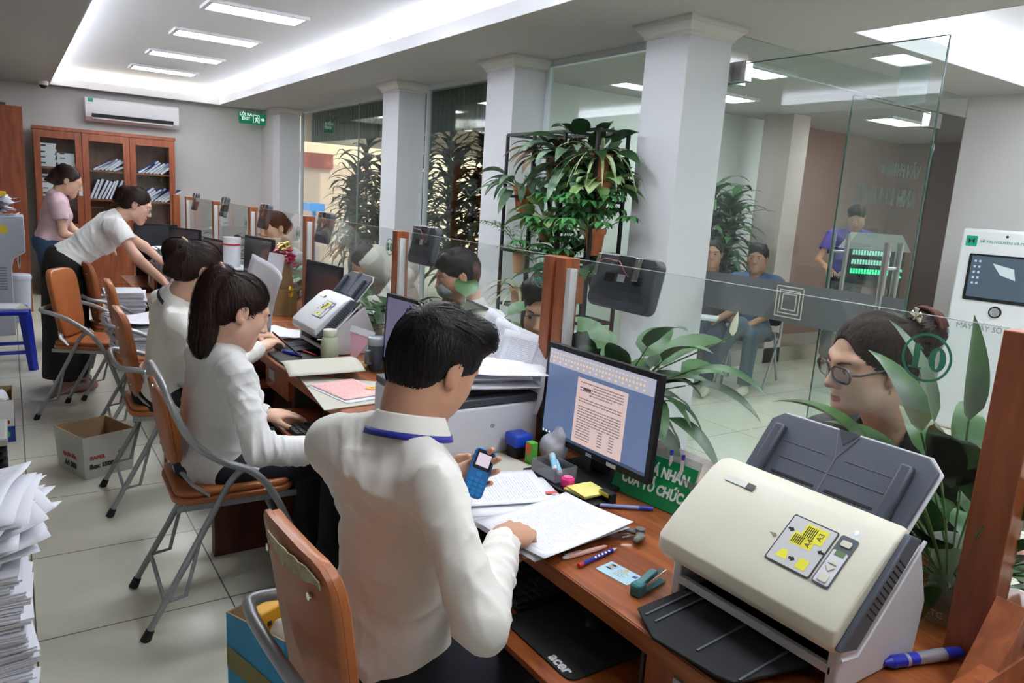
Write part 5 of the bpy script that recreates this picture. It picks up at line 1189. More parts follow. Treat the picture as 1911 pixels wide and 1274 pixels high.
# ID card
c = MB().prism(rrect(.0856, .054, .003, 3), .0008, xf((1.019, 1.032, .7502), math.radians(-82))); idc = c.build('id_card', mat('id_card_blue', (.42, .62, .70), .35)); T(idc, 'pale blue identity card with a portrait lying on the desk edge', 'card')
mm = xf((1.019, 1.032, .7511), math.radians(-82))
MB().bb((-.036, -.004, 0), (-.017, .02, .0002), mm).build('portrait', mat('portrait_field', (.3, .45, .6), .5), idc)
q = MB().prism(ell(.0055, .007, 14, -.0265, .009), .0002, mm, .0002); q.build('portrait_face', mat('portrait_skin', (.55, .3, .22), .5), idc)
q = MB().prism([(-.034, -.004), (-.019, -.004), (-.021, .001), (-.032, .001)], .0002, mm, .0002).prism(ell(.0062, .0035, 12, -.0265, .0155), .0003, mm, .0003); q.build('portrait_dark', BLACKM, idc)
q = MB()
for i in range(5): q.bb((-.008, .012-i*.006, 0), (.012+(i*7 % 13)*.001, .0135-i*.006, .0002), mm)
q.build('card_lines', mat('card_text', (.35, .3, .25), .6), idc)
MB().prism(ell(.005, .005, 12, .004, .02), .0002, mm).build('card_emblem', mat('card_gold', (.7, .45, .1), .5), idc); MB().bb((.027, .008, 0), (.037, .018, .0002), mm).build('card_chip', mat('card_navy', (.03, .06, .25), .5), idc)
# stapler
e = E('stapler', 'small teal and steel stapler at the foot of the beige scanner', 'stapler', (1.03, .965, .75)); d = Vector((.093, .02, 0)).normalized(); sm = frame((1.035, .958, .7505), (d.x, d.y, 0), (-d.y, d.x, 0), (0, 0, 1))
TEAL = mat('teal_plastic', (.02, .16, .17), .35)
MB().bb((-.05, -.010, 0), (.045, .010, .005), sm).build('base', TEAL, e, bevel=.002); MB().bb((-.05, -.007, .014), (.05, .007, .022), sm @ xf((0, 0, 0), 0, 0, -.10)).build('magazine', CHROME, e, bevel=.001)
MB().bb((-.052, -.009, .025), (.02, .009, .034), sm @ xf((0, 0, 0), 0, 0, -.20)).build('handle', TEAL, e, bevel=.003); MB().bb((-.055, -.012, 0), (-.03, .012, .026), sm).build('hinge_block', TEAL, e, bevel=.003)
# staple remover
e = E('staple_remover', 'grey staple remover with open jaws by the corner of the documents', 'staple remover', (1.145, 1.135, .75)); GR = mat('remover_grey', (.16, .15, .13), .4)
for s_, a in ((1, .5), (-1, -.5)):
    MB().tube([(1.175, 1.135, .762), (1.155, 1.135+s_*.022, .768), (1.13, 1.135+s_*.03, .765)], [.010, .012, .007], 8, flat=.6).build('jaw', GR, e, smooth='all')
MB().cyl((1.175, 1.135, .75), (1.175, 1.135, .775), .011).build('pivot', GR, e, smooth=True)
MB().tube([(1.155, 1.14, .76), (1.13, 1.148, .757)], .003, 6).build('claw', CHROME, e)
# documents in front of the man
FOL = mat('folder_cream', (.52, .50, .42), .8)
o = MB().prism([(.87, 1.46), (1.235, 1.50), (1.19, 1.76), (.93, 1.72)], .003, None, .7505).build('folder', FOL); T(o, 'open cream cardboard folder under the documents beside the white printer', 'folder')
zz = .7545
for i in range(7):
    sheet('document_sheet', 'plain sheet in the loose pile of documents under the man\'s hands', (.985+rnd.uniform(-.02, .02), 1.43+rnd.uniform(-.03, .03), zz), -.25+rnd.uniform(-.08, .08), .297, .21, mt=PAPER, group='loose documents under the hands'); zz += .0016
sheet('document_sheet', 'printed sheet with a red stamp, farther one under the man\'s phone', (.99, 1.50, zz+.002), math.pi/2-.30, .215, .30, curl=.006); zz += .004
rs = MB().prism(rrect(.03, .016, .002, 2), .0003, xf((1.115, 1.40, zz+.004), -.2)); T(rs.build('red_stamp_mark', mat('stamp_red', (.6, .12, .1), .7)), 'small red rectangular stamp mark on the printed sheet', 'stamp mark')
for i in range(4): sheet('document_sheet', 'edge of a sheet stacked under the topmost printed contract', (1.0, 1.245, zz+i*.0016), math.pi/2+.12-i*.02, .21, .297, mt=PAPER, group='sheets stacked under the contract')
sheet('document_sheet', 'topmost printed contract sheet nearest the pens, held down by the fist', (1.005, 1.235, zz+.0085), -math.pi/2+.17, .215, .300, curl=.008)
# printer
e = E('laser_printer', 'white box-shaped laser printer behind the man with papers on top', 'printer', (1.14, 1.96, .75))
MB().bb((.95, 1.762, .75), (1.325, 2.15, .90)).build('housing', mat('printer_white', (.64, .64, .68), .45), e, bevel=.006)
MB().bb((.952, 1.764, .902), (1.323, 2.148, .925)).build('dark_lid', DGREY, e, bevel=.004)
MB().bb((1.05, 1.80, .926), (1.30, 2.10, .935)).build('output_slot', BLACKM, e); MB().cyl((1.16, 1.7615, .84), (1.16, 1.760, .84), .007).build('emblem_ring', mat('emblem_grey', (.3, .3, .32), .4), e)
MB().bb((.9485, 1.80, .80), (.95, 1.95, .88)).build('button_strip', mat('label_grey', (.4, .4, .42), .5), e)
zz = .937
for i in range(14):
    t_ = rnd.uniform(-.5, .5); cv = rnd.uniform(.01, .05)
    sheet('printed_page', 'loose printed page fanned out on top of the white printer', (1.20+rnd.uniform(-.03, .05), 1.90+rnd.uniform(-.06, .05), zz), 1.2+t_*.6, .21, .297, mt=PRINT if i % 2 else PAPER, group='pages fanned on the printer', fn=lambda u, v, cv=cv: cv*max(0, v-.5)**2*2+.008*math.sin(u*4)); zz += .0045
for i in range(3):
    sheet('printed_page', ['tallest see-through printed page leaning against screen 02', 'middle printed page leaning against screen 02', 'lowest printed page leaning against screen 02'][i], (1.315+i*.006, 2.04-i*.09, 1.0-i*.015), -math.pi/2+.2*i, .21, .24, mt=PRINT, tilt=(1.15, .25-.1*i), curl=.02)
# ---- monitors
def monitor(label, x, y, z, yaw, w=.45, h=.29, screen='dark', tilt=.044, group='computer monitors', brand=None, stand=True):
    m = xf((x, y, z), yaw) ; e = E('monitor', label, 'monitor', m=m, group=group); tm = xf((0, 0, 0), 0, -tilt)   # local: screen faces -y
    MB().prism(rrect(w, h, .006, 2, 0, h/2), .018, tm @ frame((0, .022, 0), (1, 0, 0), (0, 0, 1), (0, -1, 0))).build('bezel', BLACK, e, bevel=.002, world=False)
    MB().bb((-w*.35, .02, h*.15), (w*.35, .055, h*.85), tm).build('rear_shell', BLACK, e, bevel=.01, world=False)
    b = .016
    sc = MB().bb((-w/2+b, .0022, b+.004), (w/2-b, .0042, h-b), tm)
    if screen == 'word':
        s_ = sc.build('screen', emis('screen_blue', (.13, .19, .36), .42), e, world=False)
        pg = MB().bb((-w*.17, .001, b+.012), (w*.27, .0021, h-b-.058), tm).build('page', emis('screen_page', (.56, .42, .40), .60), s_, world=False)
        tb_ = MB().bb((-w/2+b, .001, h-b-.045), (w/2-b, .0021, h-b), tm).build('toolbar', emis('screen_toolbar', (.42, .42, .52), .5), s_, world=False)
        MB().bb((-w/2+b, .001, b+.004), (w/2-b, .0021, b+.013), tm).build('taskbar', emis('screen_taskbar', (.02, .03, .06), 1.0), s_, world=False)
        l = MB(); dk = emis('screen_ink', (.14, .10, .12), .3); fm_ = tm @ frame((0, .0009, 0), (1, 0, 0), (0, 0, 1), (0, -1, 0)); y0 = h-b-.07; r_ = random.Random(3)
        for i in range(22):
            if i in (5, 8): continue
            x0, x1 = -w*.14, w*.24
            if i < 3: x0 = -w*.02 if i == 1 else -w*.14
            if i in (4,): x0, x1 = -w*.05, w*.15
            if i > 15: x1 = -w*.01
            x = x0
            while x < x1:
                ww = r_.uniform(.004, .012); l.bb((x, y0-i*.0077, 0), (min(x+ww, x1), y0-i*.0077+.0024, .0003), fm_); x += ww+.0022
            if i > 15:
                for c0 in (.06, .16): l.bb((w*c0, y0-i*.0077, 0), (w*c0+.018, y0-i*.0077+.0022, .0003), fm_)
        l.bb((-w*.11, y0-.020, 0), (-w*.04, y0-.012, .0004), fm_); l.build('page_text', dk, pg, world=False)
        l = MB()
        for i in range(30):
            x = -w/2+b+.006+i*.013; l.bb((x, h-b-.012, 0), (x+.007, h-b-.009, .0003), fm_).bb((x, h-b-.026, 0), (x+.006, h-b-.020, .0003), fm_); 
            if i % 2: l.bb((x, h-b-.038, 0), (x+.008, h-b-.033, .0003), fm_)
        l.build('toolbar_icons', emis('screen_icons', (.55, .38, .2), .8), tb_, world=False)
        l = MB()
        for i in range(8): x = -w/2+b+.004+i*.014; l.bb((x, b+.0055, 0), (x+.006, b+.0115, .0003), fm_)
        l.build('taskbar_icons', emis('screen_icons_white', (.6, .65, .7), .8), s_, world=False)
    elif screen == 'lav':
        s_ = sc.build('screen', emis('screen_lavender', (.14, .13, .24), .38), e, world=False); l = MB(); r_ = random.Random(5); fm_ = tm @ frame((0, .0015, 0), (1, 0, 0), (0, 0, 1), (0, -1, 0))
        for i in range(20):
            x = -w*.42
            while x < w*.4: ww = r_.uniform(.01, .03); l.bb((x, h-b-.03-i*.0115, 0), (x+ww, h-b-.027-i*.0115, .0003), fm_); x += ww+.006
        l.build('page_text', emis('screen_ink2', (.07, .06, .12), .6), s_, world=False)
    else: sc.build('screen', mat('screen_off', (.03, .035, .045), .12, spec=.6), e, world=False)
    if brand:
        text('brand_lettering', brand, .011, (m @ tm) @ frame((0, .0035, .0075), (1, 0, 0), (0, 0, 1), (0, -1, 0)), mat('label_light', (.65, .65, .66), .4), e, bold=.0006)
        MB().bb((w*.16, .002, .003), (w*.24, .0042, .013), tm).build('asset_label', WHITEP, e, world=False)
    if stand:
        dz = z-DZ
        MB().bb((-.035, .045, -dz+.012), (.035, .065, h*.4), None).build('stand_neck', BLACK, e, bevel=.004, world=False)
        MB().prism(rrect(.24, .17, .03, 4, 0, .03), .012, None, -dz+.0006).build('stand_foot', BLACK, e, bevel=.003, world=False)
    return e
monitor('black monitor showing a document page, on the nearest desk', 1.305, 1.49, .808, math.radians(-88), .455, .29, 'word', brand='DELL')
# ---- small things under and beside the monitor
o = MB().prism(rrect(.20, .30, .012, 3), .012, xf((1.285, 1.445, .7505), -.1)); 
o = MB().bb((1.165, 1.31, .7505), (1.26, 1.60, .7625)).build('black_tray', BLACK, bevel=.003); T(o, 'flat black tray under the monitor carrying stationery', 'tray')
e = E('pen_box', 'clear plastic box of highlighters in front of the monitor', 'box', (1.215, 1.53, .763)); bx = MB(); x0, x1, y0, y1, z0, z1 = 1.175, 1.25, 1.465, 1.575, .7635, .80; t = .002
bx.bb((x0, y0, z0), (x1, y1, z0+t)).bb((x0, y0, z0), (x0+t, y1, z1)).bb((x1-t, y0, z0), (x1, y1, z1)).bb((x0, y0, z0), (x1, y0+t, z1)).bb((x0, y1-t, z0), (x1, y1, z1))
bx.build('clear_box', glassmat('clear_plastic', (.82, .82, .84), opac=.25, ocol=(.5, .5, .52)), e)
HB = mat('highlighter_blue', (.25, .6, .8), .35)
for k, (a, b_) in enumerate((((1.185, 1.48, .797), (1.235, 1.56, .803)), ((1.20, 1.475, .783), (1.24, 1.55, .786)))):
    pen('highlighter', ['pale blue highlighter lying across the clear box, upper one', 'pale blue highlighter inside the clear box, lower one'][k], a, b_, .0085, None, [(0, .12, (.5, .9), WHITEP), (.12, .6, 1, HB), (.6, 1, 1.08, mat('highlighter_cap', (.45, .65, .75), .35))], cat='highlighter')
e = E('sharpener', 'hot pink round pencil sharpener on the black tray edge', 'sharpener', (1.195, 1.435, .763)); MB().cyl((1.195, 1.435, .7635), (1.195, 1.435, .788), .018, n=22).build('body', mat('hot_pink', (.75, .02, .22), .35), e, bevel=.003); MB().cyl((1.195, 1.435, .7885), (1.195, 1.435, .791), .012, n=18).build('lid', mat('pink_light', (.8, .15, .35), .35), e)
for k, (dz, a) in enumerate(((0, .1), (.006, -.05))):
    T(MB().bb((-.04, -.04, 0), (.04, .04, .005), xf((1.215, 1.385-.01*k, .764+dz), a)).build('sticky_notes', mat('sticky_yellow', (.78, .72, .22), .8)), ['lower pad of pale yellow sticky notes beside the pink sharpener', 'upper pad of pale yellow sticky notes beside the pink sharpener'][k], 'sticky notes')
e = E('tape_cutter', 'black and yellow box cutter by the monitor foot', 'cutter', (1.25, 1.30, .763)); MB().bb((1.225, 1.30, .764), (1.25, 1.345, .785)).build('body', BLACK, e, bevel=.003); MB().bb((1.223, 1.305, .775), (1.225, 1.34, .784)).build('yellow_label', mat('label_yellow', (.7, .6, .05), .4), e)
e = E('stamp_holder', 'bright blue self-inking stamp beside the white printer', 'stamp', (1.225, 1.715, .75)); SB = mat('stamp_blue', (.01, .06, .50), .35)
MB().bb((1.20, 1.69, .7505), (1.25, 1.74, .785)).build('base', BLACK, e, bevel=.003); MB().bb((1.193, 1.684, .786), (1.257, 1.746, .825)).build('handle', SB, e, bevel=.008, seg=3)
e = E('glue_box', 'small orange and green glue carton standing beside the blue stamp', 'box', (1.228, 1.655, .75)); MB().bb((1.216, 1.636, .7505), (1.240, 1.664, .815)).build('carton', mat('carton_green', (.10, .45, .05), .45), e, bevel=.001); MB().bb((1.2153, 1.637, .78), (1.216, 1.663, .812)).build('orange_face', mat('carton_orange', (.8, .18, .03), .45), e)
s = SDF((1.25, 1.58, .745), (1.36, 1.70, .86), .004); s.ell((1.30, 1.64, .79), (.042, .05, .042), None, .02); s.ell((1.31, 1.62, .83), (.02, .025, .03), None, .02); s.noise(.005, 70, 2); s.half((1.3, 1.64, .7505), (0, 0, -1))
T(mesh_obj('plastic_bag', [s], mat('bag_white', (.62, .62, .68), .4)), 'crumpled whitish plastic bag behind the glue carton', 'bag')
# acrylic sign and pens behind the monitor's right edge
e = E('name_board', 'green desk sign with white words in a clear stand beside the monitor', 'sign', (1.33, 1.16, .75)); fmn = frame((1.335, 1.262, .753), (.12, -1, 0), (.38, .05, 1), (-1, -.12, .38))
def orth(m):
    x = Vector(m.col[0][:3]).normalized(); y = Vector(m.col[1][:3]); y = (y-x*y.dot(x)).normalized(); z = x.cross(y); return frame(m.translation, x, y, z)
fmn = orth(fmn)
MB().bb((-.14, 0, -.003), (.10, .125, 0), fmn).build('green_plate', mat('sign_plate_green', (.0, .22, .06), .35), e)
MB().bb((-.143, -.003, -.006), (.103, .145, -.0035), fmn).build('acrylic_back', glassmat('acrylic', (.85, .88, .88), opac=.2, ocol=(.5, .53, .53)), e)
SW = mat('sign_letters_white', (.8, .82, .8), .5)
text('lettering', 'CÁ NHÂN', .036, fmn @ xf((.085, .088, .0006)), SW, e, ext=.0004, bold=.0016, align='RIGHT', sx=.8); text('lettering', 'CỦA TỔ CHỨC', .036, fmn @ xf((.085, .042, .0006)), SW, e, ext=.0004, bold=.0016, align='RIGHT', sx=.8)
e2 = E('pen_holder', 'clear acrylic pen holder behind the green desk sign', 'pen holder', (1.375, 1.21, .75))
MB().bb((1.372, 1.16, .751), (1.374, 1.28, .84)).bb((1.386, 1.16, .751), (1.388, 1.28, .84)).bb((1.372, 1.16, .751), (1.388, 1.162, .84)).bb((1.372, 1.278, .751), (1.388, 1.28, .84)).build('clear_walls', glassmat('acrylic', (.85, .88, .88), opac=.2, ocol=(.5, .53, .53)), e2)
for k, y in enumerate((1.255, 1.215)): pen('pen', ['left upright white pen with a dark blue end behind the green sign', 'right upright white pen with a dark blue end behind the green sign'][k], (1.38, y, .755), (1.38, y-.004, .90), .0045, None, [(0, .1, .6, SIL), (.1, .9, 1, WHITEP), (.9, 1, 1, BLU)])
# keyboards, mouse, pads on the trays
def keyboard(label, x, y, z, rz=0.):
    m = xf((x, y, z), rz); e = E('keyboard', label, 'keyboard', m=m, group='black keyboards')
    MB().bb((-.075, -.22, 0), (.075, .22, .014)).build('base', BLACK, e, bevel=.004, world=False); k = MB()
    for r in range(6):
        for c in range(20):
            if c in (15, ) or (r == 0 and c in (6, 11, 12)): continue
            k.bb((-.066+r*.0225-.009, .205-c*.0213-.0092, .014), (-.066+r*.0225+.009, .205-c*.0213+.0092, .0195))
    k.build('keys', mat('key_black', (.02, .02, .022), .5), e, bevel=.0015, world=False); return e
keyboard('black keyboard under the desk edge beside the nearest man', .965, 1.42, .601, .0)
keyboard('black keyboard on the pull-out tray under the ponytailed woman\'s hands', .90, 2.45, .601, .02)
keyboard('black keyboard on the third tray before the woman with the bun', .90, 3.65, .601)
o = MB().prism(rrect(.20, .245, .02, 5), .003, xf((.945, 1.08, .6008), 0)).build('mouse_pad', mat('pad_black', (.012, .012, .013), .95)); T(o, 'black mouse pad with white lettering on the nearest pull-out tray', 'mouse pad')
text('lettering', 'acer', .035, frame((.862, 1.01, .6042), (-.05, -1, 0), (1, -.05, 0), (0, 0, 1)), mat('letter_grey', (.6, .6, .62), .6), o, ext=.0002, bold=.0012)
s = SDF((.98, 1.02, .6), (1.10, 1.14, .65), .003); s.ell((1.04, 1.08, .606), (.055, .031, .028), None, .0); s.half((1.04, 1.08, .6045), (0, 0, -1)); T(mesh_obj('mouse', [s], BLACK), 'black computer mouse on the black pad under the desk top', 'mouse')
# phone in the man's left hand
e = E('mobile_phone', 'bright blue keypad phone held in the man\'s left hand', 'phone', (.885, 1.44, .86)); pm = orth(frame((.889, 1.397, .863), (.86, -.50, -.36), (.50, .22, .80), (-.4, -.7, .6)))
PB = mat('phone_blue', (.01, .13, .38), .35)
MB().prism(rrect(.052, .118, .012, 5, 0, .0), .014, pm, -.007).build('body', PB, e, bevel=.003, seg=3)
MB().prism(rrect(.043, .046, .004, 3, 0, .031), .0006, pm, .007).build('screen_bezel', BLACK, e); MB().prism(rrect(.032, .030, .001, 2, 0, .031), .0004, pm, .0077).build('screen', emis('phone_screen', (.45, .38, .45), .8), e)
k = MB()
for r in range(4):
    for c in range(3): k.prism(rrect(.011, .0085, .003, 3, (c-1)*.0135, -.018-r*.0105), .0018, pm, .0066)
k.prism(rrect(.014, .012, .004, 3, 0, -.002), .0018, pm, .0066); k.build('keypad', mat('phone_keys', (.01, .20, .50), .35), e)
# ---------------- plants ----------------
def leafmat(name, c1, c2, rough=.4):
    if name in _M: return _M[name]
    m = mat(name, c1, rough, spec=.4); nt = m.node_tree; b = nt.nodes['Principled BSDF']; L = nt.links.new
    tc = nt.nodes.new('ShaderNodeTexCoord'); n = nt.nodes.new('ShaderNodeTexNoise'); n.inputs['Scale'].default_value = 14; n.inputs['Detail'].default_value = 2
    r = nt.nodes.new('ShaderNodeValToRGB'); r.color_ramp.elements[0].position = .35; r.color_ramp.elements[1].position = .65; r.color_ramp.elements[0].color = (*c1, 1); r.color_ramp.elements[1].color = (*c2, 1)
    L(tc.outputs['Object'], n.inputs['Vector']); L(n.outputs[0], r.inputs[0]); L(r.outputs[0], b.inputs['Base Color']); return m
LG = leafmat('leaf_peace_lily', (.025, .085, .02), (.06, .15, .045)); LD = leafmat('leaf_dark', (.012, .045, .015), (.03, .085, .025)); LV = leafmat('leaf_dracaena', (.015, .05, .02), (.035, .09, .03), .45)
LP = leafmat('leaf_palm', (.03, .10, .03), (.06, .16, .05)); LS = leafmat('leaf_schefflera', (.035, .15, .035), (.08, .26, .08)); LA = leafmat('leaf_silver', (.06, .13, .07), (.22, .32, .22)); LY = leafmat('leaf_variegated', (.12, .28, .06), (.45, .55, .28)); LR = leafmat('leaf_reddish', (.10, .06, .03), (.16, .10, .05)); STEM = mat('stem_green', (.10, .20, .05), .5)
TERRA = mat('terracotta', (.50, .15, .055), .8, var=.12, vscale=20); TERL = mat('terracotta_pale', (.55, .30, .17), .85, var=.1, vscale=20); PWH = mat('pot_white', (.55, .55, .55), .6)
XMIN = [-99]; XMAX = [99]; YMIN = [-99]; YMAX = [99]
def leaf(m, p, d, ln, wd, droop=.6, stem=0.0, tip=.55, fold=.18, n=7, sr=.0022, roll=0):
    """one arching blade from p towards d; stem = petiole length"""
    p = Vector(p); d = Vector(d).normalized(); pts = [p.copy()]; N = n+(4 if stem else 0)
    seg = []; ds = []
    tot = 0; cur = p.copy(); dr = d.copy()
    if stem:
        for i in range(4):
            cur = cur+dr*stem/4; dr = (dr+Vector((0, 0, -droop*.08))).normalized(); pts.append(cur.copy())
        m.cur = 1; m.tube(pts, sr, 5, cap=False); m.cur = 0
    C_ = []; 
    for i in range(n+1):
        t = i/n; C_.append((cur.copy(), dr.copy(), t)); cur = cur+dr*ln/n; dr = (dr+Vector((0, 0, -droop*1.6/n))).normalized()
    vs = []
    for c, q, t in C_:
        s = q.cross(Vector((0, 0, 1))); s = s.normalized() if s.length > .05 else Vector((1, 0, 0)); up = s.cross(q).normalized()
        s = (s*math.cos(roll)+up*math.sin(roll)); up = s.cross(q)
        w_ = wd*.5*(math.sin(math.pi*min(1, (t**tip)))**.8 if 0 < t < 1 else 0.02)
        vs += [tuple(c-s*w_+up*w_*fold), tuple(c), tuple(c+s*w_+up*w_*fold)]
    vs = [(min(max(v[0], XMIN[0]), XMAX[0]), min(max(v[1], YMIN[0]), YMAX[0]), v[2]) for v in vs]; fs = []
    for i in range(n): a = i*3; fs += [(a, a+3, a+4, a+1), (a+1, a+4, a+5, a+2)]
    m.add(vs, fs)
def foliage(m, base, n, h, ln, wd, spread, rr, droop=.7, stem=.5, tip=.6, style='lily', up=.9):
    for i in range(n):
        a = i*2.399+rr.uniform(-.3, .3); t = rr.random(); el = (1-spread*(.35+.65*t)); d = (math.cos(a)*(1-el*.75), math.sin(a)*(1-el*.75), .25+el*up)
        L_ = ln*rr.uniform(.75, 1.15)
        b_ = (base[0]+math.cos(a)*.012, base[1]+math.sin(a)*.012, base[2])
        leaf(m, b_, d, L_, wd*rr.uniform(.8, 1.15), droop*rr.uniform(.7, 1.2), h*rr.uniform(.45, 1.0)*(1.0 if stem else 0), tip, roll=rr.uniform(-.4, .4))
def cane(m, base, h, nl, ln, wd, rr, droop=1.1, top=.55):
    """woody cane with arching strap leaves up its length"""
    m.cur = 1; pts = [(base[0]+.02*math.sin(k*1.3), base[1]+.02*math.cos(k*1.1), base[2]+h*k/5) for k in range(6)]; m.tube(pts, .014, 7); m.cur = 0
    for i in range(nl):
        t = 1-top*(i/nl); z = base[2]+h*t; a = i*2.399+rr.uniform(-.2, .2); el = .15+1.0*(t-(1-top))/top
        leaf(m, (base[0], base[1], z), (math.cos(a), math.sin(a), el), ln*rr.uniform(.7, 1.15), wd*rr.uniform(.8, 1.1), droop*rr.uniform(.8, 1.3), 0, .5, n=6)
def finish(e, m, leafm, stemm=None, name='foliage'):
    return m.build(name, [leafm, stemm or STEM], e, smooth='all')
XMIN[0] = 1.412
# vase plant at the right, behind screen 01
e = E('peace_lily', 'peace lily in a glass water vase beside the right wooden post', 'plant', (1.475, .60, .75))
MB().lathe([(.030, .004), (.033, 0.0), (.035, .03), (.036, .10), (.041, .16), (.043, .165), (.040, .162), (.034, .10), (.032, .03), (.028, .008)], 28, xf((1.475, .60, .751))).build('glass_vase', glassmat('vase_glass', (.85, .9, .88), opac=.35, ocol=(.55, .58, .55)), e, smooth=True)
MB().lathe([(.0, .008), (.031, .008), (.033, .055), (.0, .055)], 24, xf((1.475, .60, .751))).build('water', mat('murky_water', (.22, .19, .10), .2, alpha=.75), e, smooth=True)
text('lettering', 'LTC', .018, frame((1.4405, .60, .772), (0, -1, 0), (0, 0, 1), (-1, 0, 0)), WHITEP, e, ext=.0003)
m = MB(); rr = random.Random(5)
foliage(m, (1.475, .60, .83), 24, .26, .20, .095, .8, rr, .8)
foliage(m, (1.475, .60, .83), 16, .15, .17, .08, 1.25, rr, 1.1)
for d, s_, l_, w_ in (((-.12, .62, .75), .27, .24, .085), ((-.1, .5, .45), .22, .24, .085), ((.0, .05, 1), .30, .20, .10), ((.02, -.1, 1), .32, .20, .11), ((-.05, .2, .9), .29, .22, .095), ((.1, -.9, .4), .18, .2, .08), ((.0, .35, 1), .27, .2, .1), ((-.0, .5, .7), .2, .2, .09)): leaf(m, (1.475, .60, .85), d, l_, w_, .75, s_, .6, n=9)
finish(e, m, LG)
e = E('peace_lily', 'large flowering peace lily with a white bloom behind the monitor and near column', 'plant', (1.60, 1.72, .75)); m = MB(); rr = random.Random(9)
MB().lathe([(.0, 0), (.06, 0), (.075, .13), (.08, .135), (.07, .13), (.06, .1), (0, .1)], 24, xf((1.60, 1.72, .7505))).build('pot', PWH, e, smooth=True)
foliage(m, (1.60, 1.72, .85), 30, .26, .22, .11, .85, rr, .85); foliage(m, (1.60, 1.72, .85), 14, .16, .20, .08, 1.3, rr, 1.1)
for d, s_, l_, w_ in (((.35, -.9, .75), .28, .26, .09), ((.3, -.8, .5), .26, .26, .085), ((.2, -.75, .1), .2, .24, .08), ((-.05, -.5, .9), .26, .2, .08)): leaf(m, (1.60, 1.72, .87), d, l_, w_, .8, s_, .6, n=9)
finish(e, m, LG)
q = MB(); q.tube([(1.60, 1.72, .87), (1.65, 1.58, 1.02), (1.72, 1.42, 1.13), (1.73, 1.385, 1.16)], .0025, 6); fl = q.build('flower_stalk', STEM, e, smooth=True); q = MB(); leaf(q, (1.73, 1.385, 1.155), (.0, -.1, 1), .075, .035, .2, 0, .6); q.build('white_bloom', mat('bloom_white', (.75, .8, .6), .5), fl)
def lily(label, x, y, seed, n=16, h=.2, ln=.17, wd=.06, mt=LG, z=.75, pot=PWH, spread=1.0):
    e = E('potted_plant', label, 'plant', (x, y, z), group='plants along the customer side of the screens'); rr = random.Random(seed)
    MB().lathe([(.0, 0), (.045, 0), (.058, .10), (.062, .105), (.052, .1), (0, .085)], 20, xf((x, y, z+.0005))).build('pot', pot, e, smooth=True)
    m = MB(); foliage(m, (x, y, z+.07), int(n*1.3), h, ln, wd*1.3, spread, rr, .9); finish(e, m, mt); return e
lily('big-leafed plant with a drooping leaf before the masked customer', 1.60, 2.72, 21, 14, .30, .20, .09)
lily('dark leafy plant just behind screen 03 by its wooden post', 1.60, 3.38, 22, 20, .18, .17, .065, LD)
lily('broad brownish-leafed plant to the left of sticker 03', 1.62, 3.70, 23, 16, .16, .16, .07, LD)
lily('leafy plant behind screen 04 in front of the hooded customer', 1.60, 4.40, 24, 18, .16, .16, .06)
lily('plant behind the fifth screen below the leaning customer', 1.60, 5.75, 25, 20, .16, .15, .05)
lily('plant behind the pink wreath at screen 04', 1.62, 5.05, 26, 18, .16, .15, .06)
lily('dark arching plant behind the sixth screen', 1.60, 6.85, 27, 22, .28, .20, .05, LD)
lily('plant at the far end of the counter beside the last post', 1.60, 7.35, 28, 16, .22, .18, .05, LD)
XMIN[0] = -99; XMAX[0] = 3.04
# rack of hanging pots
e = E('plant_rack', 'black steel frame rack holding terracotta pots between two columns', 'rack', (2.93, 3.8, 0)); f = MB(); YS = (4.28, 3.97, 3.65, 3.345, 3.32)
for x in (2.80, 3.03):
    for y in YS[:4]:
        f.bb((x-.009, y-.009, 0), (x+.009, y+.009, 1.93))
f.build('upright', mat('rack_black', (.012, .012, .014), .45), e); f = MB()
for x in (2.80, 3.03):
    for z in (1.93, .62, .1): f.bb((x-.009, 3.32, z-.009), (x+.009, 4.28, z+.009))
for (a, b_, z) in ((4.28, 3.97, 1.53), (3.97, 3.65, 1.72), (3.65, 3.345, 1.53), (3.345, 3.10, 1.72), (4.28, 3.97, 1.17), (3.97, 3.65, 1.33), (3.65, 3.345, 1.17), (3.97, 3.65, .95), (4.28, 3.97, .8), (3.65, 3.345, .8)):
    if b_ < 3.3: continue
    f.bb((2.791, b_, z-.009), (2.809, a, z+.009)).bb((3.021, b_, z-.009), (3.039, a, z+.009))
    for y in (a, b_): f.bb((2.80, y-.006, z-.006), (3.03, y+.006, z+.006))
for y in YS[:4]: f.bb((2.80, y-.008, 1.922), (3.03, y+.008, 1.938))
f.build('crossbar', mat('rack_black', (.012, .012, .014), .45), e)
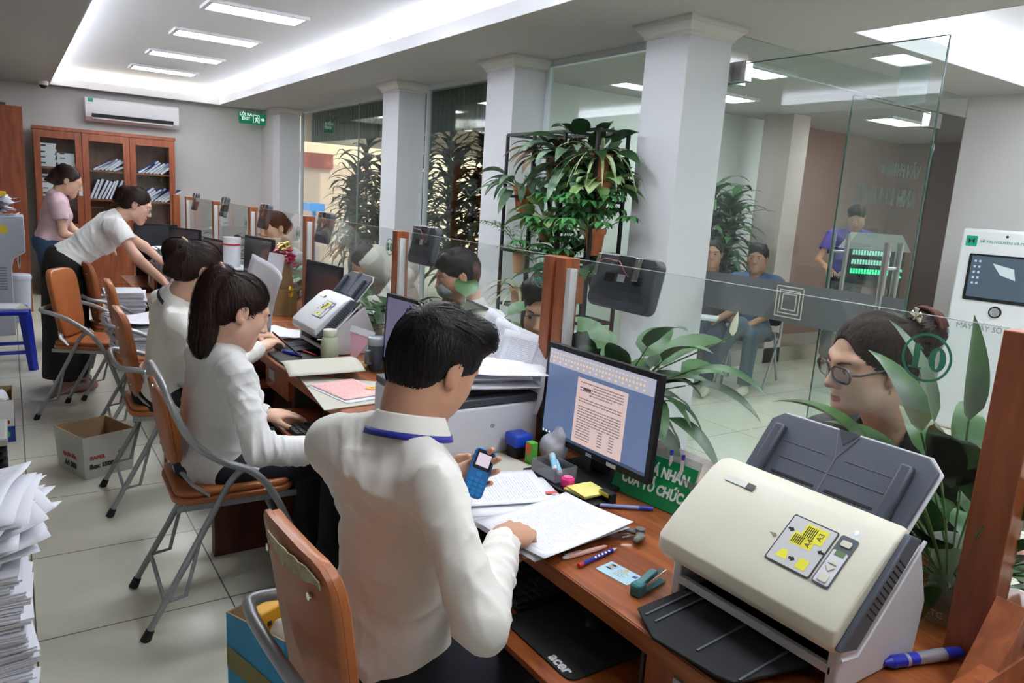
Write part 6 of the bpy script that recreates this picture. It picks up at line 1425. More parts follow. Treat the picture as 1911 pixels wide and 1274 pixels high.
def rackpot(label, y, z, potm, kind, seed, big=1.0, x=2.86):
    e = E('potted_plant', label, 'plant', (x, y, z), group='potted plants hung on the black rack'); rr = random.Random(seed)
    p = MB().lathe([(.0, -.17), (.042, -.17), (.055, -.03), (.064, -.03), (.066, .0), (.056, 0), (.05, -.03), (0, -.03)], 20, xf((x, y, z))).build('pot', potm, e, smooth=True)
    m = MB(); b_ = (x-.01, y, z-.03)
    if kind == 'silver': foliage(m, b_, int(30*big), .16, .27, .062, 1.2, rr, 1.1, tip=.7)
    elif kind == 'yellow': foliage(m, b_, 30, .13, .16, .09, 1.15, rr, .9)
    elif kind == 'umbrella':
        for i in range(int(22*big)):
            a = i*2.399; d = Vector((math.cos(a)*.5-.25, math.sin(a)*.55, .75 if i % 3 else .2)).normalized(); tip = Vector(b_)+d*rr.uniform(.12, .32); m.cur = 1; m.tube([b_, tuple(tip)], .003, 5, cap=False); m.cur = 0
            for k in range(7): aa = k*.9; leaf(m, tip, (math.cos(aa), math.sin(aa), .12), .095, .04, 1.0, 0, .7, n=4)
    elif kind == 'palm':
        for i in range(11):
            a = i*2.399; P_ = []; c = Vector(b_); d = Vector((math.cos(a)*.5, math.sin(a)*.5, .9)).normalized()
            for k in range(9): P_.append((c.copy(), d.copy())); c = c+d*.042; d = (d+Vector((0, 0, -.16))).normalized()
            m.cur = 1; m.tube([tuple(q[0]) for q in P_], .002, 4, cap=False); m.cur = 0
            for c, d in P_[3:]:
                s_ = d.cross(Vector((0, 0, 1))).normalized()
                for sg in (1, -1): leaf(m, c, tuple(d*.6+s_*sg), .10, .012, .5, 0, .6, n=3)
    elif kind == 'spider':
        foliage(m, b_, int(30*big), .02, .36, .022, 1.2, rr, 1.5, stem=0, tip=.5)
    elif kind == 'red': foliage(m, b_, 40, .16, .2, .06, 1.2, rr, 1.0)
    elif kind == 'lily': foliage(m, b_, 28, .22, .24, .10, .95, rr, .8)
    finish(e, m, dict(silver=LA, yellow=LY, umbrella=LS, palm=LP, spider=leafmat('leaf_spider', (.10, .22, .06), (.45, .50, .30)), red=LR, lily=LD)[kind]); return e
rackpot('silver-striped plant spilling left from the rack top left cell', 4.15, 1.60, TERRA, 'silver', 1)
rackpot('small palm in a pale pot in the rack lower left cell', 4.13, 1.19, TERL, 'palm', 2)
rackpot('reddish bushy plant at the rack top, second column', 3.82, 1.80, TERL, 'red', 3)
rackpot('tall dark green plant sticking up over the rack middle', 3.55, 1.78, TERRA, 'lily', 4, x=2.93)
rackpot('large silver-leafed plant hanging in the rack centre', 3.60, 1.74, PWH, 'silver', 5, 1.2)
rackpot('yellow-green variegated plant left of the rack centre', 3.86, 1.42, TERL, 'yellow', 6)
rackpot('plant in an orange pot in the rack centre below the silver leaves', 3.52, 1.58, TERRA, 'lily', 7, x=2.95)
rackpot('ribbon-leafed plant with long striped blades at the rack top right', 3.37, 1.80, TERRA, 'spider', 8, 1.1)
rackpot('umbrella plant in the rack right column, upper one', 3.45, 1.50, PWH, 'umbrella', 9)
rackpot('umbrella plant in a large terracotta pot at the rack lower right', 3.37, 1.37, TERRA, 'umbrella', 10, 1.2)
rackpot('small umbrella plant in the rack lower middle', 3.68, 1.22, TERRA, 'umbrella', 11)
rackpot('dark bushy plant at the rack bottom middle', 3.50, 1.08, TERRA, 'lily', 12)
rackpot('grey-green arching plant low at the rack left, behind screen 02', 4.12, .92, TERL, 'spider', 13, .6)
rackpot('low dark plant at the rack bottom left', 3.85, 1.05, TERRA, 'palm', 14)
rackpot('trailing plant in an orange pot under the ribbon-leafed plant', 3.36, 1.64, TERRA, 'yellow', 15)
XMAX[0] = 99; XMIN[0] = 3.40; YMIN[0] = 5.53
# dracaenas outside the windows and behind the sitters
def dracaena(label, x, y, h, n, nl, ln, seed, spread=.25, wd=.07, mt=LV, potr=.2):
    e = E('dracaena', label, 'plant', (x, y, 0)); rr = random.Random(seed)
    MB().lathe([(0, 0), (potr*.8, 0), (potr, .35), (potr*1.05, .36), (potr*.92, .33), (0, .3)], 24, xf((x, y, 0.001))).build('planter', mat('planter_grey', (.2, .2, .2), .7), e, smooth=True)
    m = MB()
    for i in range(n): a = i*2.4; cane(m, (x+math.cos(a)*spread*.6, y+math.sin(a)*spread*.6, .3), (h-.3)*rr.uniform(.6, 1.0), nl, ln, wd, rr, 1.0, .75)
    m.build('foliage', [mt, mat('bark', (.12, .09, .06), .9)], e, smooth='all'); return e
dracaena('big dark dracaena outside the third window, right of the far column', 3.98, 8.75, 2.35, 9, 54, .6, 31, .75, .1)
dracaena('dracaena outside the third window towards the far column', 4.25, 10.0, 1.75, 6, 40, .5, 32, .45)
dracaena('dark dracaena outside the second window, left half', 4.0, 6.75, 2.25, 7, 50, .55, 33, .4, .09)
dracaena('dark dracaena outside the second window, right half', 4.25, 6.35, 2.2, 8, 50, .5, 34, .45, .09)
YMIN[0] = -99; YMAX[0] = 5.34
dracaena('leafy dracaena behind the seated people beside the near column', 5.72, 4.95, 1.85, 7, 44, .42, 35, .28, .10, leafmat('leaf_corn', (.02, .07, .018), (.05, .14, .04), .3))
XMIN[0] = -99; YMAX[0] = 99
# ---------------- waiting area ----------------
def simple_chair(label, x, y, rz):
    e = E('waiting_chair', label, 'chair', (x, y, 0), rz, 'chairs of the waiting people'); B = mat('seat_dark', (.02, .02, .025), .5)
    MB().prism(rrect(.42, .42, .06, 5), .04, None, .43).build('seat', B, e, bevel=.008, world=False); MB().prism(rrect(.42, .34, .06, 5, 0, .17), .03, frame((-.24, 0, .52), (0, 1, 0), (-.15, 0, 1), (1, 0, 0))).build('backrest', B, e, bevel=.008, world=False)
    for s in (1, -1):
        MB().tube([(-.27, s*.2, .75), (-.2, s*.21, .45), (.25, s*.21, .01)], .011, 8).build('leg', TUBE, e, smooth=True, world=False); MB().tube([(-.28, s*.21, .01), (.0, s*.21, .43), (.05, s*.21, .5)], .011, 8).build('leg', TUBE, e, smooth=True, world=False)
    return e
simple_chair('dark steel-legged chair under the man in the blue shirt', 5.55, 4.24, math.atan2(-.42, -.95)); simple_chair('dark steel-legged chair under the older woman', 5.19, 4.46, math.atan2(-.55, -.85))
T(MB().bb((-.11, -.15, 0), (.11, .15, .02), xf((4.80, 4.21, .63), .6, 0, 0)).build('paper_folder', PAPER), 'white paper folder on the older woman\'s lap', 'folder')
c_ = E('', '', '', (6.5, 4.7, 0)); c_.name = 'column_corridor'; del c_['label'], c_['category']; c_['kind'] = 'structure'
MB().bb((6.45, 4.75, 0), (6.72, 5.1, Z1)).build('shaft', mat('column_pinkish', (.55, .48, .44), .8), c_)
slab('trim_2', (5.9, 4.75, 0), (8.2, 5.34, .16), mat('plinth_tile', (.40, .38, .33), .6))
slab('wall_recess', (6.9, 5.30, 0), (9.4, 5.349, 2.6), mat('corridor_brown', (.20, .13, .11), .8))
# kiosk
e = E('kiosk', 'white self-service kiosk with a dark touch screen by the right wall', 'kiosk', (6.05, 2.45, 0)); km = frame((5.90, 2.50, 0), (.10, -1, 0), (0, 0, 1), (-1, -.10, 0)); km = orth(km); KW = mat('kiosk_white', (.70, .71, .73), .35)
MB().prism([(-.24, 0), (.40, 0), (.40, 1.52), (-.24, 1.52)], .10, km, -.10).build('cabinet', KW, e, bevel=.02, seg=3)
MB().prism(rrect(.46, .34, .01, 2, .07, 1.17), .006, km, .0).build('screen_bezel', BLACK, e)
sc_ = MB().prism(rrect(.42, .30, .005, 2, .07, 1.175), .001, km, .006).build('screen', emis('kiosk_screen', (.035, .06, .085), .8), e)
q = MB().prism([(-.0, 1.28), (.14, 1.25), (.16, 1.17), (.06, 1.20)], .0005, km, .0072); 
q.build('screen_shape', emis('kiosk_shape', (.35, .42, .45), .8), sc_); q = MB()
for i in range(5):
    for j in range(2): q.bb((-.12+j*.03, 1.28-i*.04, 0), (-.105+j*.03, 1.295-i*.04, .0005), km @ Matrix.Translation((0, 0, .0072)))
q.build('screen_icons_small', emis('kiosk_icons', (.3, .35, .5), .8), sc_)
MB().prism(rrect(.075, .075, .004, 2, -.165, 1.43), .001, km, .0).build('green_emblem', GREEN, e); q = MB().prism([(-.185, 1.41), (-.165, 1.43), (-.185, 1.45)], .0005, km, .0012).prism([(-.145, 1.41), (-.145, 1.45), (-.165, 1.43)], .0005, km, .0012); q.build('emblem_mark', BLACKM, e)
text('lettering', 'SỞ TÀI NGUYÊN VÀ MÔI TRƯỜNG', .028, km @ xf((-.11, 1.43, .001)), GREEN, e, align='LEFT')
text('lettering', 'MÁY LẤY SỐ', .055, km @ xf((-.17, .80, .001)), mat('kiosk_text_grey', (.18, .2, .2), .6), e, align='LEFT')
MB().cyl(km @ Vector((.07, .93, 0)), km @ Vector((.07, .93, .008)), .042, n=28).build('sensor_ring', BLACK, e, smooth=True); MB().cyl(km @ Vector((.07, .93, .008)), km @ Vector((.07, .93, .010)), .032, n=28).build('sensor_lens', CHROME, e, smooth=True); MB().cyl(km @ Vector((.06, 1.475, 0)), km @ Vector((.06, 1.475, .004)), .009).build('camera_hole', BLACKM, e)
# solid stand-ins for reflections in the far glass leaf: backwards lettering, glowing display box
GL = glassmat('letter_grey_reflected', (.5, .52, .53), opac=.65, ocol=(.16, .18, .18))
for s_, z_, sz, nm_ in (('VĂN PHÒNG', 1.90, .125, 'upper line of grey backwards lettering standing in for a reflected sign on the far glass door'), ('ÁNH KHU VỰC', 1.70, .17, 'lower line of grey backwards lettering standing in for a reflected sign on the far glass door')):
    o = text('reflected_lettering', s_, sz, frame((5.75, 3.058, z_), (1, 0, 0), (0, 0, 1), (0, -1, 0)), GL, None, ext=.0004, bold=.004, align='LEFT', sx=-.72); T(o, nm_, 'lettering')
e = E('reflected_display', 'added white box with glowing green characters standing in for a reflection in the far glass', 'display', (6.9, 3.85, 1.0)); QX = frame((6.55, 3.75, 1.15), orth(frame((0, 0, 0), (.8, -.6, 0), (0, 0, 1), (-.6, -.8, 0))).col[0][:3], (0, 0, 1), (-.6, -.8, 0))  # box and glowing rows modelled in place of a reflected display
MB().prism([(-.30, .12), (.30, .12), (.20, .27), (-.20, .27)], .15, QX, -.15).build('lid', mat('pale_box', (.5, .52, .50), .6), e); MB().bb((-.25, -.22, -.12), (.25, .12, 0), QX).bb((-.25, -1.15, -.12), (-.2, -.22, 0), QX).bb((.2, -1.15, -.12), (.25, -.22, 0), QX).build('box', mat('box_dark', (.03, .04, .04), .5), e)
LEDG = emis('led_green', (.05, .9, .35), 1.0); LEDP = emis('led_pale', (.35, .75, .6), .7)
for r in range(3):
    q = MB()
    for i in range(14): q.bb((-.22+i*.025, .07-r*.085, 0), (-.202+i*.025, .10-r*.085+.015, .002), QX)
    q.build('character_row', LEDP if r < 2 else LEDG, e)
text('lettering', '2', .11, QX @ xf((.215, -.08, .004)), LEDG, e, sx=-1, bold=.004)
e = E('queue_number', 'small glowing green queue number hanging outside the second window', 'display', (4.3, 5.75, 1.40)); MB().bb((3.60, 5.50, 1.33), (3.62, 5.66, 1.39)).build('case', BLACKM, e); text('lettering', '3009', .05, frame((3.598, 5.58, 1.36), (0, -1, 0), (0, 0, 1), (-1, 0, 0)), LEDG, e, bold=.002); MB().cyl((3.61, 5.58, 0), (3.61, 5.58, 1.33), .008).build('stand', BLACKM, e)
T(MB().bb((3.482, 1.88, 2.06), (3.484, 2.02, 2.24)).build('notice', glassmat('notice_film', (.7, .75, .73), opac=.45, ocol=(.5, .53, .52))), 'small pale square notice at the top of the open glass door', 'notice')
# outside
slab('floor_yard', (3.4, 5.5, .001), (14, 17, .004), mat('yard', (.45, .42, .36), .8))
slab('trim_3', (3.6, 10.6, 2.15), (9, 10.9, 2.55), mat('porch_beam', (.60, .50, .38), .8)); slab('ceiling_porch', (3.4, 5.5, 2.6), (9, 10.9, 2.7), mat('porch_ceiling', (.45, .42, .36), .8))
gb = MB()
for i in range(60): gb.cyl((3.62, 5.2+i*.09, 2.13), (3.62, 5.2+i*.09, 2.58), .04, n=6)
T(gb.build('striped_awning', mat('awning_green', (.035, .085, .04), .7)), 'dark green striped awning hanging along the top outside the windows', 'awning')
panel(4.25, 10.2, 2.58, .3, .12, 'small lit lamp under the porch beam outside the third window')
e = E('red_roofed_house', 'pink house front with a red roof across the yard', 'building', (6.0, 15.5, 0)); MB().bb((4.6, 15.2, 0), (6.4, 16.5, 2.0)).build('wall', mat('house_pink', (.62, .46, .36), .8), e); MB().bb((4.5, 15.1, 1.9), (5.6, 16.6, 2.2)).build('roof', mat('roof_red', (.30, .06, .04), .8), e)
T(MB().bb((4.85, 14.3, 1.05), (5.15, 14.7, 1.2)).bb((4.97, 14.45, 0), (5.03, 14.55, 1.05)).build('blue_stand', mat('bright_blue', (.03, .25, .7), .5)), 'small bright blue stand out in the yard', 'stand')
slab('column_yard', (5.9, 12.8, 0), (6.15, 13.05, 4), mat('outside_cream', (.75, .62, .45), .8))
# ---------------- things along the farther desks ----------------
# folder with the pink certificate
z = .752
o = MB().prism([(.86, 2.36), (1.08, 2.38), (1.24, 2.62), (.93, 2.86)], .003, None, z).build('folder', FOL); T(o, 'cream folder opened on the desk edge, holding the pink certificate', 'folder')
o = build_sheet(sheetgrid(.30, .27, xf((1.03, 2.87, .779), math.radians(-8), 0, 0), 10, 10, lambda u, v: .045*math.sin(math.pi*v)*.4+.01*u), 'folder_cover', FOL, solid=.002); T(o, 'raised cream folder cover standing up behind the pink certificate', 'folder')
sheet('white_sheet', 'white sheet under the pink certificate', (1.035, 2.565, .757), .18, .21, .297, mt=PAPER)
PC = papermat('certificate_pink', base=(.78, .48, .47), ink=(.62, .22, .2), s=60)
cer = sheet('certificate', 'pink certificate with a yellow star emblem in the open folder', (1.035, 2.58, .760), .18-math.pi/2, .26, .19, mt=PC)
q = MB().prism(ell(.022, .022, 20), .0006, xf((1.115, 2.55, .762))); em = q.build('emblem_yellow', mat('emblem_yellow', (.85, .5, .03), .5), cer); star = []
for i in range(10): a = math.pi/2+i*math.pi/5; r = .013 if i % 2 == 0 else .0055; star.append((r*math.cos(a), r*math.sin(a)))
MB().prism(star, .0006, xf((1.115, 2.55, .763))).build('star', mat('emblem_red', (.7, .08, .03), .5), em)
# bottle, tumbler
def lathe_thing(name, label, cat, x, y, z, prof, mt, extra=None, group=None):
    e = E(name, label, cat, (x, y, z), group=group); MB().lathe(prof, 28, xf((x, y, z+.0006))).build('body', mt, e, smooth=True)
    for nm_, pr, m_ in (extra or []): MB().lathe(pr, 28, xf((x, y, z+.0006))).build(nm_, m_, e, smooth=True)
    return e
SAGE = mat('sage_green', (.42, .48, .34), .4)
lathe_thing('bottle', 'sage green flask with a screw cap standing before the white scanner', 'bottle', 1.14, 3.07, DZ, [(0, 0), (.034, 0), (.037, .004), (.037, .095), (.034, .108), (.028, .114)], SAGE, [('cap', [(.029, .114), (.031, .116), (.031, .142), (.028, .145), (0, .145)], mat('sage_cap', (.50, .52, .42), .4))])
e = lathe_thing('tumbler', 'dark blue-grey handled tumbler with a clear lid beside the lavender monitor', 'tumbler', 1.27, 2.86, DZ, [(0, 0), (.03, 0), (.036, .01), (.038, .11)], mat('tumbler_slate', (.05, .075, .10), .35), [('lid', [(.038, .11), (.040, .112), (.040, .14), (.036, .145), (0, .145)], mat('lid_grey', (.3, .34, .38), .2))])
MB().tube([(1.233, 2.845, .84), (1.215, 2.84, .84), (1.212, 2.84, .79), (1.235, 2.845, .785)], .007, 8).build('handle', mat('tumbler_handle', (.08, .12, .16), .4), e, smooth=True)
# white scanner of the second desk
scanner('sheet_scanner', 'white document scanner with round button icons in front of the ponytailed woman', frame((1.085, 3.33, .752), (.0, -1, 0), (1, .0, 0), (0, 0, 1)), 1.0, col=(.60, .61, .63), W=.35)
o = MB().bb((.93, 3.05, .7505), (1.12, 3.29, .762)).build('black_tray', BLACK, bevel=.004); T(o, 'flat black tray with pens in front of the white scanner', 'tray')
pen('pen', 'bright blue marker lying on the black tray of the ponytailed woman', (.985, 3.26, .770), (1.035, 3.16, .770), .007, None, [(0, .1, (.5, .9), SIL), (.1, .6, 1, BLU), (.6, 1, 1.1, BLU)])
pen('pen', 'dark red slim pen on the black tray behind the blue marker', (1.07, 3.27, .768), (1.10, 3.15, .768), .004, None, [(0, .1, (.5, .9), SIL), (.1, 1, 1, REDP)])
pen('pen', 'slim black pen slanting from the writing hand down to the black tray', (.955, 3.30, .85), (1.03, 3.12, .768), .0045, None, [(0, .08, (.6, 1), BLACK), (.08, 1, 1, BLACK)])
# pink envelope and a beige tape roll
o = MB().prism([(-.09, .05), (.09, .05), (.0, -.09)], .002, orth(frame((1.24, 3.00, .83), (.15, -1, 0), (.35, .0, .9), (-.9, 0, .3)))).build('envelope_flap', mat('envelope_pink', (.62, .33, .40), .7)); T(o, 'pink pointed envelope flap behind the sage green flask', 'envelope')
o = MB().bb((-.1, .05, 0), (.1, .08, .003), orth(frame((1.24, 3.00, .83), (.15, -1, 0), (.35, .0, .9), (-.9, 0, .3)))).build('paper_strip', PAPER); T(o, 'white paper strip above the pink envelope', 'paper')
s = SDF((1.14, 2.83, .74), (1.26, 2.98, .81), .004); s.ell((1.20, 2.90, .765), (.045, .05, .022), None, .01); s.noise(.004, 60, 3); s.half((1.2, 2.9, .7505), (0, 0, -1)); T(mesh_obj('leather_pouch', [s], mat('pouch_tan', (.45, .25, .08), .5)), 'small tan pouch between the sage flask and the cream folder', 'pouch')
monitor('monitor with a lavender document screen behind the nearest man\'s head', 1.30, 2.60, .80, math.radians(-84), .46, .29, 'lav')
monitor('dark monitor with blank reflecting screen beside the standing calendar', 1.32, 3.72, .865, math.radians(-84), .40, .255)
monitor('dark monitor left of the calendar and pink wreath', 1.29, 4.82, .92, math.radians(-80), .40, .25)
monitor('dark monitor on the fifth desk under the leaning customer', 1.27, 5.95, .80, math.radians(-80), .43, .27)
monitor('small dark monitor on the farthest desk before the last post', 1.27, 7.15, .80, math.radians(-62), .42, .27)
monitor('black monitor turned sideways at the end of the farthest desk', 1.08, 7.35, .82, math.radians(-15), .36, .27)
# crumpled papers near the tumbler
for k, (x, y, a) in enumerate(((1.22, 2.30, .3), (1.20, 2.26, .8), (1.24, 2.33, -.4))): sheet('white_sheet', ['lowest loose sheet piled by the lavender monitor', 'middle loose sheet piled by the lavender monitor', 'curled top sheet piled by the lavender monitor'][k], (x, y, .935+k*.003), a, .12, .16, mt=PAPER, curl=.05 if k == 2 else .01) if 0 else None
for k in range(4): sheet('white_sheet', 'loose white sheet tucked beside the white scanner of the second desk', (1.10+k*.01, 3.78-.03*k, .753+k*.003), .3+.2*k, .21, .297, mt=PRINT if k == 1 else PAPER, curl=.01, group='sheets by the white scanner')
o = build_sheet(sheetgrid(.30, .34, orth(frame((1.06, 3.80, .935), (.25, -1, -.35), (.25, -.25, 1), (-1, -.2, .2))), 12, 12, lambda u, v: .05*(u-.5)**2*4-.06*(1-v)**2), 'drawing_sheet', PAPER, solid=.001); T(o, 'large curled white sheet standing between the white scanner and the woman with the bun', 'paper')
# calendar and wreath
e = E('card_box', 'brown card box under the white spiral calendar', 'box', (1.33, 4.40, DZ)); MB().bb((1.25, 4.29, .7505), (1.385, 4.52, .905)).build('carton', mat('card_brown', (.22, .13, .05), .7), e)
e = E('desk_calendar', 'standing white spiral desk calendar under the pink wreath', 'calendar', (1.29, 4.42, .906)); cm = orth(frame((1.27, 4.42, .907), (.25, -1, 0), (.25, 0, 1), (-1, -.25, .25)))
MB().bb((-.095, 0, 0), (.095, .20, .003), cm).build('page', PRINTP if 0 else papermat('calendar_page', base=(.75, .76, .80), ink=(.3, .4, .4), s=20), e); MB().prism([(0, 0), (.09, 0), (.045, .20)], .19, frame((1.29, 4.51, .907), (1, 0, 0), (0, 0, 1), (0, -1, 0)), 0).build('brown_back', mat('card_brown', (.22, .13, .05), .7), e)
q = MB()
for i in range(16): q.tube([cm @ Vector((-.085+i*.0113, .20+.006*math.sin(t), .003-.008+.008*math.cos(t))) for t in np.linspace(0, 6.28, 8)], .001, 4)
q.build('spiral', mat('wire_dark', (.08, .08, .08), .4, metal=.8), e)
e = E('flower_wreath', 'pink and yellow artificial flower wreath behind the calendar', 'wreath', (1.36, 4.46, 1.04)); q = MB(); q2 = MB(); rr = random.Random(3)
for i in range(64):
    t = math.pi*(i/63); p = Vector((1.36, 4.46+.15*math.cos(t), 1.04+.10*math.sin(t)))+Vector([rr.uniform(-.018, .018) for _ in range(3)]); tgt = q2 if abs(t-1.7) < .55 else q
    for k in range(5): a = k*1.257+i; leaf(tgt, p, (math.cos(a)*.8, math.sin(a)*.8, .4+.4*math.cos(a)), .034, .026, .4, 0, .6, n=3)
q.build('pink_petals', mat('petal_pink', (.75, .10, .22), .6), e); q2.build('yellow_petals', mat('petal_yellow', (.70, .58, .20), .6), e)
e = E('sunflower', 'yellow flower cut-out beside the calendar', 'flower', (1.36, 4.22, .93)); q = MB()
for k in range(12): a = k*.5236; leaf(q, (1.33, 4.22, .90), (-.2, math.cos(a), math.sin(a)), .04, .018, .0, 0, .6, n=3)
q.build('petals', mat('sun_yellow', (.8, .55, .03), .6), e); MB().cyl((1.32, 4.22, .90), (1.335, 4.22, .90), .012).build('centre', mat('sun_brown', (.12, .06, .02), .7), e); MB().cyl((1.335, 4.22, .751), (1.335, 4.22, .89), .003).build('stalk', STEM, e)
# white pitcher, small printer on the fourth desk
lathe_thing('pitcher', 'white plastic pitcher with a red line beside the leftmost monitor', 'pitcher', 1.26, 5.32, .93, [(0, 0), (.055, 0), (.058, .16), (.06, .2), (.055, .2), (.05, .02)], WHITEP, [('red_band', [(.0595, .145), (.0605, .146), (.0605, .155), (.0595, .156)], REDP)])
e = E('desk_printer', 'pale grey desk printer under the white pitcher', 'printer', (1.2, 5.32, DZ)); MB().bb((1.04, 5.14, .7505), (1.36, 5.48, .929)).build('housing', mat('printer_grey', (.50, .53, .60), .45), e, bevel=.008); q = MB()
for i in range(5): q.bb((1.0385, 5.2, .79+i*.012), (1.04, 5.28, .795+i*.012))
q.build('vents', BLACKM, e)
# stacks of files on the far desks
def bundle(label, x, y, z, n, w=.22, d=.31, rz=0, t=(.008, .02), jit=.012, group=None, name='document_bundle', ragged=True):
    """a tied pile of sheets: one bundle with its folders and clips"""
    e = E(name, label, 'papers', (x, y, z), rz, group); zz = .0006; rr = random.Random(int(x*100+y*37+n)); q = MB(); k_ = MB()
    for i in range(n):
        th = rr.uniform(*t); a = rr.uniform(-.06, .06); mm = xf((rr.uniform(-jit, jit), rr.uniform(-jit, jit), zz), a)
        sub = max(2, int(th/.004))
        for j in range(sub): q.bb((-w/2, -d/2, th*j/sub), (w/2, d/2, th*(j+.7)/sub), mm @ xf((rr.uniform(-.003, .003), rr.uniform(-.003, .003), 0), rr.uniform(-.015, .015)))
        if i % 3 == 2: k_.bb((-w/2-.002, -.03, th*.1), (-w/2, .05, th*.9), mm)
        zz += th+.0008
    q.build('sheets', PAPER, e, world=False)
    if k_.v: k_.build('binder_clip', BLACKM, e, world=False)
    return e, zz
bundle('thick pile of white bundles on the seat of the far folding chair', .60, 4.75, .492, 9, .27, .33, .1, (.012, .022), .012)
o = sheet('cover_sheet', 'curled cover sheet on top of the pile on the chair', (.60, 4.75, .668), .25, .27, .35, mt=PAPER, curl=.03)
bundle('pile of bundles standing on the farther chair by the standing woman\'s hand', .64, 5.75, .492, 12, .24, .30, -.1, (.012, .022), .015)
bundle('tall pile of bundles on the floor beside the far desks', .74, 6.35, 0.0, 22, .24, .30, .05, (.015, .03), .015) if 0 else None
bundle('low pile of white bundles on the fourth desk', 1.10, 4.75, .75, 6, .22, .30, .2, (.01, .018), .015)
bundle('middle pile of white bundles on the fifth desk, near its edge', 1.06, 5.70, .75, 8, .22, .30, -.1, (.01, .018), .015)
bundle('pile of white bundles on the fifth desk, by the standing woman', 1.12, 6.10, .75, 9, .22, .30, .15, (.01, .018), .015)
sheet('white_sheet', 'flat white sheet at the desk edge near the woman with the bun', (1.02, 4.35, .752), .2, .21, .297, mt=PAPER)
e = E('file_box', 'pale blue open file box with papers beneath a white folder', 'box', (1.15, 6.55, DZ)); FBX = mat('file_box_blue', (.42, .50, .58), .5)
MB().bb((1.0, 6.40, .7505), (1.30, 6.44, .93)).bb((1.0, 6.70, .7505), (1.30, 6.72, .93)).bb((1.28, 6.40, .7505), (1.30, 6.72, .93)).bb((1.0, 6.40, .7505), (1.30, 6.72, .756)).build('box_walls', FBX, e); q = MB()
for i in range(7): q.bb((1.01, 6.445, .758+i*.022), (1.275, 6.695, .776+i*.022))
q.build('papers_inside', PAPER, e); T(MB().bb((.98, 6.38, .931), (1.33, 6.74, .943)).build('white_folder', PAPER), 'flat white folder lying across the pale blue file box', 'folder')
bundle('pile of dark-edged bundles on the desk behind the pale blue file box', 1.12, 6.92, .75, 9, .24, .30, 0, (.012, .02), .01)
e = E('desk_scanner_lid', 'black flat device with a white top at the far end of the counter', 'printer', (1.0, 7.5, DZ)); MB().bb((.93, 7.46, .7505), (1.25, 7.58, .955)).build('housing', BLACK, e, bevel=.005); MB().bb((.93, 7.45, .956), (1.25, 7.585, .975)).build('white_top', WHITEP, e, bevel=.003)
s = SDF((.88, 5.5, .74), (1.0, 5.64, .83), .005); s.ell((.94, 5.57, .785), (.035, .035, .034), None, .01); s.noise(.008, 60, 6); s.half((.94, 5.57, .7515), (0, 0, -1)); T(mesh_obj('plastic_wrap', [s], mat('wrap_pink', (.55, .35, .55), .4)), 'crumpled pinkish plastic wrap on the desk edge by the woman\'s hand', 'bag')
# ---------------- floor things ----------------
CB = mat('carton_brown', (.34, .22, .12), .85, var=.15, vscale=8); CW = mat('carton_white', (.60, .58, .55), .8, var=.08, vscale=6)
def carton(label, m, w, d, h, outer, flare=.0, name='cardboard_carton', wall=.005):
    e = E(name, label, 'box', m=m); f = flare
    def quad(a0, a1, b0, b1, mt, nm_):
        q = MB(); q.add([a0, a1, b1, b0], [(0, 1, 2, 3)]); return q
    q = MB()
    B = [(-w/2, -d/2), (w/2, -d/2), (w/2, d/2), (-w/2, d/2)]; Tp = [((w/2+f)*(1 if x > 0 else -1), (d/2+f)*(1 if y > 0 else -1)) for x, y in B]
    vs = [(x, y, 0) for x, y in B]+[(x, y, h) for x, y in Tp]+[(x*(1-2*wall/w), y*(1-2*wall/d), h) for x, y in Tp]+[(x*(1-2*wall/w), y*(1-2*wall/d), wall) for x, y in B]
    fs = [(3, 2, 1, 0)]+[(i, (i+1) % 4, 4+(i+1) % 4, 4+i) for i in range(4)]
    q.add(vs, fs); q.cur = 1; q.f += [(4+i, 4+(i+1) % 4, 8+(i+1) % 4, 8+i) for i in range(4)]+[(8+i, 8+(i+1) % 4, 12+(i+1) % 4, 12+i) for i in range(4)]+[(12, 13, 14, 15)]; q.mi += [1]*9
    q.build('walls', [outer, CB], e, world=False); return e
cm_ = xf((.325, 4.17, 0), math.radians(-42+45)); 
e = carton('open white cardboard carton on the floor behind the folding chairs', frame((.305, 4.19, 0), (.93, .36, 0), (-.36, .93, 0), (0, 0, 1)), .24, .28, .22, CW, .012)
M_ = wm(e)
text('lettering', 'nguyên liệu', .03, M_ @ frame((-.1275, 0, .10), (0, -1, 0), (0, 0, 1), (-1, 0, 0)), mat('print_red', (.5, .08, .06), .8), e, bold=.001)
text('lettering', 'A4 500', .04, M_ @ frame((-.1245, .0, .05), (0, -1, 0), (0, 0, 1), (-1, 0, 0)), mat('print_black', (.05, .05, .05), .8), e, bold=.002)
text('lettering', 'PAPER', .026, M_ @ frame((-.06, -.1475, .105), (1, 0, 0), (0, 0, 1), (0, -1, 0)), mat('print_red', (.5, .08, .06), .8), e, bold=.001)
text('lettering', 'Box 1500', .03, M_ @ frame((-.04, -.1445, .06), (1, 0, 0), (0, 0, 1), (0, -1, 0)), mat('print_black', (.05, .05, .05), .8), e, bold=.002)
rg = ring(.014, .009, 20); mm = M_ @ frame((.055, -.1480, .11), (1, 0, 0), (0, 0, 1), (0, -1, 0)); rg.v = [tuple(mm @ Vector(v)) for v in rg.v]; rg.build('printed_ring', mat('print_red', (.5, .08, .06), .8), e)
e = carton('blue cardboard carton with brown tape holding a yellow packet, beside the nearest chair', frame((.575, 1.93, 0), (.9, .42, 0), (-.42, .9, 0), (0, 0, 1)), .155, .23, .30, mat('carton_blue', (.02, .28, .50), .55, var=.1, vscale=8), .004); M_ = wm(e)
q = MB()
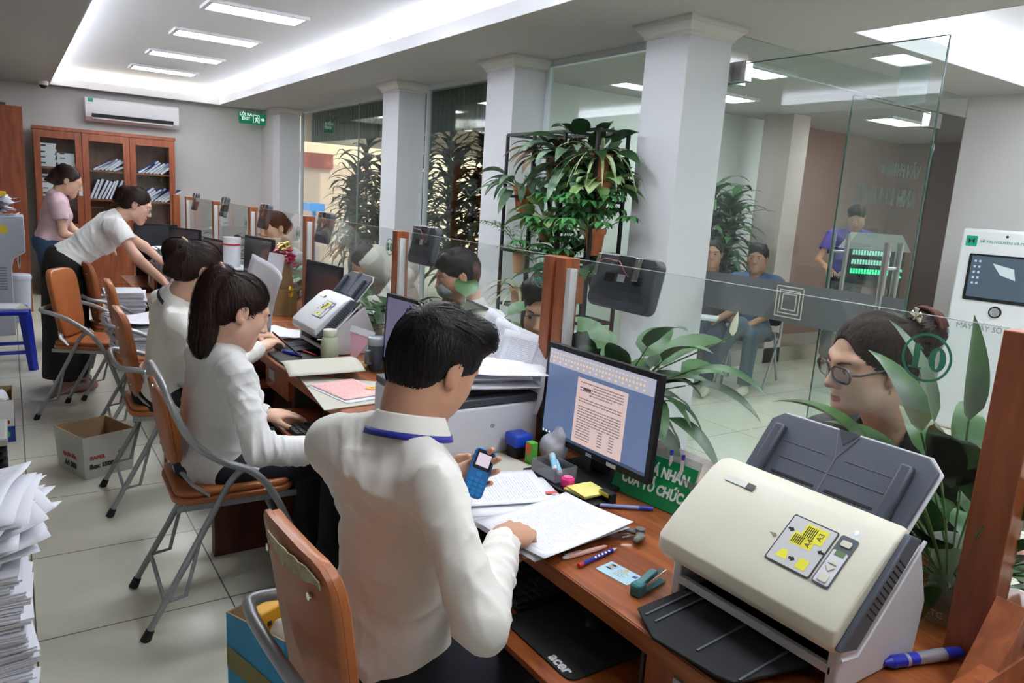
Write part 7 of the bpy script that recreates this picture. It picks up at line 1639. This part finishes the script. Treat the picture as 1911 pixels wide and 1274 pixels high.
for i, (a, b_) in enumerate((((-.0795, -.115), (.0795, -.117)), ((-.0800, .115), (-.0795, -.115)))):
    q.add([M_ @ Vector((a[0]*1.012, a[1]*1.012, .13)), M_ @ Vector((b_[0]*1.012, b_[1]*1.012, .08)), M_ @ Vector((b_[0]*1.02, b_[1]*1.02, .145)), M_ @ Vector((a[0]*1.02, a[1]*1.02, .20))], [(0, 1, 2, 3)])
q.build('brown_tape', mat('tape_olive', (.20, .17, .03), .3), e); MB().bb((-.02, -.1195, .14), (.035, -.1190, .20), M_).build('blank_label', PAPER, e)
e = E('yellow_packet', 'yellow coffee packet standing in the blue carton', 'packet', (.575, 1.93, .006)); YP = mat('packet_yellow', (.72, .36, .02), .5); mp_ = frame((.575, 1.96, .007), (.9, .42, 0), (-.42, .9, 0), (0, 0, 1))
MB().bb((-.065, -.02, 0), (.06, .03, .31), mp_).build('packet', YP, e, bevel=.006); q = MB()
for i in range(2):
    for j in range(2): q.prism(rrect(.014, .014, .002, 2, -.035+i*.06+j*.0, .24+j*.03), .0008, mp_ @ frame((0, -.0205, 0), (1, 0, 0), (0, 0, 1), (0, -1, 0)))
q.build('printed_icons', BLACKM, e)
s = SDF((.50, 1.84, .1), (.66, 2.0, .36), .005); s.ell((.585, 1.89, .24), (.045, .045, .06), None, .02); s.noise(.006, 60, 9); T(mesh_obj('plastic_cup_bag', [s], mat('bag_translucent', (.55, .50, .42), .35)), 'crumpled clear plastic in the blue carton beside the yellow packet', 'bag')
# big stack of papers at the left edge
zz = 0.0
lab_ = ['lowest plastic-wrapped block of the tall paper stack at the left edge', 'second block from below of the tall paper stack at the left edge', 'violet-white block in the middle of the tall paper stack at the left edge', 'upper block of the tall paper stack at the left edge, under the loose sheets']
for i, n in enumerate((14, 12, 16, 12)):
    e, h_ = bundle(lab_[i], -.125+(.0, .005, -.004, .0)[i], 1.72, zz, n, .22, .31, (.05, -.03, .04, -.02)[i], (.010, .016), .010); zz += h_
rr = random.Random(4)
for i in range(16):
    t_ = rr.uniform(-.5, .35); cv = rr.uniform(.01, .06)
    sheet('loose_sheet', 'ragged loose sheet on the upper part of the tall paper stack' if i < 15 else 'topmost printed sheet of the tall paper stack', (-.115+rr.uniform(-.02, .025), 1.73+rr.uniform(-.04, .06), zz+.003), t_, .21, .297, mt=PRINT if i == 15 else PAPER, group='loose sheets on the tall stack', fn=lambda u, v, cv=cv: cv*(u-.2)**2*.8+.01*math.sin(v*5)); zz += .0065
# cartons at the left edge
e = carton('white and blue carton with green and white rubbish inside, at the left edge', frame((-.17, 4.95, 0), (1, 0, 0), (0, 1, 0), (0, 0, 1)), .26, .34, .24, mat('carton_paper_white', (.68, .68, .68), .7), .0); M_ = wm(e)
MB().bb((-.1315, -.1715, 0), (.1315, -.1702, .09), M_).bb((.1302, -.1715, 0), (.1315, .1715, .09), M_).build('blue_band', mat('band_blue', (.01, .05, .30), .5), e); MB().prism(ell(.02, .02, 16, .09, .045), .001, M_ @ frame((0, -.1718, 0), (1, 0, 0), (0, 0, 1), (0, -1, 0))).build('green_mark', mat('mark_green', (.1, .5, .1), .5), e); MB().prism(ell(.011, .011, 16, .10, .115), .001, M_ @ frame((0, -.1708, 0), (1, 0, 0), (0, 0, 1), (0, -1, 0))).build('red_mark', REDP, e)
s = SDF((-.3, 4.8, .1), (-.04, 5.1, .32), .006); s.ell((-.10, 4.90, .22), (.04, .06, .05), None, .01); s.noise(.008, 60, 3); T(mesh_obj('crumpled_paper', [s], PAPER), 'crumpled white paper in the left edge carton', 'paper')
s = SDF((-.3, 4.8, .1), (-.04, 5.1, .32), .006); s.ell((-.19, 4.88, .22), (.045, .06, .05), None, .01); s.noise(.006, 50, 4); T(mesh_obj('green_wrapper', [s], mat('wrapper_green', (.05, .25, .03), .5)), 'green wrapper in the left edge carton', 'wrapper')
e = E('plastic_crate', 'grey-white slatted plastic crate peeking in at the left edge', 'crate', (-.25, 4.0, 0)); q = MB()
for i in range(8): q.bb((-.40, 3.80, .02+i*.035), (-.068, 4.1, .035+i*.035))
q.build('slats', BLACKM, e); MB().bb((-.41, 3.79, .29), (-.06, 4.11, .33)).build('rim', mat('crate_grey', (.4, .4, .38), .5), e, bevel=.01)
# blue stool with papers
e = E('plastic_stool', 'blue plastic stool at the left edge with folders on it', 'stool', (-.15, 6.8, 0)); BP = mat('stool_blue', (.01, .03, .42), .4)
MB().prism(rrect(.36, .36, .03, 4, -.10, 6.72), .03, None, .42).build('seat', BP, e, bevel=.006)
for sx in (-1, 1):
    for sy in (-1, 1):
        MB().tube([(-.10+sx*.155, 6.72+sy*.155, .42), (-.10+sx*.19, 6.72+sy*.19, .0)], [.042, .032], 4).build('leg', BP, e)
for a in (-1, 1): 
    MB().tube([(-.10-.18, 6.72+a*.18, .14), (-.10+.18, 6.72+a*.18, .14)], .014, 4).build('stretcher', BP, e); MB().tube([(-.10+a*.18, 6.72-.18, .14), (-.10+a*.18, 6.72+.18, .14)], .014, 4).build('stretcher', BP, e)
T(MB().bb((-.17, -.13, 0), (.19, .15, .006), xf((-.12, 6.73, .451), .2)).build('folder', FOL), 'lower cream folder on the blue stool', 'folder'); T(MB().bb((-.17, -.12, 0), (.15, .14, .006), xf((-.14, 6.75, .458), -.15)).build('folder', PAPER), 'upper white folder on the blue stool', 'folder')
# water dispenser with papers on it, bin
e = E('water_dispenser', 'pale grey floor-standing dispenser with a yellow sticker and papers on top', 'dispenser', (-.12, 8.2, 0)); WG = mat('dispenser_grey', (.50, .53, .62), .4)
q = MB().prism([(-.30, 0), (.02, 0), (.02, .62), (.04, .70), (.13, .76), (.13, 1.08), (-.30, 1.08)], .36, frame((-.03, 8.36, 0), (1, 0, 0), (0, 0, 1), (0, -1, 0))); q.build('cabinet', WG, e, bevel=.008); q = MB()
for i in range(9): q.bb((-.28, 7.9985, .42+i*.024), (-.05, 8.0, .43+i*.024))
q.build('grille', mat('grille_grey', (.22, .24, .3), .5), e); MB().cyl((-.06, 7.9995, .96), (-.06, 7.998, .96), .035, n=24).build('yellow_sticker', mat('sticker_round_yellow', (.7, .55, .02), .5), e); MB().tube([(.045, 8.1, .74), (.045, 8.1, .66), (.05, 8.1, .60)], [.014, .012, .007], 10).build('tap', CHROME, e, smooth=True)
zz = 1.082
for i in range(9): sheet('newspaper', 'creased paper in the heap on top of the grey dispenser', (-.14+rr.uniform(-.03, .05), 8.18, zz), rr.uniform(-.3, .3), .30, .30, mt=PRINT if i % 2 else PAPER, group='papers heaped on the dispenser', fn=lambda u, v, i=i: .018*math.sin(u*7+i)+.01*math.cos(v*6)); zz += .019
T(MB().bb((-.16, 8.0, zz), (-.02, 8.08, zz+.04)).build('yellow_pack', mat('pack_yellow', (.75, .50, .02), .5), bevel=.01), 'bright yellow pack among the papers on the dispenser', 'packet')
e = E('waste_bin', 'pale grey round bin with a lid between dispenser and wardrobe', 'bin', (.03, 8.7, 0)); MB().lathe([(0, 0), (.085, 0), (.10, .42), (.108, .425), (.108, .46), (.095, .475), (0, .48)], 26, xf((.04, 8.75, .001))).build('drum', WG, e, smooth=True)
# loose wires over the ceiling edge
e = E('loose_wires', 'loose wires sticking up over the edge of the ceiling recess', 'wires', (2.45, 5.4, Z1+.1)); q = MB()
for i in range(6): y = 5.2+i*.11; q.tube(smooth_pts([(2.46, y, Z1+.088), (2.44, y+.04, Z1+.12+.01*i), (2.46, y+.1, Z1+.14), (2.43, y+.16, Z1+.10), (2.47, y+.2, Z1+.09)], 4), .003, 5)
q.build('wires', mat('wire_copper', (.25, .10, .05), .5), e)
